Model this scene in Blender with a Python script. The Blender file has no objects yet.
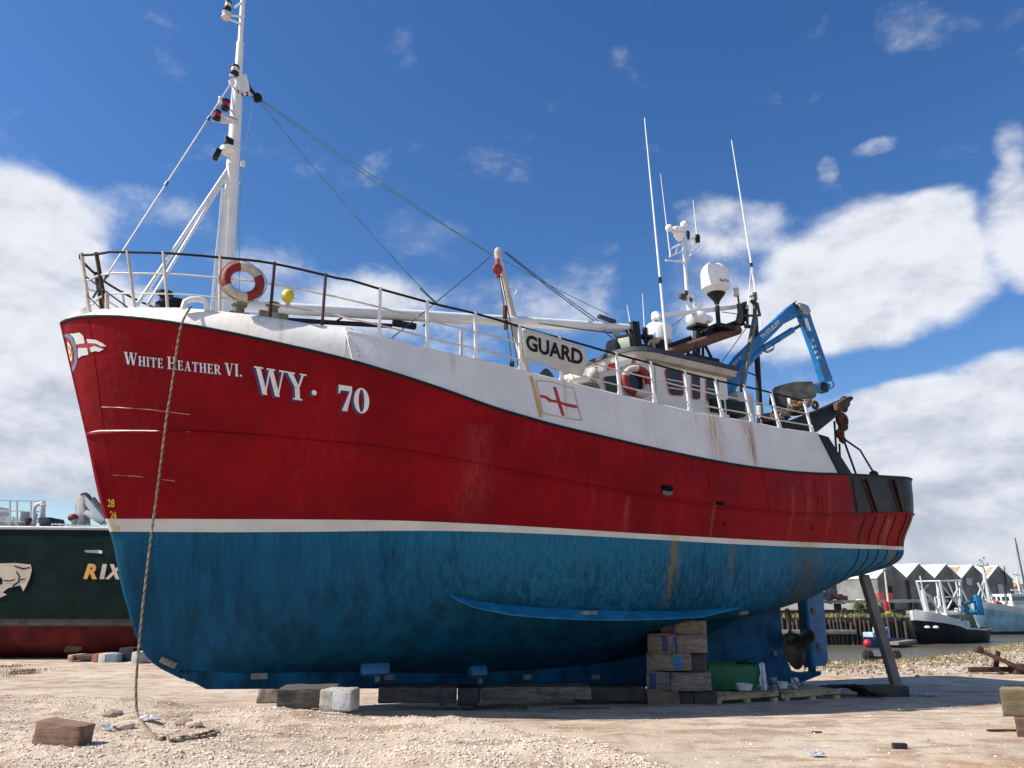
import bpy, bmesh, math, random
import numpy as np
from mathutils import Vector, Matrix
from mathutils.bvhtree import BVHTree
from mathutils.geometry import tessellate_polygon
random.seed(7)
rng = np.random.default_rng(7)
SC = bpy.context.scene
COL = SC.collection
# ------------------------------------------------------------------ camera geometry
F = 769.0; HY = 600.0; E = 1.65                 # focal length in px, horizon row, eye height
PITCH = math.atan((HY-384)/F); CP, SP = math.cos(PITCH), math.sin(PITCH)
TH = math.radians(28.2)
A = (math.cos(TH), math.sin(TH)); N = (A[1], -A[0]); O = (-7.43, 11.95)
def ray(px, py):
    r = (px-512)/F; u = (384-py)/F
    return (r, CP-u*SP, SP+u*CP)
def W(px, py, Y):                                # world point at forward distance Y
    d = ray(px, py); t = Y/d[1]
    return Vector((d[0]*t, Y, E+d[2]*t))
def L(s, b, z):                                  # trawler frame (aft, port, height about eye level) -> world
    return Vector((O[0]+A[0]*s+N[0]*b, O[1]+A[1]*s+N[1]*b, z+E))
def atb(px, py, b=0.0):                          # where the sight line meets the plane at distance b from the centreline
    d = ray(px, py)
    t = (b+N[0]*O[0]+N[1]*O[1])/(N[0]*d[0]+N[1]*d[1])
    x, y, z = [t*c for c in d]
    return ((x-O[0])*A[0]+(y-O[1])*A[1], z)
def B(px, py, b=0.0):
    s, z = atb(px, py, b); return L(s, b, z)
def smooth(a, b, x):
    t = np.clip((x-a)/(b-a), 0, 1); return t*t*(3-2*t)
def yard(y):
    return E+np.interp(y, [-50, 0, 12, 14, 18, 22, 60], [-1.65, -1.65, -1.69, -1.80, -2.03, -2.10, -2.10])
def G(px, py, dz=0.0):                           # on the yard
    d = ray(px, py); t = 5.0
    while t < 200:
        if E+d[2]*t <= float(yard(d[1]*t))+dz: break
        t += 0.01
    return Vector((d[0]*t, d[1]*t, E+d[2]*t))
# ------------------------------------------------------------------ objects
ROOT = {}
def thing(name, label, cat, loc=(0, 0, 0), rz=0.0, group=None):
    o = bpy.data.objects.new(name, None); COL.objects.link(o)
    o.empty_display_size = .2
    o.location = loc; o.rotation_euler = (0, 0, rz)
    ROOT[o.name] = Matrix.Translation(Vector(loc)) @ Matrix.Rotation(rz, 4, 'Z')
    tag(o, label, cat, group); return o
def tag(o, label=None, cat=None, group=None, kind=None):
    if label: o['label'] = label
    if cat: o['category'] = cat
    if group: o['group'] = group
    if kind: o['kind'] = kind
    return o
def rootmat(o):
    while o.parent: o = o.parent
    return ROOT[o.name]
class MB:
    """collects shapes in world coordinates, links them as one mesh object"""
    def __init__(s): s.v = []; s.f = []; s.m = []; s.base = 0
    def add(s, vs, fs, m=0):
        k = len(s.v); s.v += [tuple(p) for p in vs]
        s.f += [tuple(i+k for i in f) for f in fs]; s.m += [m]*len(fs); return s
    def box(s, c, size, R=None, m=0):
        hx, hy, hz = [q/2 for q in size]; c = Vector(c)
        vs = [Vector((x, y, z)) for x in (-hx, hx) for y in (-hy, hy) for z in (-hz, hz)]
        if R is not None: vs = [R @ v for v in vs]
        return s.add([c+v for v in vs], [(0, 1, 3, 2), (4, 6, 7, 5), (0, 4, 5, 1), (2, 3, 7, 6), (0, 2, 6, 4), (1, 5, 7, 3)], m)
    def bar(s, p, q, w, h=None, m=0, up=(0, 0, 1)):      # rectangular bar
        h = h or w; p, q = Vector(p), Vector(q); d = (q-p).normalized(); u = Vector(up)
        x = d.cross(u)
        if x.length < 1e-3: x = d.cross(Vector((1, 0, 0)))
        x.normalize(); y = x.cross(d).normalized()
        vs = []
        for e in (p, q):
            for a, b in ((-1, -1), (1, -1), (1, 1), (-1, 1)): vs.append(e+x*(a*w/2)+y*(b*h/2))
        return s.add(vs, [(0, 3, 2, 1), (4, 5, 6, 7)]+[(i, (i+1) % 4, 4+(i+1) % 4, 4+i) for i in range(4)], m)
    def tube(s, pts, r, n=8, m=0, cap=True):
        pts = [Vector(p) for p in pts]; k = len(pts)
        rs = list(r) if hasattr(r, '__len__') else [r]*k
        x = None; vs = []
        for i, p in enumerate(pts):
            d = (pts[min(i+1, k-1)]-pts[max(i-1, 0)]).normalized()
            if x is None:
                x = d.orthogonal().normalized()
            else:
                x = (x-d*x.dot(d)); x = x.normalized() if x.length > 1e-5 else d.orthogonal().normalized()
            y = d.cross(x)
            for j in range(n):
                a = 2*math.pi*j/n; vs.append(p+(x*math.cos(a)+y*math.sin(a))*rs[i])
        fs = [(i*n+j, i*n+(j+1) % n, (i+1)*n+(j+1) % n, (i+1)*n+j) for i in range(k-1) for j in range(n)]
        if cap: fs += [tuple(range(n))[::-1], tuple((k-1)*n+j for j in range(n))]
        return s.add(vs, fs, m)
    def lathe(s, prof, c, n=20, axis=(0, 0, 1), m=0):    # prof = [(radius, height)]
        c = Vector(c); R = Vector((0, 0, 1)).rotation_difference(Vector(axis).normalized()).to_matrix()
        vs = []; 
        for (r, h) in prof:
            for j in range(n):
                a = 2*math.pi*j/n; vs.append(c+R @ Vector((max(r, 1e-4)*math.cos(a), max(r, 1e-4)*math.sin(a), h)))
        k = len(prof)
        fs = [(i*n+j, i*n+(j+1) % n, (i+1)*n+(j+1) % n, (i+1)*n+j) for i in range(k-1) for j in range(n)]
        fs += [tuple(range(n))[::-1], tuple((k-1)*n+j for j in range(n))]
        return s.add(vs, fs, m)
    def prism(s, poly, t, m=0):                          # planar 3D polygon thickened by vector t
        t = Vector(t); P = [Vector(p) for p in poly]; k = len(P)
        tri = tessellate_polygon([P])
        vs = [p-t/2 for p in P]+[p+t/2 for p in P]
        fs = [tuple(q) for q in tri]+[tuple(i+k for i in q)[::-1] for q in tri]
        fs += [(i, (i+1) % k, k+(i+1) % k, k+i) for i in range(k)]
        return s.add(vs, fs, m)
    def grid(s, rows, m=0, closed=False):                # rows of equal length lists of points
        n = len(rows[0]); vs = [p for r in rows for p in r]
        fs = []; 
        for i in range(len(rows)-1):
            for j in range(n if closed else n-1):
                fs.append((i*n+j, i*n+(j+1) % n, (i+1)*n+(j+1) % n, (i+1)*n+j))
        return s.add(vs, fs, m)
    def ball(s, c, r, sc=(1, 1, 1), n=14, m=0):
        k = n//2; c = Vector(c); vs = []
        for i in range(k+1):
            a = math.pi*i/k
            for j in range(n):
                b = 2*math.pi*j/n; rr = max(math.sin(a), 1e-3)
                vs.append(c+Vector((rr*math.cos(b)*r*sc[0], rr*math.sin(b)*r*sc[1], math.cos(a)*r*sc[2])))
        fs = [(i*n+j, (i+1)*n+j, (i+1)*n+(j+1) % n, i*n+(j+1) % n) for i in range(k) for j in range(n)]
        return s.add(vs, fs, m)
    def torus(s, c, R, r, axis, n=36, k=12, mf=None):
        c = Vector(c); Q = Vector((0, 0, 1)).rotation_difference(Vector(axis).normalized()).to_matrix()
        vs = [];
        for i in range(n):
            a = 2*math.pi*i/n
            for j in range(k):
                b = 2*math.pi*j/k; q = R+r*math.cos(b)
                vs.append(c+Q @ Vector((q*math.cos(a), q*math.sin(a), r*math.sin(b))))
        for i in range(n):
            s_f = [(i*k+j, ((i+1) % n)*k+j, ((i+1) % n)*k+(j+1) % k, i*k+(j+1) % k) for j in range(k)]
            if i == 0: s.add(vs, s_f, mf(i/n) if mf else 0); base = len(s.v)-len(vs)
            else:
                s.f += [tuple(q+base for q in f) for f in s_f]; s.m += [mf(i/n) if mf else 0]*len(s_f)
        return s
    def build(s, name, mats, parent=None, smooth=False, bevel=0, jitter=0, normals=True, autosmooth=None, worn=0):
        M = rootmat(parent) if parent else None
        o = bpy.data.objects.new(name, bpy.data.meshes.new(name))
        vs = [Vector(v) for v in s.v]
        if jitter: vs = [v+Vector([random.uniform(-jitter, jitter) for _ in range(3)]) for v in vs]
        if M is not None:
            I = M.inverted(); vs = [I @ v for v in vs]
        elif not parent:                                # own origin at the base centre
            c = sum(vs, Vector())/len(vs); c.z = min(v.z for v in vs)
            vs = [v-c for v in vs]; o.location = c; ROOT[o.name] = Matrix.Translation(c)
        me = o.data; me.from_pydata([tuple(v) for v in vs], [], s.f)
        if not isinstance(mats, (list, tuple)): mats = [mats]
        for q in mats: me.materials.append(q)
        me.polygons.foreach_set('material_index', s.m)
        bm = bmesh.new(); bm.from_mesh(me)
        if normals: bmesh.ops.recalc_face_normals(bm, faces=bm.faces)
        if bevel: bmesh.ops.bevel(bm, geom=list(bm.edges), offset=bevel, segments=2, affect='EDGES', clamp_overlap=True, profile=.6)
        if worn:                                        # knocked, split and rounded surfaces
            for _ in range(3):
                ed = [e for e in bm.edges if e.calc_length() > .07]
                if ed: bmesh.ops.subdivide_edges(bm, edges=ed, cuts=1, use_grid_fill=True)
            from mathutils import noise as mn
            sd = Vector((random.uniform(0, 50), random.uniform(0, 50), random.uniform(0, 50)))
            for v in bm.verts:
                v.co += mn.noise_vector(v.co*3.1+sd)*worn*1.3+mn.noise_vector(v.co*11+sd)*worn*.8
        bm.to_mesh(me); bm.free()
        if smooth or bevel:
            me.polygons.foreach_set('use_smooth', [True]*len(me.polygons))
            me.set_sharp_from_angle(angle=math.radians(autosmooth or (38 if not bevel else 50)))
        me.update()
        COL.objects.link(o)
        if not parent: ROOT[o.name] = Matrix.Translation(o.location)
        else: o.parent = parent
        return o
# ------------------------------------------------------------------ materials
def nn(nt, t, **k):
    n = nt.nodes.new(t)
    for a, b in k.items():
        if a == 'inp':
            for i, v in b.items(): n.inputs[i].default_value = v
        else: setattr(n, a, b)
    return n
class NT:
    def __init__(s, nt): s.nt = nt; s.l = nt.links
    def n(s, t, **k): return nn(s.nt, t, **k)
    def link(s, a, b): s.l.new(a, b)
    def math(s, op, a, b=None, c=None, clamp=False):
        m = s.n('ShaderNodeMath', operation=op, use_clamp=clamp)
        for i, v in enumerate((a, b, c)):
            if v is None: continue
            if hasattr(v, 'links') or hasattr(v, 'is_linked'): s.link(v, m.inputs[i])
            else: m.inputs[i].default_value = v
        return m.outputs[0]
    def mix(s, f, a, b):
        m = s.n('ShaderNodeMix', data_type='RGBA')
        for i, v in ((0, f), (6, a), (7, b)):
            if hasattr(v, 'is_linked'): s.link(v, m.inputs[i])
            else: m.inputs[i].default_value = v if i == 0 else (*v, 1) if len(v) == 3 else v
        return m.outputs[2]
    def ramp(s, f, lo, hi):
        m = s.n('ShaderNodeMapRange', interpolation_type='SMOOTHSTEP'); s.link(f, m.inputs[0])
        m.inputs[1].default_value = lo; m.inputs[2].default_value = hi; return m.outputs[0]
    def noise(s, vec, scale, detail=4, rough=.55, dim='3D', dist=0):
        m = s.n('ShaderNodeTexNoise', noise_dimensions=dim); s.link(vec, m.inputs['Vector'])
        m.inputs['Scale'].default_value = scale; m.inputs['Detail'].default_value = detail
        m.inputs['Roughness'].default_value = rough; m.inputs['Distortion'].default_value = dist
        return m.outputs[0]
    def scale(s, vec, sc, off=(0, 0, 0)):
        m = s.n('ShaderNodeMapping'); s.link(vec, m.inputs[0]); m.inputs[3].default_value = sc; m.inputs[1].default_value = off
        return m.outputs[0]
def new_mat(name):
    m = bpy.data.materials.new(name); m.use_nodes = True; nt = m.node_tree
    b = nt.nodes['Principled BSDF']; T = NT(nt)
    co = T.n('ShaderNodeTexCoord').outputs['Object']
    return m, T, b, co
def paint(name, col, rough=.5, var=.12, dirt=None, dirt_amt=.0, scale=2.0, bump=.02, metal=0.0, streak=None, streak_amt=.5, stains=(), fine=True, spec=.5):
    m, T, b, co = new_mat(name)
    dark = tuple(c*(1-var*2.2) for c in col); lite = tuple(min(1, c*(1+var)) for c in col)
    c = T.mix(T.ramp(T.noise(co, scale, 6, .6), .3, .7), dark, lite)
    if streak:
        v = T.scale(co, (5.5, 5.5, .28))
        sv = T.ramp(T.noise(v, 1.6, 7, .68), .46, .78)
        big = T.ramp(T.noise(co, .45, 3, .5), .35, .65)
        c = T.mix(T.math('MULTIPLY', T.math('MULTIPLY', sv, big), streak_amt), c, streak)
    if dirt:
        d = T.ramp(T.noise(co, scale*1.7+1, 8, .7), .72-dirt_amt*.4, .86-dirt_amt*.3)
        c = T.mix(T.math('MULTIPLY', d, .85), c, dirt)
    sep = None
    for (x0, w, z0, z1, sc_, amt) in stains:       # rust runs at known places: along the hull, width, from z down to z
        if sep is None: sep = T.n('ShaderNodeSeparateXYZ'); T.link(co, sep.inputs[0]); wob = T.noise(T.scale(co, (1, 1, .6)), 2.2, 5, .6); fin = T.noise(T.scale(co, (9, 9, .5)), 2, 5, .7)
        xx = T.math('ADD', sep.outputs[0], T.math('MULTIPLY', T.math('SUBTRACT', wob, .5), w*1.3))
        g = T.math('DIVIDE', T.math('SUBTRACT', xx, x0), w)
        g = T.math('POWER', 2.718, T.math('MULTIPLY', T.math('MULTIPLY', g, g), -1.0))
        zt = T.ramp(sep.outputs[2], z0+.06, z0-.02); zb = T.ramp(sep.outputs[2], z1-.3, z1+.5)
        k = T.math('MULTIPLY', T.math('MULTIPLY', g, T.math('MULTIPLY', zt, zb)), T.ramp(fin, .28, .62))
        c = T.mix(T.math('MULTIPLY', k, amt), c, sc_)
    T.link(c, b.inputs['Base Color'])
    b.inputs['Metallic'].default_value = metal; b.inputs['Specular IOR Level'].default_value = spec
    r = T.noise(co, scale*3, 5); rr = T.n('ShaderNodeMapRange'); T.link(r, rr.inputs[0]); rr.inputs[3].default_value = max(.05, rough-.15); rr.inputs[4].default_value = min(1, rough+.15)
    T.link(rr.outputs[0], b.inputs['Roughness'])
    if bump:
        bp = T.n('ShaderNodeBump'); bp.inputs['Strength'].default_value = .5; bp.inputs['Distance'].default_value = bump
        T.link(T.noise(co, scale*(6 if fine else 1.2), 6, .6), bp.inputs['Height']); T.link(bp.outputs[0], b.inputs['Normal'])
    return m
def timber(name, col, alt, stain=None, long='x'):
    m, T, b, co = new_mat(name)
    v = T.scale(co, (1.2, 9, 9) if long == 'x' else (9, 9, 1.2))
    g = T.noise(v, 2.2, 8, .7)
    c = T.mix(T.ramp(g, .3, .72), alt, col)
    c = T.mix(T.math('MULTIPLY', T.ramp(T.noise(co, 3.5, 5, .65), .5, .72), .7), c, tuple(q*.35 for q in alt))
    if stain: c = T.mix(T.math('MULTIPLY', T.ramp(T.noise(co, 2.1, 3, .5), .56, .64), .9), c, stain)
    T.link(c, b.inputs['Base Color']); b.inputs['Roughness'].default_value = .85
    bp = T.n('ShaderNodeBump'); bp.inputs['Strength'].default_value = .7; bp.inputs['Distance'].default_value = .02
    T.link(g, bp.inputs['Height']); T.link(bp.outputs[0], b.inputs['Normal'])
    return m
def glassy(name, col, rough=.08):
    m, T, b, co = new_mat(name)
    b.inputs['Base Color'].default_value = (*col, 1); b.inputs['Roughness'].default_value = rough
    b.inputs['Specular IOR Level'].default_value = .45
    return m
RUST = (.07, .030, .018)
M = {}
M['red'] = paint('hull_red_paint', (.225, .002, .007), .5, .12, spec=.09, streak=(.26, .035, .04), streak_amt=.35, bump=.10, scale=.9, fine=False,
    stains=[(13.9, .10, 4.0, 2.9, (.26, .07, .05), .35), (16.9, .10, 3.4, 2.8, (.35, .17, .06), .5), (13.4, .05, 3.9, 2.8, (.35, .15, .12), .25), (9.2, .06, 3.4, 2.6, (.36, .10, .10), .35), (6.3, .25, 4.4, 2.9, (.34, .06, .06), .35), (11.2, .03, 3.4, 2.6, (.40, .2, .18), .3), (14.6, .04, 4.1, 2.8, (.33, .12, .08), .35)])
M['blue'] = paint('antifouling_blue', (.002, .072, .165), .6, .28, spec=.10, streak=(.05, .20, .31), streak_amt=.6, bump=.02, scale=1.1,
    dirt=(.012, .05, .07), dirt_amt=.15,
    stains=[(10.3, .13, 2.72, 1.5, (.22, .17, .03), .75), (11.7, .10, 2.72, 1.7, (.16, .14, .03), .6), (13.9, .5, 2.75, 1.4, (.10, .085, .03), .75), (17.0, .2, 2.85, 2.0, (.25, .16, .04), .55), (15.3, .8, 2.8, 1.5, (.02, .05, .05), .6), (6.6, .25, 2.74, 2.5, (.12, .10, .05), .6), (2.6, .03, 2.7, 1.4, (.3, .42, .45), .35)])
M['boot'] = paint('boot_top_white', (.62, .60, .53), .5, .05, dirt=(.38, .30, .14), dirt_amt=.08, bump=.01,
    stains=[(10.3, .12, 2.9, 2.4, (.35, .22, .06), .6), (13.9, .5, 2.9, 2.4, (.42, .26, .08), .7), (17., .3, 3.1, 2.4, (.42, .26, .08), .8)])
M['white'] = paint('deck_white_paint', (.78, .76, .71), .45, .04, dirt=(.45, .33, .18), dirt_amt=.05, bump=.012, scale=1.6,
    stains=[(3.1, .03, 6.2, 5.4, (.45, .30, .15), .6), (2.6, .3, 6.1, 5.5, (.55, .45, .3), .5)])
M['bulwark'] = paint('bulwark_weathered_white', (.68, .68, .67), .55, .05, dirt=(.36, .30, .23), dirt_amt=.16, bump=.04, scale=1.2, fine=False,
    streak=(.50, .44, .36), streak_amt=.3,
    stains=[(11.35, .20, 5.15, 4.1, (.42, .25, .06), .8), (12.35, .07, 5.15, 4.1, (.26, .10, .035), .95), (12.2, .14, 5.15, 4.4, (.45, .27, .08), .7), (5.8, .05, 5.7, 5.1, (.42, .33, .2), .5), (7.9, .04, 5.4, 4.6, (.4, .3, .15), .5), (10.9, .05, 5.1, 4.7, (.4, .3, .15), .4)])
M['trim'] = paint('black_trim', (.012, .013, .014), .6, .2, spec=.2, dirt=(.12, .07, .04), dirt_amt=.12)
M['sternblack'] = paint('stern_black_paint', (.009, .011, .015), .5, .2, spec=.25, dirt=(.11, .05, .035), dirt_amt=.08, bump=.03, fine=False, scale=1.2)
M['pipewhite'] = paint('white_pipe', (.78, .77, .74), .45, .04, dirt=(.42, .28, .18), dirt_amt=.06, scale=2.5, bump=0)
M['piperust'] = paint('rusty_white_pipe', (.62, .53, .45), .7, .12, dirt=(.24, .12, .06), dirt_amt=.26, scale=3)
M['rust'] = paint('rust', RUST, .85, .3, dirt=(.06, .03, .02), dirt_amt=.2, scale=5, bump=.03)
M['steel'] = paint('galvanised_steel', (.33, .34, .34), .45, .1, metal=.6, dirt=(.2, .12, .08), dirt_amt=.1)
M['black'] = paint('black_steel', (.014, .015, .017), .5, .25, spec=.25, dirt=(.08, .05, .035), dirt_amt=.12, scale=4)
M['darksteel'] = paint('dark_weathered_steel', (.07, .06, .055), .6, .2, dirt=RUST, dirt_amt=.12, scale=3)
M['gel'] = paint('white_gelcoat', (.82, .82, .80), .3, .02, bump=0)
M['house'] = paint('wheelhouse_cream_white', (.74, .72, .65), .5, .03, dirt=(.45, .36, .24), dirt_amt=.05, scale=2)
M['roof'] = paint('wheelhouse_roof_grey', (.045, .05, .056), .7, .15, scale=3)
M['fascia'] = paint('roof_fascia_cream', (.46, .43, .36), .6, .1, dirt=(.3, .2, .1), dirt_amt=.1, scale=3)
M['redtrim'] = paint('red_trim', (.42, .02, .025), .45, .1)
M['glass'] = glassy('dark_window_glass', (.02, .025, .03))
M['cranebl'] = paint('crane_blue', (.012, .17, .42), .35, .12, dirt=(.04, .05, .07), dirt_amt=.10, scale=3)
M['chrome'] = paint('cylinder_rod', (.55, .56, .58), .2, .03, metal=.9, bump=0)
M['rudderblue'] = paint('rudder_blue', (.02, .15, .34), .5, .15, dirt=(.03, .06, .08), dirt_amt=.15)
M['anode'] = paint('zinc_anode', (.22, .215, .21), .8, .2, bump=.03, scale=9)
M['bronze'] = paint('propeller_bronze', (.13, .10, .06), .5, .3, metal=.4, dirt=(.05, .045, .04), dirt_amt=.3, scale=4)
M['letter'] = paint('lettering_white', (.72, .72, .72), .5, .05, bump=0)
M['navy'] = paint('lettering_navy', (.02, .03, .16), .5, .05, bump=0)
M['yellow'] = paint('marking_yellow', (.75, .50, .04), .5, .1, bump=0)
M['crestblue'] = paint('crest_grey_blue', (.16, .20, .30), .5, .1, bump=0)
M['buff'] = paint('crest_cream', (.78, .68, .45), .5, .08, bump=0)
M['buoyred'] = paint('lifebuoy_orange_red', (.26, .018, .014), .6, .15, dirt=(.5, .3, .25), dirt_amt=.1, scale=6)
M['buoywhite'] = paint('lifebuoy_white', (.52, .47, .40), .7, .1, dirt=(.3, .25, .2), dirt_amt=.15, scale=9)
M['banner'] = paint('banner_cloth', (.58, .55, .46), .8, .07, dirt=(.35, .3, .2), dirt_amt=.08, scale=3, bump=.02)
M['ropetan'] = paint('rope_tan', (.33, .27, .20), .9, .2, scale=12)
M['ropedark'] = paint('rope_dark', (.13, .085, .055), .9, .2, scale=12)
M['ropegreen'] = paint('green_polypropylene_rope', (.12, .27, .22), .8, .15, scale=8, bump=0)
M['wire'] = paint('steel_wire_rope', (.06, .06, .065), .5, .1, bump=0)
M['wirelight'] = paint('light_wire_stay', (.42, .42, .42), .5, .1, bump=0)
M['yel'] = paint('yellow_plastic', (.65, .55, .05), .5, .1)
M['tan'] = paint('tarpaulin_olive', (.20, .19, .13), .75, .25, dirt=(.08, .07, .05), dirt_amt=.2, scale=4, bump=.04)
M['orange'] = paint('orange_cloth', (.6, .16, .06), .7, .1)
M['lens'] = glassy('lamp_glass', (.58, .61, .50), .2)
M['lensred'] = glassy('red_lamp_glass', (.35, .01, .01), .15)
M['paleline'] = paint('pale_pink_line', (.62, .36, .33), .6, .2, bump=0)  # pale pink for two thin seams on the bow
M['tim1'] = timber('old_timber', (.33, .27, .21), (.14, .105, .075))
M['tim2'] = timber('old_timber_blue_stain', (.28, .23, .18), (.12, .09, .07), (.02, .06, .35))
M['tim3'] = timber('dark_timber', (.11, .095, .08), (.05, .042, .036))
M['tim4'] = timber('red_brown_timber', (.30, .18, .12), (.15, .085, .06))
M['pale'] = timber('pallet_pine', (.62, .46, .26), (.42, .30, .16))
M['concrete'] = paint('broken_concrete', (.45, .41, .36), .9, .2, dirt=(.2, .17, .14), dirt_amt=.2, scale=6, bump=.05)
M['tub'] = paint('green_tub', (.006, .15, .055), .5, .15, dirt=(.02, .05, .03), dirt_amt=.1)
M['rag'] = paint('white_rag', (.7, .7, .72), .8, .1, scale=8, bump=.05)
M['plastic'] = paint('white_plastic', (.62, .62, .60), .5, .1)
M['rubber'] = paint('black_rubber', (.018, .018, .02), .6, .2, bump=.02)
M['shipgreen'] = paint('ship_dark_green', (.004, .015, .013), .45, .2, dirt=(.012, .03, .024), dirt_amt=.10, scale=1.1, bump=.03, fine=False, spec=.10)
M['shipred'] = paint('ship_oxide_red', (.095, .011, .013), .7, .2, spec=.15, dirt=(.20, .13, .10), dirt_amt=.18, scale=1.3)
M['shipgrey'] = paint('ship_line_grey', (.06, .065, .06), .7, .2)
M['orangeletter'] = paint('lettering_orange', (.62, .32, .06), .5, .1, bump=0)
M['creamletter'] = paint('emblem_cream', (.55, .46, .36), .5, .08, bump=0)
M['navytarp'] = paint('navy_tarp', (.012, .02, .06), .7, .2)
M['lightgrey'] = paint('pale_grey_paint', (.50, .51, .50), .5, .08)
M['shedwall'] = paint('shed_dark_cladding', (.23, .205, .18), .85, .2, streak=(.33, .28, .23), streak_amt=.6, scale=.3, dirt=(.12, .09, .07), dirt_amt=.15)
M['shedside'] = paint('shed_grey_side', (.20, .20, .19), .85, .15, scale=.3, streak=(.3, .28, .25), streak_amt=.5)
M['shedroof'] = paint('shed_pale_roof', (.72, .71, .67), .8, .06, scale=.3, bump=0)
M['rustroof'] = paint('shed_rusted_sheet', (.42, .30, .17), .8, .2, scale=1)
M['pile'] = timber('quay_piling', (.10, .07, .05), (.03, .022, .016), long='z')
M['deckc'] = paint('pier_concrete', (.30, .28, .25), .9, .15, scale=1)
M['bush'] = paint('bush_leaves', (.07, .10, .03), .8, .35, scale=3)
M['boatblack'] = paint('boat_black', (.010, .012, .017), .5, .2, scale=1, spec=.15)
M['boatwhite'] = paint('boat_white', (.62, .62, .60), .5, .08, dirt=(.4, .3, .2), dirt_amt=.05, scale=1)
M['boatcyan'] = paint('boat_weathered_turquoise', (.24, .46, .54), .5, .15, dirt=(.30, .36, .28), dirt_amt=.2, scale=.7, streak=(.42, .50, .46), streak_amt=.7)
M['boatblue'] = paint('boat_blue', (.015, .07, .22), .5, .15, scale=1)
M['buoy'] = paint('buoy_red', (.48, .02, .02), .5, .1)
M['craneblue2'] = paint('deck_crane_bright_blue', (.01, .15, .34), .5, .1)
def antifoul():
    m, T, b, co = new_mat('antifouling_blue')
    sep = T.n('ShaderNodeSeparateXYZ'); T.link(co, sep.inputs[0])
    f1 = T.noise(T.scale(co, (11, 11, .14)), 1.3, 7, .66); f2 = T.noise(T.scale(co, (26, 26, .35)), 1.2, 5, .65); f3 = T.noise(T.scale(co, (3.2, 3.2, .5)), 1.0, 6, .6)
    big = T.noise(T.scale(co, (.5, .5, .8)), 1.0, 4, .55)
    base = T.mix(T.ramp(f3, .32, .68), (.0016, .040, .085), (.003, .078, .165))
    chalk_lit = T.mix(T.ramp(f2, .35, .65), (.006, .105, .205), (.017, .145, .255))
    # dark low, paler above and aft: shading put into the colour, plus chalky streaks
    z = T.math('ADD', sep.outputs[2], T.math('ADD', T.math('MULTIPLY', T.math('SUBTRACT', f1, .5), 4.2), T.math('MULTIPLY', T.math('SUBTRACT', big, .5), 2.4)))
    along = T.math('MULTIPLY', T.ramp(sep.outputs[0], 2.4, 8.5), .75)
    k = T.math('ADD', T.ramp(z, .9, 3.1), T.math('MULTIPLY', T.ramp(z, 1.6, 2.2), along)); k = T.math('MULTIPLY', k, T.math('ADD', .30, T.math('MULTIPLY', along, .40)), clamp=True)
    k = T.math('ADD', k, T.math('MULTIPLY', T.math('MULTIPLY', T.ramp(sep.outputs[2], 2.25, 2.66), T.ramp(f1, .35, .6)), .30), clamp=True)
    c = T.mix(k, base, chalk_lit)
    line = T.ramp(T.noise(T.scale(co, (60, 60, .22)), 1.0, 2, .5), .70, .78)
    c = T.mix(T.math('MULTIPLY', T.math('MULTIPLY', line, T.ramp(big, .42, .6)), .35), c, (.10, .30, .42))
    scum = T.math('MULTIPLY', T.ramp(T.noise(T.scale(co, (1, 1, 1.6)), 2.4, 8, .72), .56, .72), T.ramp(sep.outputs[2], 1.9, 2.75))
    c = T.mix(T.math('MULTIPLY', scum, .55), c, (.012, .045, .05))
    wob = T.noise(T.scale(co, (1, 1, .6)), 2.2, 5, .6)
    for (x0, w, z1, col, amt) in ((10.3, .11, 1.5, (.20, .15, .03), .8), (11.75, .09, 1.8, (.15, .12, .03), .6), (14.0, .42, 1.3, (.085, .075, .03), .8), (17.2, .14, 1.9, (.25, .17, .04), .6), (7.0, .22, 2.55, (.12, .10, .05), .6), (12.6, .05, 1.9, (.12, .25, .2), .4), (8.4, .05, 2.0, (.10, .10, .04), .4)):
        g = T.math('DIVIDE', T.math('SUBTRACT', T.math('ADD', sep.outputs[0], T.math('MULTIPLY', T.math('SUBTRACT', wob, .5), w*1.6)), x0), w)
        g = T.math('POWER', 2.718, T.math('MULTIPLY', T.math('MULTIPLY', g, g), -1.0))
        kk = T.math('MULTIPLY', T.math('MULTIPLY', g, T.ramp(sep.outputs[2], z1-.2, z1+.7)), T.ramp(f1, .34, .60))
        c = T.mix(T.math('MULTIPLY', kk, amt), c, col)
    T.link(c, b.inputs['Base Color']); b.inputs['Roughness'].default_value = .62; b.inputs['Specular IOR Level'].default_value = .14
    bp = T.n('ShaderNodeBump'); bp.inputs['Strength'].default_value = .5; bp.inputs['Distance'].default_value = .03
    T.link(T.math('ADD', big, T.math('MULTIPLY', f2, .12)), bp.inputs['Height']); T.link(bp.outputs[0], b.inputs['Normal'])
    return m
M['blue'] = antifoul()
M['keelblue'] = paint('keel_blue', (.003, .075, .165), .6, .25, spec=.12, streak=(.03, .16, .27), streak_amt=.5, scale=2, dirt=(.02, .03, .035), dirt_amt=.12)
M['platelit'] = paint('bilge_plate_lit_blue', (.012, .17, .33), .6, .15, spec=.2, streak=(.08, .28, .42), streak_amt=.5, scale=2, dirt=(.03, .05, .05), dirt_amt=.08)  # lighter blue: skylight on the plate's upper face put into its paint
M['strakelit'] = paint('strake_highlight', (.75, .58, .54), .6, .15, dirt=(.4, .05, .05), dirt_amt=.25, scale=5, bump=0)  # painted highlight for the rubbing strake at the bow
M['piperail'] = paint('rail_off_white', (.56, .52, .46), .6, .1, dirt=(.34, .20, .11), dirt_amt=.28, scale=4, bump=0)
M['rustpost'] = paint('dark_rusty_post', (.09, .045, .03), .8, .3, scale=5)
M['rustred'] = paint('red_block_paint', (.30, .03, .04), .6, .2, dirt=RUST, dirt_amt=.2)
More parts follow.
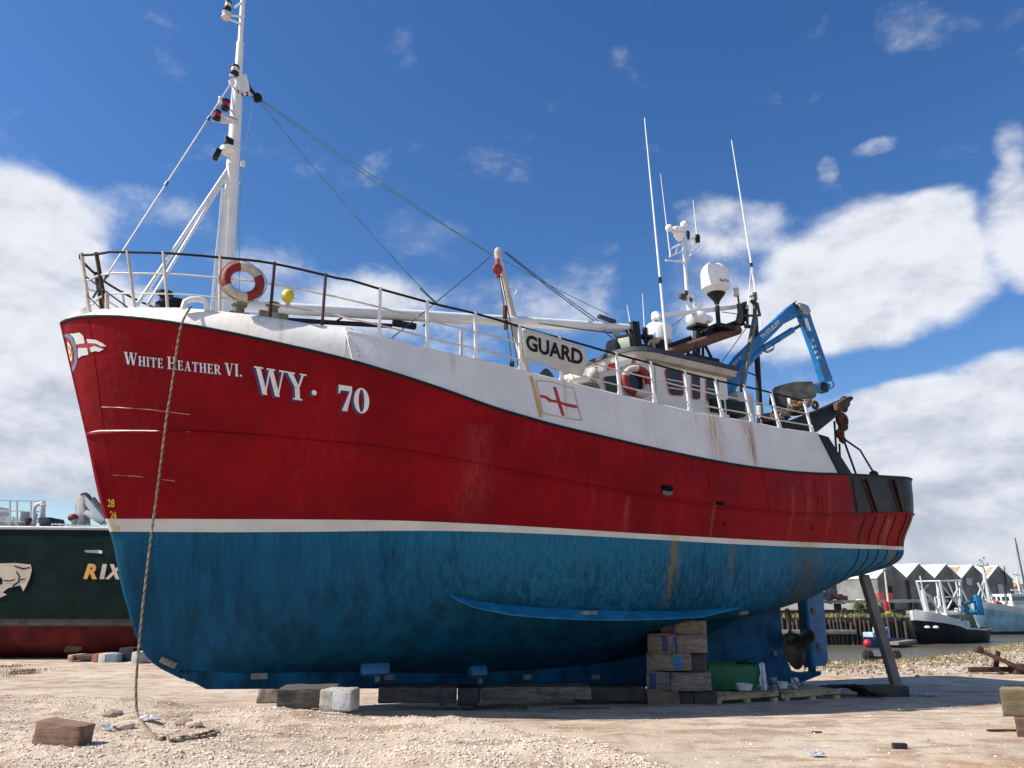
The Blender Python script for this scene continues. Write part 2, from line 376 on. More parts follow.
M['rustpipe'] = paint('brown_exhaust_pipe', (.15, .065, .038), .7, .25, dirt=(.08, .04, .03), dirt_amt=.2, scale=3)
M['darkgrey'] = paint('dark_grey_steel', (.12, .12, .125), .55, .2, scale=3)
M['darksteel2'] = paint('prop_steel', (.21, .17, .145), .7, .15, dirt=(.10, .06, .04), dirt_amt=.25, scale=2)
M['flagpole'] = paint('painted_pole_ochre', (.55, .36, .10), .6, .1, bump=0)
M['faint'] = paint('painted_outline', (.50, .40, .30), .6, .1, bump=0)
M['hullrib'] = paint('dark_hull_rib', (.035, .02, .025), .6, .2)
M['reddark'] = paint('dark_red_rib', (.09, .004, .006), .6, .2, spec=.2)
M['bluedark'] = paint('dark_blue_rib', (.004, .03, .055), .6, .2, spec=.2)
M['slotblack'] = paint('slot_black', (.004, .004, .005), .9, .1, bump=0, spec=.1)
M['rustbar'] = paint('rusty_fender_bar', (.085, .028, .03), .7, .3, scale=6)
M['farland'] = paint('far_quay_ground', (.24, .22, .15), .95, .2, scale=.2, bump=0)
M['darkrag'] = paint('mixed_rags', (.22, .23, .27), .85, .4, dirt=(.7, .7, .72), dirt_amt=.4, scale=9)
M['palebluerag'] = paint('pale_blue_plastic', (.40, .46, .54), .7, .15, scale=9)
M['bankstone'] = paint('bank_stone', (.36, .31, .25), .9, .2, scale=9, bump=0)
M['tim5'] = timber('mustard_box', (.30, .235, .12), (.20, .15, .075), (.24, .21, .15))
M['redwhite'] = paint('faded_red_block', (.45, .16, .13), .8, .2)
M['bluegrey'] = paint('blue_grey_block', (.20, .27, .33), .8, .2, dirt=(.5, .5, .5), dirt_amt=.2)
M['scrape'] = paint('scraped_plate', (.20, .13, .11), .8, .2, scale=3)
M['redcowl'] = paint('dull_red_cowl', (.22, .03, .03), .6, .15)
M['pilewall'] = paint('quay_dark_wall', (.035, .028, .022), .9, .3, scale=1)
M['piledark'] = paint('dark_pier_timber', (.02, .018, .016), .9, .3, scale=1)
M['redbrown'] = paint('container_red', (.28, .06, .04), .7, .15, scale=1)
M['maroon'] = paint('lorry_maroon', (.15, .03, .035), .5, .15, scale=1)
M['slate'] = paint('slate_grey', (.07, .085, .11), .7, .2, scale=1)
M['bush2'] = paint('bush_leaves_light', (.13, .16, .05), .8, .3, scale=3)
M['paleblue'] = paint('pale_blue_cabin', (.38, .48, .56), .5, .1)
M['tile'] = paint('orange_roof_tile', (.42, .17, .08), .8, .15)
# ================================================================== the trawler on its blocks
def tab(T):
    xs = [a for a, b in T]; ys = [b for a, b in T]
    return lambda x: float(np.interp(x, xs, ys))
def hermite(T, n_smooth=1):
    """smooth interpolation through (x, y) points"""
    xs = np.array([a for a, b in T], float); ys = np.array([b for a, b in T], float)
    d = np.gradient(ys, xs)
    def f(x):
        x = min(max(x, xs[0]), xs[-1]); i = min(int(np.searchsorted(xs, x, 'right'))-1, len(xs)-2); i = max(i, 0)
        h = xs[i+1]-xs[i]; t = (x-xs[i])/h
        return float((2*t**3-3*t*t+1)*ys[i]+(t**3-2*t*t+t)*h*d[i]+(-2*t**3+3*t*t)*ys[i+1]+(t**3-t*t)*h*d[i+1])
    return f
bS = tab([(0, .03), (.05, .17), (.1, .27), (.2, .44), (.3, .58), (.45, .78), (.6, .94), (.8, 1.13), (1, 1.29), (1.3, 1.51), (1.6, 1.70), (2.0, 1.92), (2.4, 2.10), (3, 2.33), (3.5, 2.49), (4.2, 2.66), (5, 2.8), (6, 2.93), (7, 3.0), (8.5, 3.05), (10, 3.05), (11.5, 3.01), (13, 2.94), (14.5, 2.83), (16, 2.69), (17.2, 2.54)])
def sh(f, s0): return lambda s: f(s-s0)
bW = sh(hermite([(0, .05), (.7, .36), (1.5, .72), (2.8, 1.4), (4, 2.0), (5, 2.38), (6.5, 2.68), (9, 2.8), (12, 2.66), (14, 2.5), (16, 2.2)]), 1.16)
bR = sh(hermite([(0, .04), (.15, .22), (.3, .38), (.7, .72), (1.3, 1.12), (2.2, 1.6), (3.3, 2.08), (4.5, 2.48), (6, 2.78), (9, 2.95), (12.5, 2.85), (15.5, 2.6), (16.7, 2.46)]), .62)
# heights of the four lines that run round the hull (aft distance, height over eye level)
zS = hermite([(0, 4.40), (.3, 4.37), (.6, 4.32), (1.1, 4.23), (1.7, 4.11), (2.3, 3.99), (3.2, 3.81), (4, 3.66), (4.75, 3.50), (5.4, 3.35), (6.5, 3.08), (7.3, 2.94), (8.9, 2.75), (10.5, 2.61), (11.8, 2.54), (13, 2.53), (14, 2.56), (15.3, 2.65), (16.5, 2.72), (17.2, 2.76), (18, 2.79)])
zR = hermite([(.6, 2.58), (1.5, 2.56), (2.3, 2.53), (3.6, 2.43), (5.05, 2.31), (6.1, 2.17), (7.75, 1.97), (9, 1.86), (10.9, 1.73), (13, 1.69), (14.2, 1.71), (15.7, 1.81), (17.3, 1.94), (18, 1.98)])
zT = hermite([(1, 1.25), (2.5, 1.26), (4, 1.255), (5.3, 1.24), (6.4, 1.21), (7.7, 1.18), (9, 1.155), (11, 1.14), (13, 1.145), (15, 1.17), (16.8, 1.20)])
zB = hermite([(1, 1.05), (4, 1.06), (5.3, 1.08), (6.4, 1.085), (7.7, 1.075), (9, 1.06), (11.5, 1.04), (14, 1.055), (15.8, 1.09), (16.8, 1.12)])
R3 = [(1.51, .04, 0), (2.2, .30, -.22), (3, .66, -.33), (5, 1.45, -.34), (7, 2.04, -.24), (9, 2.30, -.19), (11, 2.36, -.18), (12, 2.32, -.19), (13, 2.20, -.18), (14, 2.05, -.06), (15, 1.92, .14), (16, 1.78, .42), (16.6, 1.66, .58)]
R2 = [(2.02, .04, -.96), (3, .3, -.93), (5, .85, -.90), (7, 1.28, -.80), (9, 1.42, -.72), (11, 1.38, -.62), (13, 1.05, -.44), (14.5, .75, -.12), (16, .75, .35), (16.3, .8, .46)]
R1 = [(2.46, .07, -1.21), (4, .12, -1.18), (8, .13, -1.32), (11, .13, -1.2), (13, .13, -.85), (14.5, .13, -.35), (15.9, .12, .2), (16.2, .12, .36)]
def rowf(T):
    fb = hermite([(a, b) for a, b, c in T]); fz = hermite([(a, c) for a, b, c in T]); return T[0][0], T[-1][0], fb, fz
rows = [rowf(R1), rowf(R2), rowf(R3), (1.16, 17.35, bW, zB), (1.07, 17.35, lambda s: bW(s)+.005, zT), (.62, 17.5, bR, zR), (0, 17.5, bS, zS)]
NSUB = [3, 6, 10, 1, 7, 7]
ts = np.concatenate([np.array([0, .15, .35, .6, .9, 1.25, 1.7, 2.2])/100, np.linspace(.028, .868, 84), np.linspace(.877, 1, 10)])
TB = .877
def column(t):                                    # the seven row points at station t (t<=1), or round the stern corner (t>1)
    out = []
    for (s0, s1, fb, fz) in rows:
        if t <= 1: s = s0+(s1-s0)*t; out.append((s, fb(s), fz(s)))
        else:
            b1 = fb(s1); r = min(.95, b1*.75); q = t-1
            if q <= 1:
                a = q*math.pi/2; out.append((s1+r*math.sin(a), b1-r+r*math.cos(a), fz(s1)+.03*q))
            else: out.append((s1+r+.05*(q-1), (b1-r)*(2-q), fz(s1)+.03+.03*(q-1)))
    return out
def section(P):
    P = [Vector(p) for p in P]; k = len(P); d = [0]
    for i in range(1, k): d.append(d[-1]+max((P[i]-P[i-1]).length, 1e-4))
    tg = []
    for i in range(k):
        if i == 0: tg.append((P[1]-P[0])/(d[1]-d[0]))
        elif i == k-1: tg.append((P[-1]-P[-2])/(d[-1]-d[-2]))
        else:
            a = (P[i]-P[i-1])/(d[i]-d[i-1]); b = (P[i+1]-P[i])/(d[i+1]-d[i]); h0 = d[i]-d[i-1]; h1 = d[i+1]-d[i]
            tg.append((a*h1+b*h0)/(h0+h1))
    out = []
    for i in range(k-1):
        n = NSUB[i]; h = d[i+1]-d[i]
        for j in range(n):
            t = j/n
            out.append(P[i]*(2*t**3-3*t*t+1)+tg[i]*h*(t**3-2*t*t+t)+P[i+1]*(-2*t**3+3*t*t)+tg[i+1]*h*(t**3-t*t))
    out.append(P[-1]); return out
tcols = list(ts)+[1+q for q in (.12, .25, .38, .5, .63, .76, .88, 1, 1.35, 1.7, 2)]
cols = [section(column(t)) for t in tcols]
NR = len(cols[0]); iWB = sum(NSUB[:3]); iWT = iWB+1; iRB = sum(NSUB[:5])
def hull_mb():
    mb = MB()
    for side in (1, -1):
        g = [[L(p.x, p.y*side, p.z) for p in c] for c in cols]
        n = NR; vs = [p for r in g for p in r]; fs = []; ms = []
        for i in range(len(g)-1):
            for j in range(n-1):
                fs.append((i*n+j, i*n+j+1, (i+1)*n+j+1, (i+1)*n+j)[::side])
                ms.append(1 if j < iWB else 2 if j < iWT else 3 if (j >= iRB and tcols[i] >= TB-1e-6) else 0)
        k = len(mb.v); mb.v += [tuple(v) for v in vs]; mb.f += [tuple(q+k for q in f) for f in fs]; mb.m += ms
        # close the stem and the bottom with the narrow bar between the two sides
    for i in range(len(cols)-1):
        a, b = cols[i][0], cols[i+1][0]
        mb.add([L(a.x, a.y, a.z), L(b.x, b.y, b.z), L(b.x, -b.y, b.z), L(a.x, -a.y, a.z)], [(0, 1, 2, 3)], 1)
    for j in range(NR-1):
        a, b = cols[0][j], cols[0][j+1]
        for (u, v) in ((0, 1),):
            m1 = 1 if j < iWB else 2 if j < iWT else 0
            fr = lambda p: L(p.x-.035, 0, p.z)
            mb.add([L(a.x, a.y, a.z), L(b.x, b.y, b.z), fr(b), fr(a)], [(0, 1, 2, 3)], m1)
            mb.add([L(a.x, -a.y, a.z), L(b.x, -b.y, b.z), fr(b), fr(a)], [(3, 2, 1, 0)], m1)
    return mb
hm = hull_mb()
boat = thing('fishing_trawler', 'large red, white and blue steel trawler propped on timber blocks in the foreground', 'trawler', (O[0], O[1], 0), TH)
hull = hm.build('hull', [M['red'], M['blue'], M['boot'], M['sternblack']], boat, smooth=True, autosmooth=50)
HB = BVHTree.FromPolygons([Vector(v) for v in hm.v], hm.f)
CAM = Vector((0, 0, E))
def shoot(px, py, bvh, off=.006):
    d = Vector(ray(px, py)).normalized(); r = bvh.ray_cast(CAM, d)
    if r[0] is None: return None, None
    n = r[1]; n = n if n.dot(d) < 0 else -n
    return r[0]+n*off, n
def decal(name, polys, bvh, mats, parent, off=.006, sub=0, step=.0005):
    """flat painted shapes laid on a surface; polys = [(outline in pixels, material index)]"""
    mb = MB()
    for k, (poly, mi) in enumerate(polys):
        P = [Vector((x, y, 0)) for x, y in poly]
        bm = bmesh.new(); vs = [bm.verts.new(p) for p in P]
        for t in tessellate_polygon([P]):
            try: bm.faces.new([vs[i] for i in t])
            except ValueError: pass
        for _ in range(sub):
            bmesh.ops.subdivide_edges(bm, edges=list(bm.edges), cuts=1, use_grid_fill=True)
        bmesh.ops.triangulate(bm, faces=bm.faces)
        bm.verts.ensure_lookup_table(); ok = True; vv = []
        for v in bm.verts:
            p, n = shoot(v.co.x, v.co.y, bvh, off+k*step)
            if p is None: ok = False; break
            vv.append(p)
        if ok: 
            bm.verts.index_update()
            fs = []
            for f in bm.faces:
                q = [v.index for v in f.verts]; nn_ = (vv[q[1]]-vv[q[0]]).cross(vv[q[2]]-vv[q[0]])
                if nn_.dot(vv[q[0]]-CAM) > 0: q = q[::-1]
                fs.append(tuple(q))
            mb.add(vv, fs, mi)
        bm.free()
    return mb.build(name, mats, parent, normals=False)
def font_polys(text, font_offset=0.0, shear=0.0):
    """triangles of a text in the built-in sans face, scaled to a 1 x 1 box"""
    cu = bpy.data.curves.new('t', 'FONT'); cu.body = text; cu.size = 1; cu.offset = font_offset; cu.shear = shear; cu.resolution_u = 3
    o = bpy.data.objects.new('t', cu); COL.objects.link(o); bpy.context.view_layer.update()
    me = bpy.data.meshes.new_from_object(o.evaluated_get(bpy.context.evaluated_depsgraph_get()))
    me.calc_loop_triangles()
    v = [(p.co.x, p.co.y) for p in me.vertices]; xs = [p[0] for p in v]; ys = [p[1] for p in v]
    x0, x1, y0, y1 = min(xs), max(xs), min(ys), max(ys)
    v = [((x-x0)/(x1-x0), (y-y0)/(y1-y0)) for x, y in v]
    tr = [tuple(t.vertices) for t in me.loop_triangles]
    bpy.data.objects.remove(o); bpy.data.curves.remove(cu); bpy.data.meshes.remove(me)
    return v, tr
def quadmap(q):                                   # q = bottom-left, bottom-right, top-right, top-left
    return lambda u, v: tuple((1-v)*((1-u)*q[0][i]+u*q[1][i])+v*((1-u)*q[3][i]+u*q[2][i]) for i in (0, 1))
def text_decal(name, text, q, bvh, mat, parent, off=.006, bold=.02, shear=0.0):
    v, tr = font_polys(text, bold, shear); mp = quadmap(q); mb = MB(); vv = []
    for u, w in v:
        p, n = shoot(*mp(u, w), bvh, off)
        if p is None: return None
        vv.append(p)
    fs = []
    for t in tr:
        c = (vv[t[1]]-vv[t[0]]).cross(vv[t[2]]-vv[t[0]])
        fs.append(t if c.dot(vv[t[0]]-CAM) < 0 else t[::-1])
    mb.add(vv, fs); return mb.build(name, mat, parent, normals=False)
# ---- bold roman letters drawn as strokes: each glyph (width, [polygons])
def q4(x0, y0, x1, y1, w):                        # slanted stroke of horizontal width w
    return [(x0, y0), (x0+w, y0), (x1+w, y1), (x1, y1)]
def rc(x0, y0, x1, y1): return [(x0, y0), (x1, y0), (x1, y1), (x0, y1)]
TK, TN, SF = .20, .065, .055
def stemg(x): return [rc(x, SF, x+TK, 1-SF), rc(x-.09, 0, x+TK+.09, SF), rc(x-.09, 1-SF, x+TK+.09, 1)]
def arcring(cx, cy, rx, ry, ix, iy, a0, a1, n=8):
    out = []
    for i in range(n):
        a = math.radians(a0+(a1-a0)*i/n); b = math.radians(a0+(a1-a0)*(i+1)/n)
        out.append([(cx+ix*math.cos(a), cy+iy*math.sin(a)), (cx+rx*math.cos(a), cy+ry*math.sin(a)), (cx+rx*math.cos(b), cy+ry*math.sin(b)), (cx+ix*math.cos(b), cy+iy*math.sin(b))])
    return out
GL = {
 'I': (.40, stemg(.10)),
 'H': (.92, stemg(.10)+stemg(.62)+[rc(.30, .47, .62, .54)]),
 'T': (.80, [rc(.30, SF, .50, .93), rc(.21, 0, .59, SF), rc(.02, .93, .78, 1), [(.02, .93), (.02, .74), (.06, .74), (.14, .93)], [(.78, .93), (.66, .93), (.74, .74), (.78, .74)]]),
 'E': (.74, stemg(.10)+[rc(.39, 0, .68, SF), rc(.39, 1-SF, .66, 1), rc(.30, .47, .50, .53), [(.68, SF), (.54, SF), (.64, .26), (.68, .26)], [(.66, 1-SF), (.62, .76), (.58, .76), (.52, 1-SF)], rc(.50, .38, .54, .62)]),
 'W': (1.28, [q4(.28, 0, .06, .94, TK), q4(.36, 0, .60, .94, TN), q4(.80, 0, .58, .94, TK), q4(.88, 0, 1.14, .94, TN), rc(-.02, .945, .36, 1), rc(.50, .945, .86, 1), rc(1.02, .945, 1.28, 1)]),
 'V': (.86, [q4(.34, 0, .08, .94, TK), q4(.42, 0, .68, .94, TN), rc(-.02, .945, .38, 1), rc(.58, .945, .86, 1)]),
 'Y': (.86, [rc(.34, SF, .54, .46), rc(.24, 0, .64, SF), [(.34, .465), (.54, .465), (.30, .94), (.07, .94)], [(.46, .47), (.54, .465), (.74, .94), (.66, .94)], rc(-.02, .945, .38, 1), rc(.58, .945, .86, 1)]),
 'A': (.90, [q4(.12, .06, .42, 1, TN), q4(.56, .06, .34, 1, TK), rc(.22, .30, .56, .355), rc(.0, 0, .28, SF), rc(.48, 0, .88, SF)]),
 'R': (.88, [rc(.10, SF, .30, 1-SF), rc(.01, 0, .39, SF), rc(.01, 1-SF, .42, 1), rc(.30, .46, .42, .52), q4(.64, SF, .36, .455, TK*.95), rc(.62, 0, .90, SF)]+arcring(.42, .73, .31, .27, .12, .21, -90, 90)),
 '.': (.30, [[(.15+.12*math.cos(a*math.pi/5), .12+.12*math.sin(a*math.pi/5)) for a in range(10)]]),
 '7': (.66, [rc(.03, .80, .64, 1), [(.03, .80), (.03, .66), (.08, .66), (.14, .80)], [(.18, 0), (.42, 0), (.64, .80), (.54, .80)]]),
 '0': (.72, arcring(.36, .5, .35, .5, .13, .45, 0, 360, 20)),
}
def roman(name, runs, bvh, mat, parent, off, shift=(0, 0)):
    """runs = [(glyph, origin px, right vector for one unit, up vector for one unit)]"""
    P = []
    for g, o_, rx, up in runs:
        for poly in GL[g][1]:
            P.append(([(o_[0]+shift[0]+x*rx[0]+y*up[0], o_[1]+shift[1]+x*rx[1]+y*up[1]) for x, y in poly], 0))
    return decal(name, P, bvh, [mat], parent, off, step=.0001)
def typeset(text, p0, p1, cap, big=(), ratio=1.25, up=(-.03, -1), gap=.10, space=.38):
    tot = 0; lay = []
    for i, ch in enumerate(text):
        if ch == ' ': tot += space; continue
        k = ratio if i in big else 1.0
        lay.append((ch, tot, k)); tot += (GL[ch][0]+gap)*k
    tot -= gap
    ux, uy = (p1[0]-p0[0])/tot, (p1[1]-p0[1])/tot
    return [(ch, (p0[0]+ux*x, p0[1]+uy*x), (ux*k, uy*k), (up[0]*cap*k, up[1]*cap*k)) for ch, x, k in lay]
name_runs = typeset('WHITE HEATHER VI.', (125, 364), (242.5, 376.8), 9.6, big=(0, 6, 14, 15), ratio=1.28)
for a_, b_ in ((0, 5), (5, 12), (12, 15)):
    roman('name_lettering_shade', name_runs[a_:b_], HB, M['navy'], boat, .004, (-1.0, .9))
    roman('name_lettering', name_runs[a_:b_], HB, M['letter'], boat, .012)
reg = typeset('WY', (256, 393), (308, 401.5), 27, up=(-.05, -1), gap=.02)+typeset('70', (338, 410), (369.5, 414.5), 25.5, up=(-.0, -1), gap=.05)
reg += [('.', (311, 394.8), (22, 3), (0, -22))]
for a_, b_ in ((0, 2), (2, 4), (4, 5)):
    roman('registration_shade', reg[a_:b_], HB, M['navy'], boat, .004, (-2.6, 1.6))
    roman('registration_lettering', reg[a_:b_], HB, M['letter'], boat, .012)
for tx, q in (('28', [(107.6, 507), (114.8, 507.3), (115, 499.2), (107.6, 499)]), ('26', [(110, 519), (117, 519.3), (117, 511.4), (110, 511)]), ('24', [(113.2, 530.8), (119.6, 531), (119.6, 525.2), (113.2, 525)])):
    text_decal('draught_mark', tx, q, HB, M['yellow'], hull, .01, .02)
# crest and pennant painted on the stem
def ell(cx, cy, rx, ry, n=20, a0=0, a1=360, rot=0):
    return [(cx+rx*math.cos(math.radians(a0+(a1-a0)*i/n)), cy+ry*math.sin(math.radians(a0+(a1-a0)*i/n))) for i in range(n+(a1-a0 < 360))]
Z8 = lambda pts: [(56+x/8, 300+y/8) for x, y in pts]
crest = [(Z8([(62, 285), (95, 268), (130, 290), (160, 350), (175, 430), (172, 500), (150, 560), (135, 575), (128, 540), (146, 500), (148, 430), (135, 370), (110, 315), (80, 300)]), 0),
 (Z8([(85, 310), (105, 318), (128, 370), (142, 430), (140, 500), (128, 530), (118, 480), (100, 400)]), 3),
 (Z8([(92, 335), (108, 345), (122, 375), (118, 400), (128, 440), (130, 480), (120, 492), (108, 440), (98, 385)]), 1),
 (Z8([(102, 365), (110, 372), (112, 395), (106, 398)]), 2), (Z8([(112, 420), (120, 430), (122, 455), (115, 452)]), 2),
 (Z8([(112, 268), (150, 268), (190, 260), (220, 285), (235, 345), (205, 350), (165, 355), (145, 300)]), 4),
 (Z8([(178, 385), (210, 380), (252, 378), (262, 438), (215, 445), (182, 466)]), 4),
 (Z8([(248, 312), (320, 318), (375, 345), (408, 372), (370, 372), (320, 348), (258, 345)]), 4),
 (Z8([(272, 382), (310, 366), (385, 392), (350, 414), (318, 408), (285, 418)]), 4),
 (Z8([(165, 357), (240, 347), (268, 347), (320, 352), (368, 375), (312, 364), (265, 380), (174, 382)]), 3),
 (Z8([(239, 318), (247, 316), (280, 418), (270, 430)]), 3)]
decal('painted_crest', crest, HB, [M['crestblue'], M['buff'], M['trim'], M['redtrim'], M['letter']], boat, .006, sub=1)
# ---- rails along the hull
def rowline(k, t0=0, t1=3.0, b_off=0.0, z_off=0.0, side=1):
    out = []
    for t in tcols:
        if t0 <= t <= t1:
            p = column(t)[k]; out.append(L(p[0]-(b_off if t < .01 else 0), (p[1]+b_off)*side, p[2]+z_off))
    return out
ls = rowline(5); rs_ = rowline(5, side=-1)
MB().tube(rs_[::-1]+ls[0:], .032, 8).build('rubbing_strake', M['red'], hull, smooth=True)
MB().tube(rowline(6, side=-1, b_off=.01)[::-1]+rowline(6, b_off=.0), .027, 8).build('sheer_strake', M['trim'], hull, smooth=True)
# plating at the turn of the bilge, keel, bilge keels
kp = [(2.38, -1.10), (2.50, -1.235), (2.60, -1.26), (2.81, -1.375), (7.74, -1.60), (11.77, -1.765), (15.85, -1.90), (16.2, -1.88), (16.85, -1.74), (16.85, -1.66), (16.2, -1.68), (15.85, -1.60), (15.72, -1.3), (15.66, -.7), (15.70, 0.2), (15.6, .35), (14.5, -.15), (13, -.7), (11, -1.1), (8, -1.24), (4, -1.12)]
MB().prism([L(s, 0, z) for s, z in kp], Vector((N[0], N[1], 0))*.26).build('keel', M['keelblue'], hull, bevel=.02)
for side in (1, -1):
    top_px = [(449, 594), (455, 595.5), (470, 599.5), (502, 604.2), (540, 607.6), (577, 609.5), (615, 610.7), (652, 611.2), (696, 610.5), (740, 606.5)]
    wd = [.01, .08, .15, .20, .20, .20, .19, .17, .14, .02]
    rts = []
    for (x, y), w in zip(top_px, wd):
        p, n = shoot(x, y, HB, -.01); rts.append((p, w))
    if side < 0:
        def mir(p):
            d = Vector((p.x-O[0], p.y-O[1])); b = d.x*N[0]+d.y*N[1]; return Vector((p.x-2*b*N[0], p.y-2*b*N[1], p.z))
    mb = MB(); r0 = []; r1 = []; r2 = []
    for p, w in rts:
        q = p+Vector((N[0], N[1], 0))*w*1.25-Vector((0, 0, w*.80)); k = q-Vector((0, 0, .02))
        a = [p, q, k, p-Vector((0, 0, .03))]
        if side < 0: a = [mir(v) for v in a]
        r0.append(a)
    mb.grid(r0, closed=True).build('bilge_keel', M['platelit'], hull, smooth=True)
def anode(px, py, lx, lz, bvh, parent, mat, name='anode', th=.05, rot=0):
    p, n = shoot(px, py, bvh, .01)
    if p is None: p, n = B(px, py, .14), Vector((N[0], N[1], 0))
    u = Vector((0, 0, 1)).cross(n).normalized(); v = n.cross(u)
    R = Matrix((u, v, n)).transposed() @ Matrix.Rotation(rot, 3, 'Z')
    MB().box(p+n*th*.3, (lx, lz, th), R).build(name, mat, parent, bevel=min(lx, lz, th)*.35)
anode(168.5, 662, .26, .10, HB, hull, M['anode'], rot=-.45, th=.03)
anode(259, 676, .27, .10, HB, hull, M['anode'])
anode(389, 677, .2, .10, HB, hull, M['anode'])
anode(527, 677, .2, .10, HB, hull, M['anode']); anode(595, 677, .2, .1, HB, hull, M['anode'])
anode(743, 612, .26, .08, HB, hull, M['anode'])
p = B(588, 613, 2.38); MB().box(p, (.36, .09, .07), Matrix.Rotation(TH, 3, 'Z')).build('anode', M['anode'], hull, bevel=.02)
p = B(775, 653.5, .15); MB().box(p, (.12, .04, .12), Matrix.Rotation(TH, 3, 'Z')).build('anode', M['anode'], hull, bevel=.015)
for (x, y, lx, lz) in ((375, 664.5, .5, .16), (476, 668, .36, .28)):
    anode(x, y, lx, lz, HB, hull, M['rudderblue'], 'cooler_box', .22); anode(x+2, y+1, .09, .09, HB, hull, M['anode'], 'anode', .34)
# openings and marks on the side
def patch(name, pts, mat, off=.004, sub=1, parent=None):
    return decal(name, [(pts, 0)], HB, [mat], parent or hull, off, sub=sub)
patch('freeing_port', [(661, 484.5), (672.5, 486), (673, 494.5), (661.3, 493.5)], M['slotblack'])
patch('port_shutter', [(662, 490.6), (672.3, 491.5), (672.3, 494.6), (666, 495.8), (662.3, 493.6)], M['darkgrey'], .01)
patch('freeing_port', [(715.5, 501), (723.5, 501.8), (723.7, 507.5), (716, 507)], M['slotblack'])
patch('drain_hole', [(723.3, 522.2), (725, 522.4), (725, 526.4), (723.3, 526.2)], M['slotblack'], sub=0)
patch('drain_hole', [(810.6, 526.5), (812.2, 526.6), (812.2, 530.3), (810.6, 530.2)], M['slotblack'], sub=0)
def seam(pts, w, name='weld_seam', mat=None, off=.002):
    mb = MB(); P = []
    for x, y in pts:
        p, n = shoot(x, y, HB, off)
        if p is not None: P.append(p)
    if len(P) > 1: mb.tube(P, w if not hasattr(w, '__len__') else w[:len(P)], 5).build(name, mat or M['red'], hull, smooth=True)
def lin(a, b, n): return [(a[0]+(b[0]-a[0])*i/n, a[1]+(b[1]-a[1])*i/n) for i in range(n+1)]
seam([(102, 407), (120, 407.5), (150, 409.5), (190, 414.5)], .007, mat=M['paleline'])
seam([(113, 475), (135, 476), (175, 481)], .006, mat=M['paleline'])
seam([(91, 432.2), (100, 430.8), (120, 430.6), (150, 430.7), (190, 431.6), (222, 433.0)], [.004, .012, .014, .013, .009, .003], 'strake_glint', M['strakelit'], .02)  # added pale tube: sunlit top of the strake put in as colour
seam([(205, 533), (209, 545), (213, 575), (215, 640)], .006, mat=M['blue'])
seam([(88, 317), (93, 345), (100, 400), (106, 440), (113, 480), (116, 515)], .004)
seam([(133, 543), (160, 547.5)], .008, mat=M['blue'])
seam([(805, 495.5), (822, 497), (823, 511.5)], .010); seam([(805, 495.5), (806, 511)], .010)
for t_ in (.16, .27, .385, .50, .61, .70, .79):    # upright welds between the shell plates
    c = section(column(t_))
    for a_, b_, mt_ in ((iWT, iRB, 'red'), (iRB, NR-1, 'red'), (iWB-9, iWB, 'blue')):
        MB().tube([L(p.x+(.25 if a_ == iRB else 0), p.y-.001, p.z) for p in c[a_:b_+1]], .0055, 5).build('weld_seam', M[mt_], hull, smooth=True)
# stern: upright fenders on the black quarter, carried down round the counter
for t_, w in ((.905, .03), (.93, .03), (.955, .03), (.98, .03), (1.06, .03), (1.18, .03)):
    c = section(column(t_))
    for a_, b_, mt_ in ((iWB-7, iWB, 'blue'), (iWT, iRB, 'red')):
        pts = [L(p.x, p.y+.005, p.z) for p in c[a_:b_+1]]
        MB().tube(pts, [.006]+[.015]*(len(pts)-2)+[.012], 6).build('stern_rib', M['hullrib' if t_ > 1.1 else mt_+'dark'], hull, smooth=True)
for (a, b) in (((862, 478.5), (874, 513)), ((866.5, 478.5), (878, 513)), ((889, 479), (899.5, 513)), ((894.5, 479), (903.5, 513)), ((852.5, 478), (857.5, 512))):
    seam(lin(a, b, 8), .018, 'fender_bar', M['rustbar'], .01)
for q in ([(863.5, 479.5), (868, 479.5), (877.5, 512), (872, 512)], [(891, 479.8), (895.5, 480), (903.5, 512), (898, 512)]):
    patch('freeing_slot', q, M['slotblack'], .008)
# ---- whaleback over the bow
bTw = tab([(.36, .0), (.42, .16), (.55, .38), (.8, .78), (1.1, 1.08), (1.5, 1.38), (2, 1.66), (2.5, 1.88), (3, 2.07), (3.6, 2.27), (4.0, 2.40), (4.3, 2.46)])
def solve(px, py, bf, smin=.3):
    d = ray(px, py); c0 = N[0]*O[0]+N[1]*O[1]; dn = N[0]*d[0]+N[1]*d[1]; da = A[0]*d[0]+A[1]*d[1]; a0 = A[0]*O[0]+A[1]*O[1]
    t = 6.0; prev = None
    while t < 40:
        s = t*da-a0; g = t*dn-c0-bf(s)
        if prev is not None and prev > 0 >= g and s > smin: return s, bf(s), t*d[2]
        prev = g; t += .004
    return None
def zline(pxs, bf, extra=()):
    T = [solve(x, y, bf) for x, y in pxs]; return hermite(sorted([(a, c) for a, b, c in T if True]+list(extra)))
zTw = zline([(90, 310.2), (106, 308.6), (130, 307.6), (156, 307.6), (184, 308.0), (212, 310.5), (256, 315.2), (290, 320.5), (325, 326)], bTw, [(.36, 4.78)])
def w_col(s_, side):                              # one section of the whaleback, from the sheer inboard
    bt, zt = bTw(s_), zTw(s_); s0 = (s_-.36)*(4.05)/(4.05-.36)
    b0, z0 = bS(s0), zS(s0); out = []
    for k in range(7):
        u = k/6; bulge = .05*math.sin(math.pi*u)
        out.append(L(s0+(s_-s0)*u, (b0+(bt-b0)*u+bulge)*side, z0+(zt-z0)*u+bulge*.5))
    for k in range(1, 5):
        u = k/4; out.append(L(s_, bt*(1-u)*side, zt+.10*(1-(1-u)**2)))
    return out
sw = [.36, .40, .46, .55, .68, .85, 1.05, 1.3, 1.6, 1.95, 2.3, 2.7, 3.1, 3.5, 3.8, 4.05]
mb = MB()
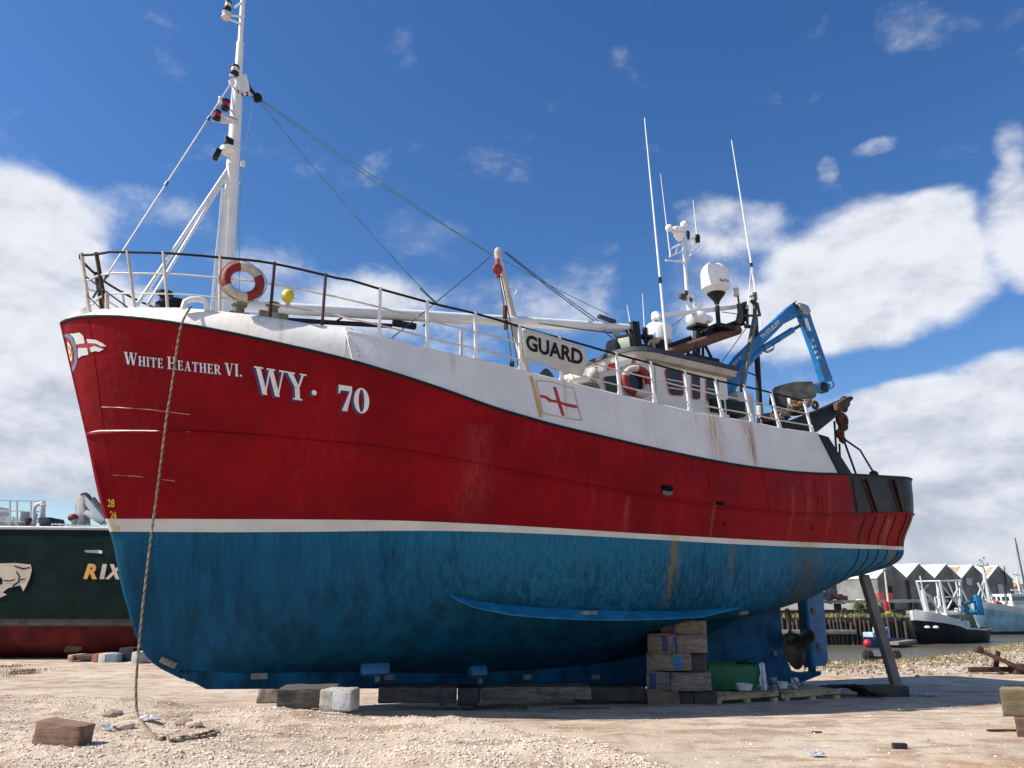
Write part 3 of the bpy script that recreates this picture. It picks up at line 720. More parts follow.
for side in (1, -1): mb.grid([w_col(s, side) for s in sw])
# after face of the whaleback
c1 = w_col(4.05, 1); c2 = w_col(4.05, -1); poly = c1+c2[::-1][1:]
mb.add(poly, [tuple(range(len(poly)))])
wb = mb.build('whaleback', M['white'], boat, smooth=True, autosmooth=45)
mb = MB()
fl = [p for p in w_col(4.05, 1)[:7]]
mb.prism([fl[0]+Vector((A[0], A[1], 0))*.30+Vector((N[0], N[1], -.3))*.035, fl[0]+Vector((A[0], A[1], 0))*.10+Vector((N[0], N[1], -.3))*.035, fl[3]+Vector((A[0], A[1], 0))*.02+Vector((N[0], N[1], 0))*.03, fl[6]+Vector((N[0], N[1], 0))*.01, fl[6]+Vector((A[0], A[1], 0))*.13+Vector((N[0], N[1], 0))*.01], Vector((N[0], N[1], 0))*.03)
mb.build('flange', M['white'], wb)
for k in range(6):
    p = fl[0].lerp(fl[6], .12+k*.15)+Vector((A[0], A[1], 0))*(.21-.015*k)+Vector((N[0], N[1], 0))*.06
    MB().ball(p, .022, n=8).build('bolt', M['piperust'], wb, smooth=True)
# ---- bulwark
bT = lambda s: bS(s)-.10
zTb = zline([(336, 330.5), (380, 337.5), (427, 350), (462, 357.5), (496, 365), (545, 377.5), (620, 396), (665, 406.5), (709, 416), (756, 424), (780, 429), (822, 435)], bT)
sB = list(np.linspace(4.08, 14.55, 50)); SE = 14.95
for side in (1, -1):
    g = []
    for s in sB:
        u = (s-4.08)/(14.55-4.08); s0 = 4.05+(SE-4.05)*u
        b0, z0, b1, z1 = bS(s0), zS(s0), bT(s), zTb(s)
        row = []
        for k in range(5):
            w = k/4; row.append(L(s0+(s-s0)*w, (b0+(b1-b0)*w)*side, z0+(z1-z0)*w))
        row += [L(s, (b1-.05)*side, z1), L(s0, (b0-.06)*side, z0)]
        g.append(row)
    mbb = MB(); mbb.grid(g, closed=True); mbb.add(g[-1], [tuple(range(len(g[-1])))])
    bo = mbb.build('bulwark', M['bulwark'], boat, smooth=True, autosmooth=40)
    if side == 1: bulwark = bo; BB = BVHTree.FromPolygons([Vector(v) for v in mbb.v], mbb.f)
    e0 = g[-1][0]; e1 = g[-1][4]; u_ = Vector((A[0], A[1], 0))
    MB().prism([e1-u_*.02, e1+u_*.26-Vector((0, 0, .03)), L(15.42, bS(15.42)*side, zS(15.42)+.01), e0+Vector((0, 0, .01))], Vector((N[0], N[1], 0))*.07).build('bulwark_end', M['sternblack'], boat, bevel=.01)
    MB().tube([L(s, (bT(s)-.025)*side, zTb(s)+.01) for s in sB], .03, 6).build('capping_rail', M['bulwark'], bo, smooth=True)
for x0, x1_ in (((452, 356), (466, 399)), ((690, 413), (695, 452))):
    P = [shoot(x, y, BB, .003)[0] for x, y in lin(x0, x1_, 6)]; P = [p for p in P if p]
    MB().tube(P, .012, 5).build('weld_seam', M['bulwark'], bulwark)
Z3 = lambda pts: [(300+x*300/1024, 320+y*300/1024) for x, y in pts]
flag = [(Z3([(783, 192), (793, 192), (828, 330), (817, 332)]), 1),
 (Z3([(803, 208), (830, 206), (870, 212), (900, 224), (935, 232), (962, 345), (930, 340), (905, 336), (880, 330), (850, 326), (826, 318)]), 3),
 (Z3([(807, 212), (830, 210), (870, 216), (900, 228), (931, 236), (956, 340), (930, 336), (905, 332), (880, 326), (850, 322), (829, 314)]), 2),
 (Z3([(862, 228), (874, 230), (886, 270), (904, 328), (892, 327), (875, 275)]), 0),
 (Z3([(818, 255), (840, 260), (858, 272), (876, 274), (878, 284), (850, 281), (836, 268), (820, 266)]), 0),
 (Z3([(882, 276), (905, 284), (943, 292), (946, 303), (905, 295), (886, 286)]), 0)]
decal('painted_flag', flag, BB, [M['redtrim'], M['flagpole'], M['bulwark'], M['faint']], bulwark, .006, sub=1, step=.0012)
# ---- decks
g = []
for t in tcols[6:]:
    p = column(t)[6]; g.append([L(p[0], (p[1]-.03)*k, p[2]-.06+.05*(1-k*k)) for k in (1, .5, 0, -.5, -1)])
MB().grid(g).build('main_deck', M['darksteel'], boat)
# ================================================================== gear on deck
AV = Vector((A[0], A[1], 0)); NV = Vector((N[0], N[1], 0)); UP = Vector((0, 0, 1))
RB = Matrix.Rotation(TH, 3, 'Z')                   # box axes: x aft, y starboard
def part(mb, name, mat, parent, smooth=False, bevel=0): return mb.build(name, mat, parent, smooth=smooth, bevel=bevel)
# ---- guard rails: posts stand on the whaleback edge and on the bulwark
bRl = lambda s: (bTw(s)-.04 if s < 4.0 else bT(s)-.09-.006*max(0, s-8))
rail_px = [(95, 257), (135, 255), (190, 256), (240, 259.8), (256, 261), (290, 267), (322, 274.5), (380, 289), (435, 304), (490, 317.5), (522, 327.5), (565, 339.5), (610, 352.5), (650, 363), (686, 373), (719, 381), (756, 389), (772.5, 393), (800, 400), (816, 404)]
zRl = zline(rail_px, bRl, [(.40, 5.62)])
fwd = lambda s: .30*max(0, 1-(s-.4)/2.6)
sr = list(np.linspace(.40, .8, 6))+list(np.linspace(1.0, 14.35, 70))
def rl(frac, side=1):                              # frac 1 = top rail, 0 = foot
    out = []
    for s in sr:
        zf = zTw(s) if s < 4.0 else zTb(s); b1 = bRl(s); b0 = (bTw(s)-.04 if s < 4 else bT(s)-.03)
        out.append(L(s-fwd(s)*frac, (b0+(b1-b0)*frac)*side, zf+(zRl(s)-zf)*frac))
    return out
guard = MB()
top = rl(1, -1)[::-1]+rl(1)
rail_o = part(guard.tube(top, .021, 8), 'railing', M['trim'], boat, smooth=True)
for fr in (.62, .26):
    part(MB().tube(rl(fr, -1)[::-1]+rl(fr), .016, 6), 'mid_rail', M['piperail'], rail_o, smooth=True)
def s_of(px, py, bf):
    r = solve(px, py, bf); return r[0]
def post(s, mat, r=.022, foot=False, side=1, lean=0.0, name='railing_post', ex=.03):
    zf = zTw(s) if s < 4 else zTb(s); b1 = bRl(s); b0 = (bTw(s)-.04 if s < 4 else bT(s)-.03)
    p = L(s, b0*side, zf-.02); q = L(s-lean-fwd(s), b1*side, zRl(s)+ex); mb = MB()
    if foot:
        mb.bar(p, q, .05, .04, up=NV); mb.prism([p-AV*.07, p+AV*.07, p+AV*.02+UP*.22, p-AV*.02+UP*.22], NV*.03)
        return part(mb, name, mat, rail_o, bevel=.006)
    mb.tube([p, q], r, 8); return part(mb, name, mat, rail_o, smooth=True)
for px, py, mt in ((135, 308, 'piperust'), (168, 307, 'piperail'), (220, 311, 'piperust'), (270, 317, 'rust'), (322, 326, 'rustpost')):
    s = s_of(px, py, lambda q: bTw(q)-.04); post(s, M[mt], .026)
    post(s, M['piperust'], .024, side=-1)
for side in (1, -1):
    post(.42, M['piperust'], .03, side=side); post(.62, M['rust'], .034, side=side)
for px, py in ((379, 337), (427, 349.5), (476, 361), (521, 371), (562, 381.5), (620, 396), (655, 404), (690, 412), (722.5, 417.5), (752, 424), (779.5, 428), (812.5, 434)):
    s = s_of(px, py, lambda q: bT(q)-.03); ln = 0 if px < 700 else .05
    post(s, M['pipewhite'], foot=True, lean=ln); post(s, M['pipewhite'], foot=True, side=-1, lean=ln)
part(MB().tube([B(461, 357, 2.5), B(461, 331, 2.5)], .03, 8), 'rusty_stanchion', M['piperust'], boat, smooth=True)
part(MB().tube([B(85, 276, .1), B(127, 307, 1.0)], .014, 6), 'diagonal_brace', M['trim'], rail_o, smooth=True)
part(MB().tube([B(86, 294, .1), B(101, 309, .5)], .012, 6), 'diagonal_brace', M['rust'], rail_o, smooth=True)
part(MB().tube([B(107, 308, .8), B(107, 294, .8)], .035, 8), 'short_post', M['piperust'], rail_o, smooth=True)
# fairlead hoop on the whaleback edge
hp = [(183, 309), (185, 302), (190, 299.5), (198, 299), (205, 301), (207, 305), (207, 311)]
part(MB().tube([B(x, y, 1.72) for x, y in hp], .045, 8), 'fairlead', M['pipewhite'], boat, smooth=True)
# ---- windlass, bollards and clutter on the foredeck
mb = MB(); c = B(170, 307, 1.0)
mb.lathe([(.12, -.2), (.12, .06), (.07, .10), (.07, .18), (.14, .22), (.14, .26), (.02, .28)], B(163, 307, .9), 14)
mb.lathe([(.14, -.2), (.14, .05), (.20, .08), (.20, .12), (.02, .14)], B(174, 308, .9), 14)
part(mb, 'windlass', M['black'], boat, smooth=True)
for x, w in ((238, .2), (272, .3)):
    mb = MB(); p = B(x, 318, 1.3); mb.box(p+UP*(-.05), (w*1.6, .3, .22), RB); mb.lathe([(.09, 0), (.09, .2), (.13, .22), (.13, .26), (.01, .27)], p, 12)
    part(mb, 'deck_bollard', M['tan'], boat, bevel=.01)
# ---- foremast
m0 = B(224, 318, 0); m1 = B(237.5, 88, 0); m2 = B(243.5, -10, 0); m3 = B(245.5, -40, 0)
mast = part(MB().tube([m0-UP*.6, m0, m0.lerp(m1, .5), m1, m1+(m2-m1)*.01, m1.lerp(m2, .45), m1.lerp(m2, .455), m2, m3], [.135, .13, .125, .105, .075, .07, .05, .045, .03], 16), 'foremast', M['pipewhite'], boat, smooth=True)
part(MB().prism([m1+UP*.30, m1+UP*.36+AV*.14, m1+AV*.26-UP*.06, m1-UP*.2, m1-AV*.18+UP*.1], NV*.05), 'mast_head_plate', M['pipewhite'], mast, bevel=.01)
# ladder on the fore side
for k, dx in enumerate((-6.0, -10.5)):
    a = B(222+dx, 312, .05); b = B(231+dx*.75, 188, .05)
    part(MB().bar(a, b, .035, .05), 'ladder_rail', M['pipewhite'], mast)
for k in range(17):
    f = (k+.5)/17; a = B(216, 312, .05).lerp(B(226.5, 188, .05), f); b = B(211.5, 312, .05).lerp(B(223, 188, .05), f)
    part(MB().tube([a, b], .014, 6), 'rung', M['pipewhite'], mast, smooth=True)
part(MB().tube([B(225, 183, .05), B(236, 178, .05), B(239, 184, -.03)], .03, 6), 'ladder_bracket', M['pipewhite'], mast, smooth=True)
for a, b, bb in (((231.5, 163), (136, 306), .55), ((233, 165), (147, 306), .45)):
    p0, p1 = B(*a, 0), B(*b, bb)
    part(MB().tube([p0, p1], .028, 8), 'mast_brace', M['pipewhite'], mast, smooth=True)
p0, p1 = B(231.5, 163, 0), B(141, 300, 0)-UP*.1
p1 = L(.95, -.5, 4.75); part(MB().tube([p0, p1], .028, 8), 'mast_brace', M['pipewhite'], mast, smooth=True)
# brackets with lights
def zz(x, y): return (120+x/4, y/4)
def lamp(px, py, b, r=.07, h=.16, mat='lens', parent=None, body='black'):
    p = B(px, py, b); mb = MB().lathe([(r*.9, -h*.5), (r, -h*.45), (r, -h*.25), (r*.5, -h*.22), (r*.5, h*.24), (r, h*.26), (r, h*.4), (r*.3, h*.5)], p, 12)
    o = part(mb, 'navigation_lamp', M[body], parent or mast, smooth=True)
    part(MB().lathe([(r*.8, -h*.22), (r*.86, 0), (r*.8, h*.24)], p, 12), 'lamp_lens', M[mat], o, smooth=True); return o
for a, b in (((458, 30), (490, 8)), ((420, 70), (490, 98)), ((415, 60), (498, 66))):
    part(MB().tube([B(*zz(*a), .12), B(*zz(*b), 0)], .02, 6), 'lamp_bracket', M['pipewhite'], mast, smooth=True)
lamp(*zz(432, 22), .12, .07, .2); lamp(*zz(425, 62), .12, .09, .14, 'lens', body='piperust')
lamp(*zz(459, 280), 0.1, .085, .22)
part(MB().tube([B(*zz(440, 300), .1), B(*zz(480, 300), 0)], .03, 6), 'lamp_bracket', M['pipewhite'], mast, smooth=True)
lamp(*zz(422, 418), .15, .08, .22, 'lensred'); lamp(*zz(388, 460), .25, .075, .2, 'lensred'); lamp(*zz(403, 402), .15, .05, .16, 'lens', body='pipewhite')
part(MB().prism([B(*zz(*q), .2) for q in ((370, 480), (410, 490), (470, 492), (470, 478), (430, 462), (395, 455))], UP*.05), 'lamp_platform', M['pipewhite'], mast)
part(MB().tube([B(*zz(430, 440), .1), B(*zz(475, 445), 0)], .025, 6), 'lamp_bracket', M['pipewhite'], mast, smooth=True)
part(MB().tube([B(*zz(455, 455), .1), B(*zz(470, 490), 0)], .02, 6), 'lamp_bracket', M['piperust'], mast, smooth=True)
part(MB().lathe([(.17, 0), (.16, -.08), (.05, -.13)], B(*zz(437, 596), .05), 16), 'lamp_platform', M['pipewhite'], mast, smooth=True)
part(MB().box(B(*zz(436, 566), .1), (.17, .10, .14), RB @ Matrix.Rotation(.5, 3, 'Z')), 'floodlight', M['black'], mast, bevel=.02)
part(MB().box(B(*zz(388, 618), .1), (.10, .16, .2), RB @ Matrix.Rotation(.3, 3, 'Y')), 'floodlight', M['black'], mast, bevel=.02)
part(MB().tube([B(*zz(400, 600), .1), B(*zz(440, 610), .05), B(*zz(470, 650), 0)], .03, 6), 'lamp_bracket', M['pipewhite'], mast, smooth=True)
part(MB().box(B(*zz(492, 655), -.1), (.08, .08, .1), RB), 'cleat', M['pipewhite'], mast, bevel=.01)
mb = MB()
for k, (x, y) in enumerate(((455, 350), (470, 368), (490, 378), (508, 376), (522, 366), (516, 345))):
    mb.torus(B(*zz(x, y), .12-.03*k), .035, .012, (1, k % 2, .5), 10, 6)
part(mb, 'chain', M['black'], mast, smooth=True)
blk = B(*zz(548, 391), -.25)
part(MB().lathe([(.09, -.05), (.11, 0), (.09, .05)], blk, 12, axis=NV).bar(B(*zz(516, 348), -.1), blk, .05, .05), 'pulley_block', M['black'], mast, bevel=.01)
# ---- rigging
def wire(name, pts, r, mat, sag=0, parent=None, n=14):
    P = []
    for i in range(len(pts)-1):
        for k in range(n):
            f = k/n; P.append(pts[i].lerp(pts[i+1], f)-UP*sag*4*f*(1-f))
    P.append(pts[-1]); return part(MB().tube(P, r, 5), name, mat, parent or boat, smooth=True)
f0 = B(*zz(447, 330), 0); f1 = B(106, 277, .3); f2 = B(93, 298, .15)
wire('forestay', [f0, f1], .016, M['wirelight']); wire('forestay', [f1, f2], .02, M['wire'])
for f in (.2, .55, .98): part(MB().tube([f0.lerp(f1, f), f0.lerp(f1, f+.02)], .03, 6), 'rigging_screw', M['wire'], boat, smooth=True)
wire('halyard', [B(253.5, 98, -.2), B(240, 185, -.15), B(239, 300, -.1)], .008, M['ropegreen'])
wire('green_rope', [blk, B(437, 304, .3)], .010, M['ropegreen'], .12)
part(MB().tube([B(420, 288, .3), B(437, 304, .3)], .022, 6), 'rigging_screw', M['ropegreen'], boat, smooth=True)
wire('green_rope', [blk, B(608, 314, 0)], .009, M['ropegreen'], .30)
wire('green_rope', [blk+AV*.05, B(492, 256, 0)], .009, M['ropegreen'], .02)
wire('wire_rope', [B(490, 257, 0), B(388, 341, 1.2)], .011, M['wire'], .02)
wire('wire_rope', [B(504, 252, 0), B(593, 320, 0), B(620, 344, .1)], .013, M['wire'], .03)
wire('wire_rope', [B(506, 252, -.1), B(596, 319, -.1), B(612, 333, -.1)], .012, M['wire'], .03)
wire('wire_rope', [B(520, 320, .1), B(620, 334, .1)], .014, M['wire'], .02)
# ---- derrick boom lying fore and aft
d0, d1, d2 = B(236, 306, 0), B(430, 316.5, 0), B(633, 328.5, 0)
boom = part(MB().tube([d0, d0.lerp(d1, .3), d1, d1.lerp(d2, .6), d2], [.10, .115, .12, .12, .10], 14), 'derrick_boom', M['pipewhite'], boat, smooth=True)
part(MB().tube([d0.lerp(d1, .12)-UP*.22, d0.lerp(d2, .33)-UP*.24], .05, 8), 'gear_bar', M['black'], boom, smooth=True)
for f in (.25, .45):
    p = d0.lerp(d2, f); part(MB().tube([p-UP*.25-AV*.4, p+UP*.1], .02, 6), 'strut', M['black'], boom, smooth=True)
part(MB().box(d0.lerp(d2, .36)-UP*.2, (.5, .12, .12), RB), 'boom_fitting', M['black'], boom, bevel=.02)
part(MB().lathe([(.07, -.03), (.09, 0), (.07, .03)], B(616, 334, .12), 14, axis=NV), 'pulley_block', M['steel'], boom, smooth=True)
part(MB().bar(B(598, 316, .05), B(615, 322, .05), .10, .08), 'shackle', M['darksteel'], boom, bevel=.01)
# ---- sloping derrick post with its tackle
p0, p1 = B(541, 398, 0)-UP*.8, B(497, 252, 0)
q0 = p1.lerp(p0, .72)
dp = part(MB().tube([p0, q0, p1], [.11, .10, .075], 12), 'derrick_post', M['piperust'], boat, smooth=True)
part(MB().lathe([(.06, -.1), (.08, 0), (.08, .08), (.04, .12)], B(498, 253, 0), 10), 'post_head', M['piperust'], dp, smooth=True)
part(MB().lathe([(.10, -.06), (.13, 0), (.10, .06)], B(497.5, 269, .12), 14, axis=NV).bar(B(497, 259, .1), B(498, 277, .12), .09), 'pulley_block', M['rustred'], dp, bevel=.01)
part(MB().torus(B(512, 290, -.02), .11, .012, NV, 20, 6), 'rope_ring', M['pipewhite'], dp, smooth=True)
w1 = wire('tackle_wire', [B(499, 276, .12), B(505, 312, .25), B(512, 363, .5)], .014, M['wire'], 0, dp)
w2 = wire('tackle_wire', [B(501, 276, .12), B(510, 320, .25), B(518, 366, .5)], .014, M['wire'], 0, dp)
for x, y, h in ((505, 312, .28), (506, 325, .2), (512, 366, .2)):
    part(MB().tube([B(x, y, .28)+UP*h/2, B(x, y, .28)-UP*h/2], .05, 8), 'tackle_block', M['rust'], dp, smooth=True)
part(MB().lathe([(.16, -.2), (.2, -.05), (.14, .1), (.05, .2)], B(546, 378, .3), 10), 'winch_drum', M['darksteel'], boat, smooth=True)
# ---- wheelhouse
wplan = [(10.62, 0), (10.64, .5), (10.68, .95), (10.78, 1.2), (10.95, 1.33), (11.25, 1.38), (13.3, 1.38), (13.3, 0)]
full = wplan+[(s, -b) for s, b in wplan[::-1][1:-1]]
ztop = lambda s: 5.02-.03*(s-10.5) if s > 10.5 else 5.02
mb = MB(); zb_ = 2.5
rows_ = [[L(s, b, zb_) for s, b in full], [L(s, b, ztop(s)) for s, b in full]]
mb.grid(rows_, closed=True); mb.add(rows_[1], [tuple(range(len(full)))])
house = part(mb, 'wheelhouse', M['house'], boat, smooth=True, bevel=0)
fp = [(9.25, 0), (9.3, .7), (9.55, 1.05), (9.95, 1.24), (10.4, 1.34), (10.95, 1.375), (10.95, -1.375), (10.4, -1.34), (9.95, -1.24), (9.55, -1.05), (9.3, -.7)]
zf_ = lambda s: 4.50+.30*(s-9.25)
mf_ = MB(); fr_ = [[L(s, b, zb_) for s, b in fp], [L(s, b, zf_(s)) for s, b in fp]]
mf_.grid(fr_, closed=True); mf_.add(fr_[1], [tuple(range(len(fp)))]); part(mf_, 'wheelhouse_front', M['house'], house, smooth=True)
er = [L(s-.03, b*1.03, zf_(s)+.03) for s, b in fp[1:6]]
k0_ = len(mb.v); hsv_ = list(mb.v)+[tuple(v) for v in mf_.v]; hsf_ = list(mb.f)+[tuple(q+k0_ for q in f) for f in mf_.f]
HS = BVHTree.FromPolygons([Vector(v) for v in hsv_], hsf_)
def off_plan(d):
    cs, cb = 12.0, 0; out = []
    for s, b in full:
        v = Vector((s-cs, b)); ln = v.length; out.append((s+(v.x/ln)*d, b+(v.y/ln)*d))
    return out
ro = off_plan(.20); rt = off_plan(.26); r2 = off_plan(-.1)
mb = MB(); mb.grid([[L(s, b, ztop(s)-.02) for s, b in full], [L(s, b, ztop(s)+.0) for s, b in ro], [L(s, b, ztop(s)+.13) for s, b in rt]], closed=True)
part(mb, 'roof_fascia', M['fascia'], house, smooth=True)
mb = MB(); rp = [[L(s, b, ztop(s)+.135) for s, b in off_plan(.29)], [L(s, b, ztop(s)+.24) for s, b in off_plan(.27)], [L(s, b, ztop(s)+.32) for s, b in r2]]
mb.grid(rp, closed=True); mb.add(rp[2], [tuple(range(len(full)))]); mb.add(rp[0], [tuple(range(len(full)))[::-1]])
part(mb, 'roof', M['roof'], house, smooth=True)
def window(px_, bars=(), frame='redtrim'):
    """px_ = outline in pixels, clockwise from top left, laid on the house side"""
    cx = sum(p[0] for p in px_)/len(px_); cy = sum(p[1] for p in px_)/len(px_)
    rnd = []
    k = len(px_)
    for i in range(k):                             # rounded corners
        a, b, c = px_[i-1], px_[i], px_[(i+1) % k]
        for u in (.82, .92, 1.0): rnd.append((b[0]+(a[0]-b[0])*(1-u)*1.2, b[1]+(a[1]-b[1])*(1-u)*1.2)) if u < 1 else None
        rnd.append((b[0]*.9+(a[0]+c[0])*.05, b[1]*.9+(a[1]+c[1])*.05))
        for u in (.92, .82): rnd.append((b[0]+(c[0]-b[0])*(1-u)*1.2, b[1]+(c[1]-b[1])*(1-u)*1.2))
    big = [(cx+(x-cx)*1.13+.7, cy+(y-cy)*1.07) for x, y in rnd]
    o = decal('window', [(big, 0)], HS, [M[frame]], house, .02)
    decal('window_pane', [(rnd, 0)], HS, [M['glass']], o, .032)
    P = [shoot(x, y, HS, .03)[0] for x, y in big+[big[0]]]
    if all(P): part(MB().tube(P, .010, 5), 'window_frame', M[frame], o, smooth=True)
    for a, b in bars:
        P = [shoot(*a, HS, .04)[0], shoot(*b, HS, .04)[0]]
        if all(P): part(MB().tube(P, .014, 5), 'window_bar', M['pipewhite'], o)
    return o
window([(603.5, 378), (615, 376.5), (618.5, 393), (606, 392)])
window([(664.5, 370.2), (679.5, 371.5), (681, 395), (669, 394)], [((666, 379.5), (681, 382.5)), ((667, 388), (681, 390))])
window([(691, 375.5), (697.5, 376.5), (698, 398.5), (691.5, 398)], [((691, 385), (698, 387))])
window([(705.5, 378.5), (716, 380.5), (716.5, 402), (706, 400.5)], [((706, 389), (716, 391))])
# round-topped door light behind the lifebuoy
window([(628, 372), (640, 371), (641, 393), (630, 393)])
part(MB().tube([shoot(655.5, 366, HS, .02)[0], shoot(656.5, 402, HS, .02)[0]], .02, 5), 'door_edge', M['pipewhite'], house)
part(MB().box(B(717, 406, 1.45), (.35, .12, .3), RB), 'vent_box', M['black'], house, bevel=.02)
part(MB().box(B(733, 409, 1.3), (.55, .25, .35), RB), 'vent_box', M['black'], house, bevel=.02)
part(MB().box(B(727, 396, .7)-UP*.55, (.5, 1.2, 1.0), RB), 'aft_casing', M['lightgrey'], house, bevel=.03)
# lower house in front, under its red and white awning
lp = [(8.2, .0), (8.25, .9), (8.7, 1.15), (9.9, 1.15), (9.9, -1.15), (8.7, -1.15), (8.25, -.9)]
mb = MB(); r_ = [[L(s, b, 2.5) for s, b in lp], [L(s, b, 3.95+.28*(s-8.2)) for s, b in lp]]
mb.grid(r_, closed=True); mb.add(r_[1], [tuple(range(len(lp)))])
fore = part(mb, 'fore_casing', M['house'], boat, bevel=.03)
aw = [B(590, 366, 1.0), B(597, 361, .8), B(613, 356.5, .7), B(612, 360, 1.1), B(600, 363.5, 1.15), B(590, 369, 1.2)]
def dazzle():
    m, T, b, co = new_mat('red_white_awning')
    c = T.ramp(T.noise(T.scale(co, (3, 3, 1)), 1.6, 2, .5), .42, .50); T.link(T.mix(c, (.62, .05, .04), (.8, .78, .74)), b.inputs['Base Color']); b.inputs['Roughness'].default_value = .8
    return m
M['awning'] = dazzle()
mb = MB()
mb.grid([[p-UP*.10+NV*.02, p+UP*.03+NV*.02, p+UP*.05-NV*.1] for p in er])
for pts in (((552, 386, 1.1), (568, 379, 1.0), (570, 383.5, 1.15), (558, 389.5, 1.2)),):
    mb.prism([B(*q) for q in pts], UP*.03)
part(mb, 'awning_edge', M['awning'], fore)
part(MB().ball(B(593, 375, 1.3), .13, (1, 1, 1.2)), 'hooded_lamp', M['buoywhite'], fore, smooth=True)
mb = MB(); rr = random.Random(4)
for k in range(7):
    p = B(583+k*1.6, 386+rr.uniform(-2, 2), 1.5); mb.ball(p, .13, (1.3, 1, .45), 10)
part(mb, 'net_bundle', M['tan'], fore, smooth=True)
# ---- wheelhouse top: searchlight, black rack, domes, scanner, mast
def dome(px, py, b, r, h, name='satellite_dome'):
    c = B(px, py, b); prof = [(r*.60, 0), (r*.97, h*.15), (r, h*.24), (r, h*.60)]+[(r*math.cos(a)**.8, h*.60+h*.40*math.sin(a)) for a in [math.pi/2*k/7 for k in range(1, 8)]]
    return part(MB().lathe(prof, c, 28), name, M['gel'], boat, smooth=True)
d_ = dome(716.2, 293.5, 0, .37, .86)
_m = MB().lathe([(.362, 0), (.372, .3), (.37, .55)], B(716.2, 291.5, 0), 28); DB = BVHTree.FromPolygons([Vector(v) for v in _m.v], _m.f)
text_decal('dome_lettering', 'SeaTel', [(719.5, 281.5), (728, 282.5), (728, 280), (719.5, 278.5)], DB, M['navy'], d_, .03, .02)
c = B(716.2, 293.5, 0); part(MB().lathe([(.06, -.30), (.08, -.22), (.24, -.01)], c, 18), 'dome_cone', M['black'], d_, smooth=True)
part(MB().tube([c-UP*.35, c-UP*1.05], .06, 10), 'dome_post', M['black'], d_, smooth=True)
part(MB().box(c-UP*1.0, (.6, .6, .12), RB), 'dome_base', M['black'], d_, bevel=.02)
d_ = dome(659, 345, 0, .335, .60)
c = B(659, 345, 0); part(MB().tube([c+UP*.02, c-UP*.3], .10, 10), 'dome_post', M['black'], d_, smooth=True)
for k in (-1, 1): part(MB().tube([c+AV*.25*k-UP*.0, c+AV*.3*k-UP*.38], .03, 6), 'dome_leg', M['black'], d_, smooth=True)
d_ = dome(656, 321, .15, .11, .24)
part(MB().tube([B(656, 321, .15), B(657, 330, .1)], .05, 8), 'dome_post', M['darksteel'], d_, smooth=True)
# radar scanner
sc_ = B(697, 322, 0); rad = part(MB().lathe([(.16, -.10), (.27, .02), (.28, .12), (.22, .22), (.10, .27)], sc_, 18), 'radar_turret', M['gel'], boat, smooth=True)
a_, b_ = B(657.5, 316.2, .45), B(735, 307, -.30)
part(MB().bar(a_, b_, .10, .11), 'radar_scanner', M['gel'], rad, bevel=.02)
part(MB().tube([sc_-UP*.08, B(696, 363, 0)], .10, 10), 'radar_post', M['black'], rad, smooth=True)
part(MB().box(sc_-UP*.14, (.4, .4, .08), RB), 'radar_plate', M['black'], rad, bevel=.02)
part(MB().tube([B(700, 335, 0), B(715, 365, 0)], .04, 8), 'brace', M['black'], rad, smooth=True)
part(MB().tube([B(700, 330, 0), B(712, 338, 0)], .025, 8), 'brace', M['black'], rad, smooth=True)
part(MB().box(B(698, 361, 0), (1.0, .5, .14), RB), 'radar_base', M['black'], rad, bevel=.03)
part(MB().lathe([(.06, -.12), (.10, 0), (.10, .08), (.04, .12)], B(708, 320, .1), 14, axis=(.4, -.8, .3)), 'loudhailer', M['gel'], rad, smooth=True)
part(MB().lathe([(.10, -.1), (.12, 0), (.05, .08)], B(697.5, 304, 0), 12), 'gps_mushroom', M['gel'], rad, smooth=True)
# aerial mast with spreader
def z2(x, y): return (640+x/8, 210+y/8)
tm = part(MB().tube([B(690, 318, 0), B(*z2(375, 640), 0), B(*z2(345, 250), 0), B(*z2(325, 190), 0)], [.055, .05, .035, .03], 10), 'aerial_mast', M['pipewhite'], boat, smooth=True)
for a, b in (((205, 403), (352, 415)), ((352, 415), (480, 280)), ((232, 318), (470, 205)), ((235, 375), (475, 260)), ((240, 318), (242, 372)), ((428, 222), (432, 275)), ((300, 290), (290, 340))):
    part(MB().tube([B(*z2(*a), 0), B(*z2(*b), 0)], .022, 6), 'spreader_bar', M['pipewhite'], tm, smooth=True)
for x, y, r in ((233, 145, .10), (353, 118, .105)):
    part(MB().ball(B(*z2(x, y), 0), r), 'gps_ball', M['gel'], tm, smooth=True)
part(MB().ball(B(*z2(300, 160), 0), .13, (1.5, 1, .75)).lathe([(.05, -.2), (.15, -.03)], B(*z2(312, 190), 0), 12), 'weather_unit', M['gel'], tm, smooth=True)
part(MB().lathe([(.03, -.1), (.05, 0), (.05, .1), (.02, .14)], B(*z2(385, 205), 0), 8), 'small_lamp', M['black'], tm, smooth=True)
part(MB().lathe([(.06, -.1), (.07, 0), (.07, .1), (.02, .14)], B(*z2(460, 232), 0), 8), 'small_lamp', M['black'], tm, smooth=True)
mb = MB()
for x, y in ((330, 690), (365, 665), (350, 700), (395, 720)): mb.box(B(*z2(x, y), 0), (.12, .1, .12), RB @ Matrix.Rotation(x*.1, 3, 'Y'))
part(mb, 'lamp_cluster', M['darksteel'], tm, bevel=.015)
part(MB().box(B(*z2(410, 695), 0), (.16, .06, .12), RB @ Matrix.Rotation(-.6, 3, 'Y')), 'floodlight', M['gel'], tm, bevel=.015)
part(MB().lathe([(.04, -.15), (.10, -.03), (.10, .03), (.03, .07)], B(698, 303.5, -.1), 12), 'gps_mushroom', M['gel'], tm, smooth=True)
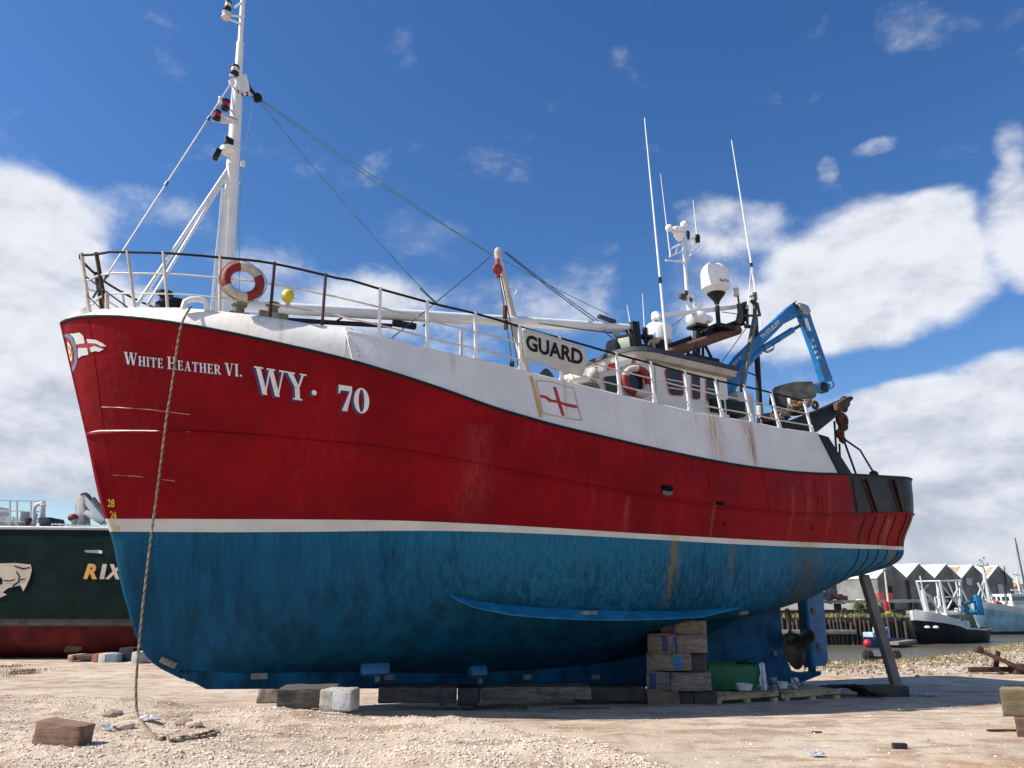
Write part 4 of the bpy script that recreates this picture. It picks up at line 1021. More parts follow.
def whip(a, b, ba, bb, r0=.024, r1=.008, col='gel', joint=None):
    p, q = B(*a, ba), B(*b, bb)
    o = part(MB().tube([p, p.lerp(q, .45), q], [r0, (r0+r1)/2, r1], 8), 'whip_aerial', M[col], boat, smooth=True)
    if joint: part(MB().tube([p.lerp(q, joint-.012), p.lerp(q, joint+.012)], r0*1.15, 8), 'aerial_joint', M['black'], o, smooth=True)
whip((667.5, 356), (644.5, 118), 1.1, 1.1, .034, .012, joint=.30)
whip((669.5, 250), (660.5, 174), 0, 0, .016, .007); whip((697, 237), (693, 200), 0, 0, .016, .008)
whip((757, 300), (731.5, 140), 0, 0, .034, .012, joint=.21); whip((748, 305), (751.5, 262), 0, 0, .014, .008)
whip((645, 340), (642.5, 294), 0, .0, .014, .008); whip((630, 322), (627, 305), 0, 0, .014, .008); whip((762, 335), (757, 285), -.2, -.2, .012, .007)
# searchlight, horns and black rack above the front windows
c = B(625.5, 343, .9); Rf = RB @ Matrix.Rotation(math.radians(30), 3, 'Z') @ Matrix.Rotation(math.radians(-14), 3, 'Y')
fl_ = part(MB().box(c, (.14, .42, .38), Rf), 'deck_floodlight', M['black'], boat, bevel=.03)
part(MB().box(c-Rf @ Vector((.075, 0, 0)), (.03, .27, .23), Rf), 'lamp_lens', M['lens'], fl_, bevel=.01)
part(MB().lathe([(.24, -.05), (.26, 0), (.22, .10), (.08, .14)], B(612.5, 351, .8), 18, axis=(.9, .3, .2)), 'searchlight', M['black'], boat, smooth=True)
mb = MB(); mb.bar(B(634, 322, .1), B(638, 355, .1), .14, .22); mb.bar(B(628, 330, .1), B(636, 352, .3), .10, .10); mb.box(B(636, 352, .2), (.6, .6, .22), RB)
mb.bar(B(643, 338, .1), B(650, 352, .2), .06); mb.bar(B(649, 336, .1), B(643, 352, .2), .06); mb.box(B(646, 337, .1), (.3, .2, .08), RB); mb.box(B(645, 331, .1), (.1, .1, .18), RB)
mb.bar(B(662, 340, .2), B(663, 356, .2), .12); mb.bar(B(668, 345, .2), B(672, 356, .2), .12, .2)
part(mb, 'equipment_rack', M['black'], boat, bevel=.015)
# rusty exhaust pipe and black beams sloping up aft to the gantry
ex = part(MB().tube([B(667, 354, .3), B(738, 330, .0)], .125, 14), 'exhaust_pipe', M['rustpipe'], boat, smooth=True)
part(MB().bar(B(668, 347, 0), B(690, 339, -.2), .14, .14), 'beam', M['black'], ex)
part(MB().bar(B(703, 336, 0), B(742, 322, -.2), .16, .2), 'beam', M['black'], ex)
part(MB().prism([B(733, 327, -.1), B(744, 322, -.1), B(745, 302, -.1), B(741, 303, -.1), B(738, 318, -.1)], NV*.15), 'beam', M['black'], ex)
for x in (688, 703): part(MB().tube([B(x, 345, .1), B(x, 364, .1)], .035, 8), 'pipe_leg', M['black'], ex, smooth=True)
part(MB().box(B(716, 367, .4), (.35, .2, .22), RB), 'winch_box', M['rust'], boat, bevel=.02)
wire('wire_rope', [B(719, 366, .2), B(747, 327, 0)], .011, M['wire']); wire('wire_rope', [B(668, 329, .2), B(684, 317, 0)], .010, M['wire'])
wire('wire_rope', [B(722, 312, 0), B(744, 315, 0)], .012, M['wire']); wire('wire_rope', [B(672, 336, .2), B(679, 322, 0)], .007, M['wire'])
# ---- A-frame gantry legs and lamp stack
gan = part(MB().bar(B(755, 318, 0), B(740, 398, .9), .10, .14), 'gantry', M['darkgrey'], boat, bevel=.01)
part(MB().tube([B(755, 318, 0), B(759.5, 404, 0), B(759.8, 428, 0)], .075, 10), 'gantry_leg', M['black'], gan, smooth=True)
part(MB().tube([B(759.6, 406, 0), B(760.5, 428, 0)], .088, 10), 'leg_sleeve', M['buoywhite'], gan, smooth=True)
part(MB().bar(B(747, 372, .5), B(757, 376, 0), .03), 'gantry_tie', M['black'], gan)
def z5(x, y): return (730+x/8, 290+y/8)
mb = MB()
for a, b, w in (((70, 110), (85, 200), .10), ((85, 200), (60, 270), .12), ((135, 150), (140, 290), .06), ((195, 20), (200, 230), .08), ((215, 100), (240, 210), .06), ((175, 100), (230, 150), .05), ((110, 205), (230, 205), .06), ((120, 290), (220, 300), .08)):
    mb.bar(B(*z5(*a), 0), B(*z5(*b), 0), w)
part(mb, 'lamp_frame', M['darksteel'], gan, bevel=.01)
lamp(*z5(50, 15), 0, .08, .24, 'lens', gan, 'piperust'); lamp(*z5(178, 70), 0, .07, .2, 'lens', gan, 'darksteel'); lamp(*z5(135, 145), 0, .05, .14, 'lens', gan)
part(MB().tube([B(*z5(62, 40), 0), B(*z5(72, 110), 0)], .025, 6), 'lamp_stalk', M['black'], gan, smooth=True)
# ---- blue folding deck crane
cr0 = B(724, 398, .3); cr = part(MB().lathe([(.26, -2.0), (.26, .0), (.30, .05), (.30, .25), (.2, .3)], cr0, 16), 'deck_crane', M['cranebl'], boat, smooth=True)
def slab(pts, b, w, name, parent, mat='cranebl', bev=.02):
    P = [B(x, y, b) for x, y in pts]; return part(MB().prism(P, NV*w), name, M[mat], parent, bevel=bev)
slab([(718, 386), (727, 378), (741, 360), (748, 362), (738, 382), (728, 398), (720, 398)], .2, .24, 'crane_column', cr)
bm_ = [z5(*q) for q in ((-80, 655), (0, 570), (110, 465), (225, 350), (390, 200), (455, 140), (500, 105), (545, 150), (552, 205), (470, 250), (415, 278), (345, 350), (230, 462), (110, 565), (30, 640), (-30, 700))]
boomc = slab(bm_, -.0, .16, 'crane_boom', cr)
jb = [z5(*q) for q in ((552, 190), (580, 165), (612, 170), (640, 260), (700, 430), (760, 610), (800, 715), (790, 735), (745, 745), (735, 735), (690, 590), (640, 450), (590, 310), (560, 235))]
jib = slab(jb, .02, .20, 'crane_jib', cr)
slab([z5(*q) for q in ((520, 130), (545, 120), (590, 140), (612, 190), (585, 215), (550, 205))], .02, .34, 'boom_knuckle', cr, 'steel')
part(MB().tube([B(*z5(235, 485), .02), B(*z5(500, 320), .02)], .085, 10), 'hydraulic_cylinder', M['cranebl'], cr, smooth=True)
part(MB().tube([B(*z5(495, 322), .02), B(*z5(560, 285), .02)], .045, 10), 'cylinder_rod', M['darksteel'], cr, smooth=True)
part(MB().tube([B(*z5(20, 725), .0), B(*z5(160, 560), .02), B(*z5(235, 485), .02)], .10, 10), 'hydraulic_cylinder', M['cranebl'], cr, smooth=True)
def curve(pts, n=6):
    out = []
    P = [Vector(p) for p in pts]
    for i in range(len(P)-1):
        a, b, c, d = P[max(i-1, 0)], P[i], P[i+1], P[min(i+2, len(P)-1)]
        for k in range(n):
            t = k/n; out.append(.5*((2*b)+(c-a)*t+(2*a-5*b+4*c-d)*t*t+(-a+3*b-3*c+d)*t**3))
    return out+[P[-1]]
for pts in (((500, 110), (530, 90), (515, 110), (560, 150)), ((525, 135), (560, 105), (590, 150), (620, 190), (640, 260)), ((540, 150), (570, 130), (610, 150)), ((250, 480), (300, 500), (350, 470), (350, 430), (410, 400)), ((270, 440), (290, 490), (340, 470)), ((780, 720), (760, 760), (800, 790), (830, 760), (800, 700))):
    part(MB().tube(curve([B(*z5(*q), .1) for q in pts]), .015, 5), 'hydraulic_hose', M['rubber'], cr, smooth=True)
CB = BVHTree.FromPolygons([Vector(v) for v in (MB().prism([B(*q, 0) for q in bm_], NV*.16)).v], (MB().prism([B(*q, 0) for q in bm_], NV*.16)).f)
JB = BVHTree.FromPolygons([Vector(v) for v in (MB().prism([B(*q, .02) for q in jb], NV*.20)).v], (MB().prism([B(*q, .02) for q in jb], NV*.20)).f)
text_decal('crane_lettering', 'TH STLELIFT', [z5(255, 395), z5(405, 265), z5(385, 238), z5(235, 370)], CB, M['letter'], boomc, .012, .03)
text_decal('crane_lettering', 'BKT', [z5(28, 612), z5(100, 545), z5(85, 525), z5(14, 590)], CB, M['letter'], boomc, .012, .03)
text_decal('crane_lettering', 'K 2 6 E', [z5(640, 395), z5(700, 555), z5(722, 548), z5(664, 385)], JB, M['letter'], jib, .012, .02)
decal('jib_plate', [([z5(*q) for q in ((590, 228), (615, 225), (648, 325), (622, 335))], 0)], JB, [M['letter']], jib, .01)
decal('warning_plate', [([z5(*q) for q in ((712, 605), (748, 598), (770, 665), (737, 680))], 0)], JB, [M['redtrim']], jib, .01)
# hook block hanging at the jib end and the grab arm folded inboard
part(MB().prism([B(*q, .1) for q in ((790, 391), (812, 386.5), (822, 383), (828, 385), (827, 391), (818, 393), (808, 390), (792, 396), (775, 398), (776, 394))], NV*.22), 'grab_arm', M['cranebl'], cr, bevel=.03)
part(MB().box(B(821, 388, .1), (.3, .26, .26), RB), 'swivel', M['black'], cr, bevel=.04)
# covered net drum with its stand
P = [B(*q, .6) for q in ((774, 392), (778, 386), (790, 383), (808, 382.5), (812, 392), (812, 398), (795, 407), (783, 409), (773, 404))]
drum = part(MB().prism(P, NV*.3), 'covered_net_drum', M['tan'], boat, bevel=.08)
part(MB().prism([B(*q, .85) for q in ((771, 396), (775, 394), (781, 406), (790, 410), (776, 412), (771, 404))], NV*.1), 'drum_cheek', M['black'], drum)
part(MB().tube([B(789, 397, .9), B(789, 418, .9)], .05, 8), 'drum_stand', M['pipewhite'], drum, smooth=True)
mb = MB(); rr = random.Random(9)
for k in range(26):
    x = 768+rr.random()*46; y = 421-(x-768)*.38+rr.uniform(-4, 3); p = B(x, y, 1.0+rr.uniform(-.3, .3))
    mb.ball(p, rr.uniform(.09, .17), (1.3, 1, .7), 9)
part(mb, 'fishing_net_heap', M['ropedark'], boat, smooth=True)
mb = MB()
for k in range(9):
    x = 782+k*3.4; y = 415-(x-782)*.42; pts = curve([B(x+rr.uniform(-5, 5), y+rr.uniform(-4, 3), 1.2) for _ in range(5)]); mb.tube(pts, .02, 5)
part(mb, 'rope_tangle', M['ropetan'], boat, smooth=True)
mb = MB()
for k in range(3): mb.tube(curve([B(795+k*3+rr.uniform(-3, 3), 404+rr.uniform(-4, 4), 1.2) for _ in range(4)]), .025, 5)
part(mb, 'rope_tangle', M['orange'], boat, smooth=True)
# ---- stern gallows beam with blocks
gal = part(MB().prism([B(*q, 1.3) for q in ((766, 423), (790, 421), (822, 408), (846, 397.5), (848, 400), (840, 408), (832, 417), (817, 429), (812, 433), (790, 431), (772, 428))], NV*.35), 'stern_gallows', M['sternblack'], boat, bevel=.03)
part(MB().prism([B(*q, 1.5) for q in ((834, 404), (846, 397), (847, 405), (840, 412), (834, 411))], NV*.2), 'gallows_head', M['rustpost'], gal, bevel=.03)
for x, y, r in ((845, 402, .16), (844, 408, .12), (842, 420, .2), (844, 426, .13), (840, 434, .14), (843, 440, .10)):
    part(MB().torus(B(x, y, 1.4), r*.65, r*.36, NV, 16, 8), 'shackle_link', M['rustpost'] if y % 2 else M['rust'], gal, smooth=True)
part(MB().bar(B(840, 412, 1.4), B(842, 442, 1.4), .10, .12), 'block_strap', M['rust'], gal, bevel=.02)
part(MB().torus(B(815, 405, 1.5), .08, .04, NV, 14, 8), 'fairlead_ring', M['rust'], gal, smooth=True)
def z6(x, y): return (820+x/8, 420+y/8)
for pts in (((115, 10), (130, 240)), ((155, 190), (160, 310)), ((190, 160), (287, 430)), ((190, 150), (320, 240), (440, 440)), ((160, 300), (205, 395), (215, 420))):
    part(MB().tube([B(*z6(*q), 1.4) for q in pts], .026, 6), 'gallows_stay', M['black'], gal, smooth=True)
part(MB().lathe([(.12, -.02), (.10, .06), (.03, .1)], B(*z6(430, 436), 1.4), 10), 'stay_foot', M['black'], gal, smooth=True)
# stern bulkhead behind the gallows: nets and casings low on the aft deck
part(MB().box(L(16.4, 0, 2.95), (.5, 3.2, .5), RB), 'net_hopper', M['sternblack'], boat, bevel=.05)
# ---- propeller and rudder
hubc = B(792, 638.5, 0); prop = part(MB().lathe([(.09, -.28), (.13, -.15), (.14, .05), (.12, .16), (.05, .27), (.01, .30)], hubc, 16, axis=AV), 'propeller', M['bronze'], boat, smooth=True)
for ang in (97, 5, -83, 187):
    mb = MB(); a0 = math.radians(ang); vs = []; nr, nc = 9, 7
    for i in range(nr):
        r = .10+.60*i/(nr-1); w = .25*math.sin(math.pi*min(.97, (i+1.2)/(nr+.6)))**.7; tw = math.radians(62-42*i/(nr-1))
        for j in range(nc):
            u = (j/(nc-1)*2-1)*w
            ang2 = a0+u*math.cos(tw)/max(r, .25); ax = u*math.sin(tw)*.9
            vs.append(hubc+AV*ax+NV*(math.cos(ang2)*r)+UP*(math.sin(ang2)*r))
    g = [vs[i*nc:(i+1)*nc] for i in range(nr)]; mb.grid(g)
    o = part(mb, 'blade', M['bronze'], prop, smooth=True); md = o.modifiers.new('thick', 'SOLIDIFY'); md.thickness = .03; md.offset = 0
rud = part(MB().prism([B(*q, 0) for q in ((800.5, 598), (806, 595), (818, 592.5), (821, 598), (826, 661), (823, 665.5), (806.5, 667))], NV*.17), 'rudder', M['rudderblue'], boat, bevel=.03)
part(MB().prism([B(*q, .0) for q in ((800.5, 599), (804, 597), (810, 667.5), (806.5, 667.5))], NV*.24), 'rudder_post', M['blue'], rud, bevel=.03)
part(MB().tube([B(808, 600, 0), B(805, 580, 0)], .09, 10), 'rudder_stock', M['blue'], rud, smooth=True)
part(MB().tube([B(812, 666, 0), B(812, 676, 0)], .09, 10), 'rudder_pintle', M['blue'], rud, smooth=True)
for x, y in ((814, 611), (820, 646.5)): part(MB().box(B(x, y, .1), (.14, .05, .14), RB), 'anode', M['anode'], rud, bevel=.02)
# ================================================================== things hung on or leaning against the trawler
def lifebuoy(c, axis, R, label, rope=True, rot=.1):
    o = thing('lifebuoy', label, 'lifebuoy', tuple(c-UP*R), 0, 'lifebuoys on the trawler')
    mf = lambda f: 0 if ((f+rot) % .5) < .29 else 1
    mb = MB().torus(c, R, .078, axis, 48, 12, mf); part2 = mb.build('ring', [M['buoyred'], M['buoywhite']], o, smooth=True)
    if rope:
        Q = Vector((0, 0, 1)).rotation_difference(Vector(axis).normalized()).to_matrix(); pts = []
        for i in range(65):
            a = 2*math.pi*i/64; q = R+.085+.02*abs(math.sin(2*a)); pts.append(c+Q @ Vector((q*math.cos(a), q*math.sin(a), .0)))
        MB().tube(pts, .009, 5).build('grab_line', M['ropetan'], o, smooth=True)
    return o
lifebuoy(B(243, 281.5, 1.95), (.50, -.86, .1), .265, 'weathered red and white lifebuoy hanging on the bow railing beside the white foremast', rot=.14)
lifebuoy(B(636.5, 381, 1.48), (.30, -.95, .05), .28, 'red and white lifebuoy mounted on the cream wheelhouse side beside its windows', rot=.02)
f_ = thing('mooring_float', 'small yellow float light clipped to the black bow railing', 'float', tuple(B(288, 297, 2.1)-UP*.2))
MB().ball(B(288, 296, 2.1), .105, (1, 1, 1.15)).build('bulb', M['yel'], f_, smooth=True)
MB().bar(B(288, 289, 2.05), B(288, 308, 2.05), .10, .06).build('holder', M['piperust'], f_, bevel=.01)
# banner
def bq(u, v):
    P = quadmap([(525, 357.5), (582, 377), (586.5, 348.5), (522, 328)])(u, v)
    return (P[0]+3.5*math.sin(math.pi*min(1, v*1.2))*u*(1-v)+1.0*math.sin(6*u)*(1-v), P[1]-1.2*math.sin(u*math.pi)*(v)+.8*math.sin(9*u+2)*(1-v))
mb = MB(); sag = lambda u, v: 3.0+.035*math.sin(5*u+2*v)
g = [[B(*bq(i/20, j/10), sag(i/20, j/10)) for j in range(11)] for i in range(21)]
mb.grid(g); ban = mb.build('guard_banner', M['banner'], None, smooth=True, normals=False)
tag(ban, 'off-white cloth banner reading GUARD tied to the railing before the wheelhouse', 'banner')
ban.modifiers.new('thick', 'SOLIDIFY').thickness = .006
BN = BVHTree.FromPolygons([Vector(v) for v in mb.v], mb.f)
text_decal('banner_lettering', 'GUARD', [(526.3, 350), (582.3, 366), (582.8, 350.4), (525.3, 334)], BN, M['trim'], ban, .012, .035)
decal('banner_mark', [([(524, 351.5), (529.5, 353.5), (529.3, 356), (524.3, 354.2)], 0)], BN, [M['buoyred']], ban, .012)
decal('banner_mark', [([(576, 370), (585, 372.5), (584.8, 374.3), (576, 372)], 0)], BN, [M['navy']], ban, .012)
# ================================================================== ground, river
def new_ground():
    m, T, b, co = new_mat('yard_surface')
    geo = co
    big = T.ramp(T.noise(geo, .35, 5, .6), .35, .65); mid = T.noise(geo, 1.7, 7, .65); fine = T.noise(geo, 24, 4, .7); vf = T.noise(geo, 90, 3, .7)
    c = T.mix(big, (.50, .40, .30), (.59, .48, .37))
    c = T.mix(T.math('MULTIPLY', T.ramp(mid, .46, .62), .8), c, (.38, .29, .21))
    c = T.mix(T.math('MULTIPLY', T.ramp(T.noise(T.scale(geo, (.6, 1.35, 1)), 1.3, 7, .72), .50, .60), .8), c, (.30, .20, .135))
    c = T.mix(T.math('MULTIPLY', T.ramp(fine, .52, .75), .55), c, (.76, .62, .49))
    c = T.mix(T.math('MULTIPLY', T.ramp(vf, .56, .70), .5), c, (.30, .235, .18))
    sep = T.n('ShaderNodeSeparateXYZ'); T.link(geo, sep.inputs[0])
    # tarmac-coloured roadway worn smooth beyond the gravel, reddish soil at the near right corner
    soil = T.math('MULTIPLY', T.math('MULTIPLY', T.ramp(sep.outputs[0], 2.6, 4.6), T.ramp(sep.outputs[1], 9.7, 8.8)), T.ramp(mid, .35, .6))
    c = T.mix(T.math('MULTIPLY', soil, .8), c, (.36, .20, .10))
    bank = T.ramp(sep.outputs[2], -.48, -.75)
    c = T.mix(bank, c, (.23, .18, .12))
    T.link(c, b.inputs['Base Color']); b.inputs['Roughness'].default_value = .95; b.inputs['Specular IOR Level'].default_value = .2
    bp = T.n('ShaderNodeBump'); bp.inputs['Strength'].default_value = .9; bp.inputs['Distance'].default_value = .03
    h = T.math('ADD', T.math('MULTIPLY', fine, .8), T.math('ADD', T.math('MULTIPLY', vf, .3), T.math('MULTIPLY', mid, 1.6)))
    T.link(h, bp.inputs['Height']); T.link(bp.outputs[0], b.inputs['Normal']); return m
M['yard'] = new_ground()
# value noise for real relief
_perm = rng.random((64, 64))
def vnoise(x, y, sc, seed=0):
    x = np.asarray(x)*sc+seed*17.3; y = np.asarray(y)*sc+seed*9.1
    xi = np.floor(x).astype(int); yi = np.floor(y).astype(int); fx = x-xi; fy = y-yi
    fx = fx*fx*(3-2*fx); fy = fy*fy*(3-2*fy); g = lambda a, b: _perm[a % 64, b % 64]
    return (g(xi, yi)*(1-fx)+g(xi+1, yi)*fx)*(1-fy)+(g(xi, yi+1)*(1-fx)+g(xi+1, yi+1)*fx)*fy
def edge_y(x):                                     # where the gravel spread ends (world y for world x)
    return np.interp(x, [-30, -9.2, -7.4, -5.6, -4.2, -2.4, -1.2, 0, .8, 2.0], [17, 16.5, 15.4, 14.2, 13.1, 12.3, 11.6, 10.8, 9.6, 7.0])
def shore_y(x):
    return np.interp(x, [-400, -60, -10, 4, 8, 11, 15, 19, 24, 30, 45, 400], [70, 60, 36, 29.5, 28.6, 28.3, 29.5, 33.5, 39, 43, 50, 60])
def gz(x, y):
    x = np.asarray(x, float); y = np.asarray(y, float)
    z = yard(y)
    e = edge_y(x); m = smooth(e+.12, e-.55, y)
    z = z+m*(.09+.16*(vnoise(x, y, .7, 1)-.3)+.07*vnoise(x, y, 2.3, 2)+.030*vnoise(x, y, 6.1, 3)+.018*vnoise(x, y, 15, 4))
    z = z+(1-m)*(-.016*np.exp(-((y-9.7-.10*x)/.13)**2)-.014*np.exp(-((y-11.2-.10*x)/.13)**2)-.012*np.exp(-((y-10.4-.04*x)/.10)**2)+.010*(vnoise(x, y, 1.9, 5)-.5)+.010*(vnoise(x, y, 4.3, 15)-.5)+.006*(vnoise(x, y, 7, 6)-.5))
    berm = np.exp(-((y-(shore_y(x)-1.8))/1.6)**2)*smooth(6.5, 11, x)
    z = z+berm*(.02+.10*vnoise(x, y, .9, 7)+.06*vnoise(x, y, 3, 8))*smooth(8, 16, x)
    z = z-smooth(0, 9, y-shore_y(x))*4.9+smooth(-.5, 2, y-shore_y(x))*.3*(vnoise(x, y, 1.2, 9)-.5)
    return z
def G(px, py, dz=0.0):                           # where the sight line meets the real ground
    d = ray(px, py); t = 5.0; ts_ = np.arange(5, 60, .02); zz_ = E+d[2]*ts_; k = int(np.argmax(zz_ <= gz(d[0]*ts_, d[1]*ts_))); t = ts_[k]
    return Vector((d[0]*t, d[1]*t, E+d[2]*t))
xs = np.unique(np.concatenate([-np.geomspace(11, 900, 26), np.arange(-11, 12.01, .10), np.arange(12, 40, .6), np.geomspace(40, 900, 24)]))
ys = np.unique(np.concatenate([np.array([-60, -30, -10, 0, 4, 6]), np.arange(7, 15.5, .085), np.arange(15.5, 24, .25), np.arange(24, 46, .4), np.geomspace(46, 80, 8)]))
X, Y = np.meshgrid(xs, ys); Z = gz(X, Y)
nx = len(xs); me = bpy.data.meshes.new('ground')
V = np.stack([X.ravel(), Y.ravel(), Z.ravel()], 1)
far = [(-900, 85, E-7.5), (900, 85, E-7.5), (900, 3000, E-7.5), (-900, 3000, E-7.5)]
idx = np.arange(nx*len(ys)).reshape(len(ys), nx)
Fq = np.stack([idx[:-1, :-1].ravel(), idx[:-1, 1:].ravel(), idx[1:, 1:].ravel(), idx[1:, :-1].ravel()], 1)
me.from_pydata(V.tolist(), [], Fq.tolist()); me.materials.append(M['yard'])
me.polygons.foreach_set('use_smooth', [True]*len(me.polygons)); me.update()
go = bpy.data.objects.new('ground', me); COL.objects.link(go); tag(go, kind='structure')
def pebbles(n, name, label, sampler, rmin, rmax, cols, kind='stuff', cat=None, flat=.65):
    ico = bmesh.new(); bmesh.ops.create_icosphere(ico, subdivisions=1, radius=1); base = np.array([v.co[:] for v in ico.verts]); tri = np.array([[v.index for v in f.verts] for f in ico.faces]); ico.free()
    P = sampler(n); n = len(P); k = len(base)
    r = rmin*(rmax/rmin)**(rng.random(n)**2.2)
    sc = np.stack([r*rng.uniform(.8, 1.4, n), r*rng.uniform(.7, 1.1, n), r*rng.uniform(flat*.7, flat*1.2, n)], 1)
    a = rng.uniform(0, 6.28, n); v = base[None]*(1+rng.uniform(-.24, .24, (n, k, 1)))*sc[:, None, :]
    ca, sa = np.cos(a)[:, None], np.sin(a)[:, None]
    vx = v[..., 0]*ca-v[..., 1]*sa; vy = v[..., 0]*sa+v[..., 1]*ca
    out = np.stack([vx+P[:, 0:1], vy+P[:, 1:2], v[..., 2]+gz(P[:, 0], P[:, 1])[:, None]+sc[:, 2:3]*.25], -1).reshape(-1, 3)
    fs = (tri[None]+(np.arange(n)*k)[:, None, None]).reshape(-1, 3)
    me = bpy.data.meshes.new(name); me.from_pydata(out.tolist(), [], fs.tolist())
    for c in cols: me.materials.append(c)
    me.polygons.foreach_set('material_index', np.repeat(rng.choice(len(cols), n, p=None), len(tri)).astype(np.int32)); me.update()
    o = bpy.data.objects.new(name, me); COL.objects.link(o); tag(o, label, cat, kind=kind); return o
for nm, c in (('stone_a', (.68, .56, .44)), ('stone_b', (.52, .42, .32)), ('stone_c', (.76, .65, .52)), ('stone_d', (.30, .22, .17)), ('stone_e', (.80, .70, .58)), ('stone_f', (.60, .47, .36))):
    M[nm] = paint(nm, c, .9, .12, scale=9, bump=0)
def samp_gravel(n):
    out = []
    while len(out) < n:
        y = 7.2+(16.5-7.2)*rng.random(n*3)**1.7; x = (rng.random(n*3)*1.30-.68)*y*.98
        e = edge_y(x); p = smooth(e+.15, e-.5, y)*smooth(.25, .5, vnoise(x, y, 1.1, 11)+.25)
        k = rng.random(len(x)) < p; out += list(zip(x[k], y[k]))
    return np.array(out[:n])
pebbles(26000, 'gravel', 'pale crushed gravel spread over the foreground left of the yard', samp_gravel, .006, .021, [M[k] for k in ('stone_a', 'stone_b', 'stone_c', 'stone_a', 'stone_f', 'stone_e')], cat='gravel')
def samp_yard(n):
    y = 8.0+14*rng.random(n)**1.6; x = (rng.random(n)*1.4-.7)*y; return np.stack([x, y], 1)
pebbles(4000, 'loose_grit', 'scattered loose grit and chips on the worn yard surface', samp_yard, .004, .020, [M[k] for k in ('stone_a', 'stone_d', 'stone_e', 'stone_f')], cat='grit')
def samp_berm(n):
    x = rng.uniform(9.2, 27, n*3); y = shore_y(x)-2.6+rng.normal(0, 1.1, n*3); k = y < shore_y(x)+1.5
    return np.stack([x[k], y[k]], 1)[:n]
pebbles(2600, 'rubble_bank', 'pale rubble and stones heaped along the river edge at right', samp_berm, .02, .10, [M[k] for k in ('stone_d', 'stone_b', 'stone_d', 'bankstone', 'bankstone')], cat='rubble')
def grass(name, label, n, sampler, h, mats, wdt=.02):
    P = sampler(n); mb = MB()
    for x, y in P:
        z = float(gz(x, y)); hh = h*random.uniform(.4, 1.2); a = random.uniform(0, 6.28); dx, dy = math.cos(a), math.sin(a); l = random.uniform(-.5, .5)*hh
        mb.add([(x-dx*wdt, y-dy*wdt, z-.01), (x+dx*wdt, y+dy*wdt, z-.01), (x+dy*l, y-dx*l, z+hh)], [(0, 1, 2)], random.randrange(len(mats)))
    o = mb.build(name, mats, None, normals=False); tag(o, label, 'grass', kind='stuff'); return o
M['drygrass'] = paint('dry_grass', (.33, .26, .12), .9, .25, scale=2, bump=0)
M['greengrass'] = paint('green_grass', (.12, .14, .045), .9, .3, scale=2, bump=0)
def samp_bank(n):
    x = rng.uniform(8.0, 34, n*2); y = shore_y(x)+rng.normal(-.6, 1.3, n*2)-(rng.random(n*2) < .3)*1.2
    k = vnoise(x, y, .6, 21) > .35; return np.stack([x[k], y[k]], 1)[:n]
grass('bank_grass', 'dry yellow grass and weeds along the river edge', 5500, samp_bank, .10, [M['drygrass'], M['drygrass'], M['drygrass'], M['greengrass']], .03)
def samp_tufts(n):
    cs = [G(26, 671), G(4, 667), G(20, 674), G(844, 665), G(868, 668), G(835, 668)]; out = []
    for i in range(n):
        c = cs[i % 6]; out.append((c.x+rng.normal(0, .24), c.y+rng.normal(0, .3)))
    return out
grass('weed_tufts', 'small green weed tufts on the yard by the gravel edge', 1500, samp_tufts, .075, [M['greengrass'], M['drygrass']], .012)
# river
m, T, b, co = new_mat('river_water')
v = T.scale(co, (1, 2.6, 1)); n1 = T.noise(v, .55, 6, .6); n2 = T.noise(v, 3.2, 5, .6)
T.link(T.mix(T.ramp(T.noise(co, .03, 4), .35, .65), (.115, .10, .072), (.145, .13, .098)), b.inputs['Base Color'])
b.inputs['Roughness'].default_value = .12; b.inputs['IOR'].default_value = 1.33; b.inputs['Specular IOR Level'].default_value = .5
bp = T.n('ShaderNodeBump'); bp.inputs['Strength'].default_value = 1; bp.inputs['Distance'].default_value = .12
T.link(T.math('ADD', n1, T.math('MULTIPLY', n2, .3)), bp.inputs['Height']); T.link(bp.outputs[0], b.inputs['Normal']); M['water'] = m
me = bpy.data.meshes.new('river'); WZ = E-5.0
me.from_pydata([(-900, 34, WZ), (900, 34, WZ), (900, 900, WZ), (-900, 900, WZ)], [], [(0, 1, 2, 3)]); me.materials.append(m)
o = bpy.data.objects.new('river', me); COL.objects.link(o); tag(o, kind='structure')
# land on the far side
me = bpy.data.meshes.new('far_bank'); zt = E-2.0
mb = MB(); mb.v = [(-800, 97, zt), (46.5, 97, zt), (100, 158, zt), (800, 330, zt), (800, 2800, zt), (-800, 2800, zt), (-800, 97, zt-8), (46.5, 97, zt-8), (100, 158, zt-8), (800, 330, zt-8)]
mb.f = [(0, 1, 2, 3, 4, 5), (6, 7, 1, 0), (7, 8, 2, 1), (8, 9, 3, 2)]; mb.m = [0]*4
o = mb.build('far_bank', M['farland'], None, normals=False); tag(o, kind='structure')
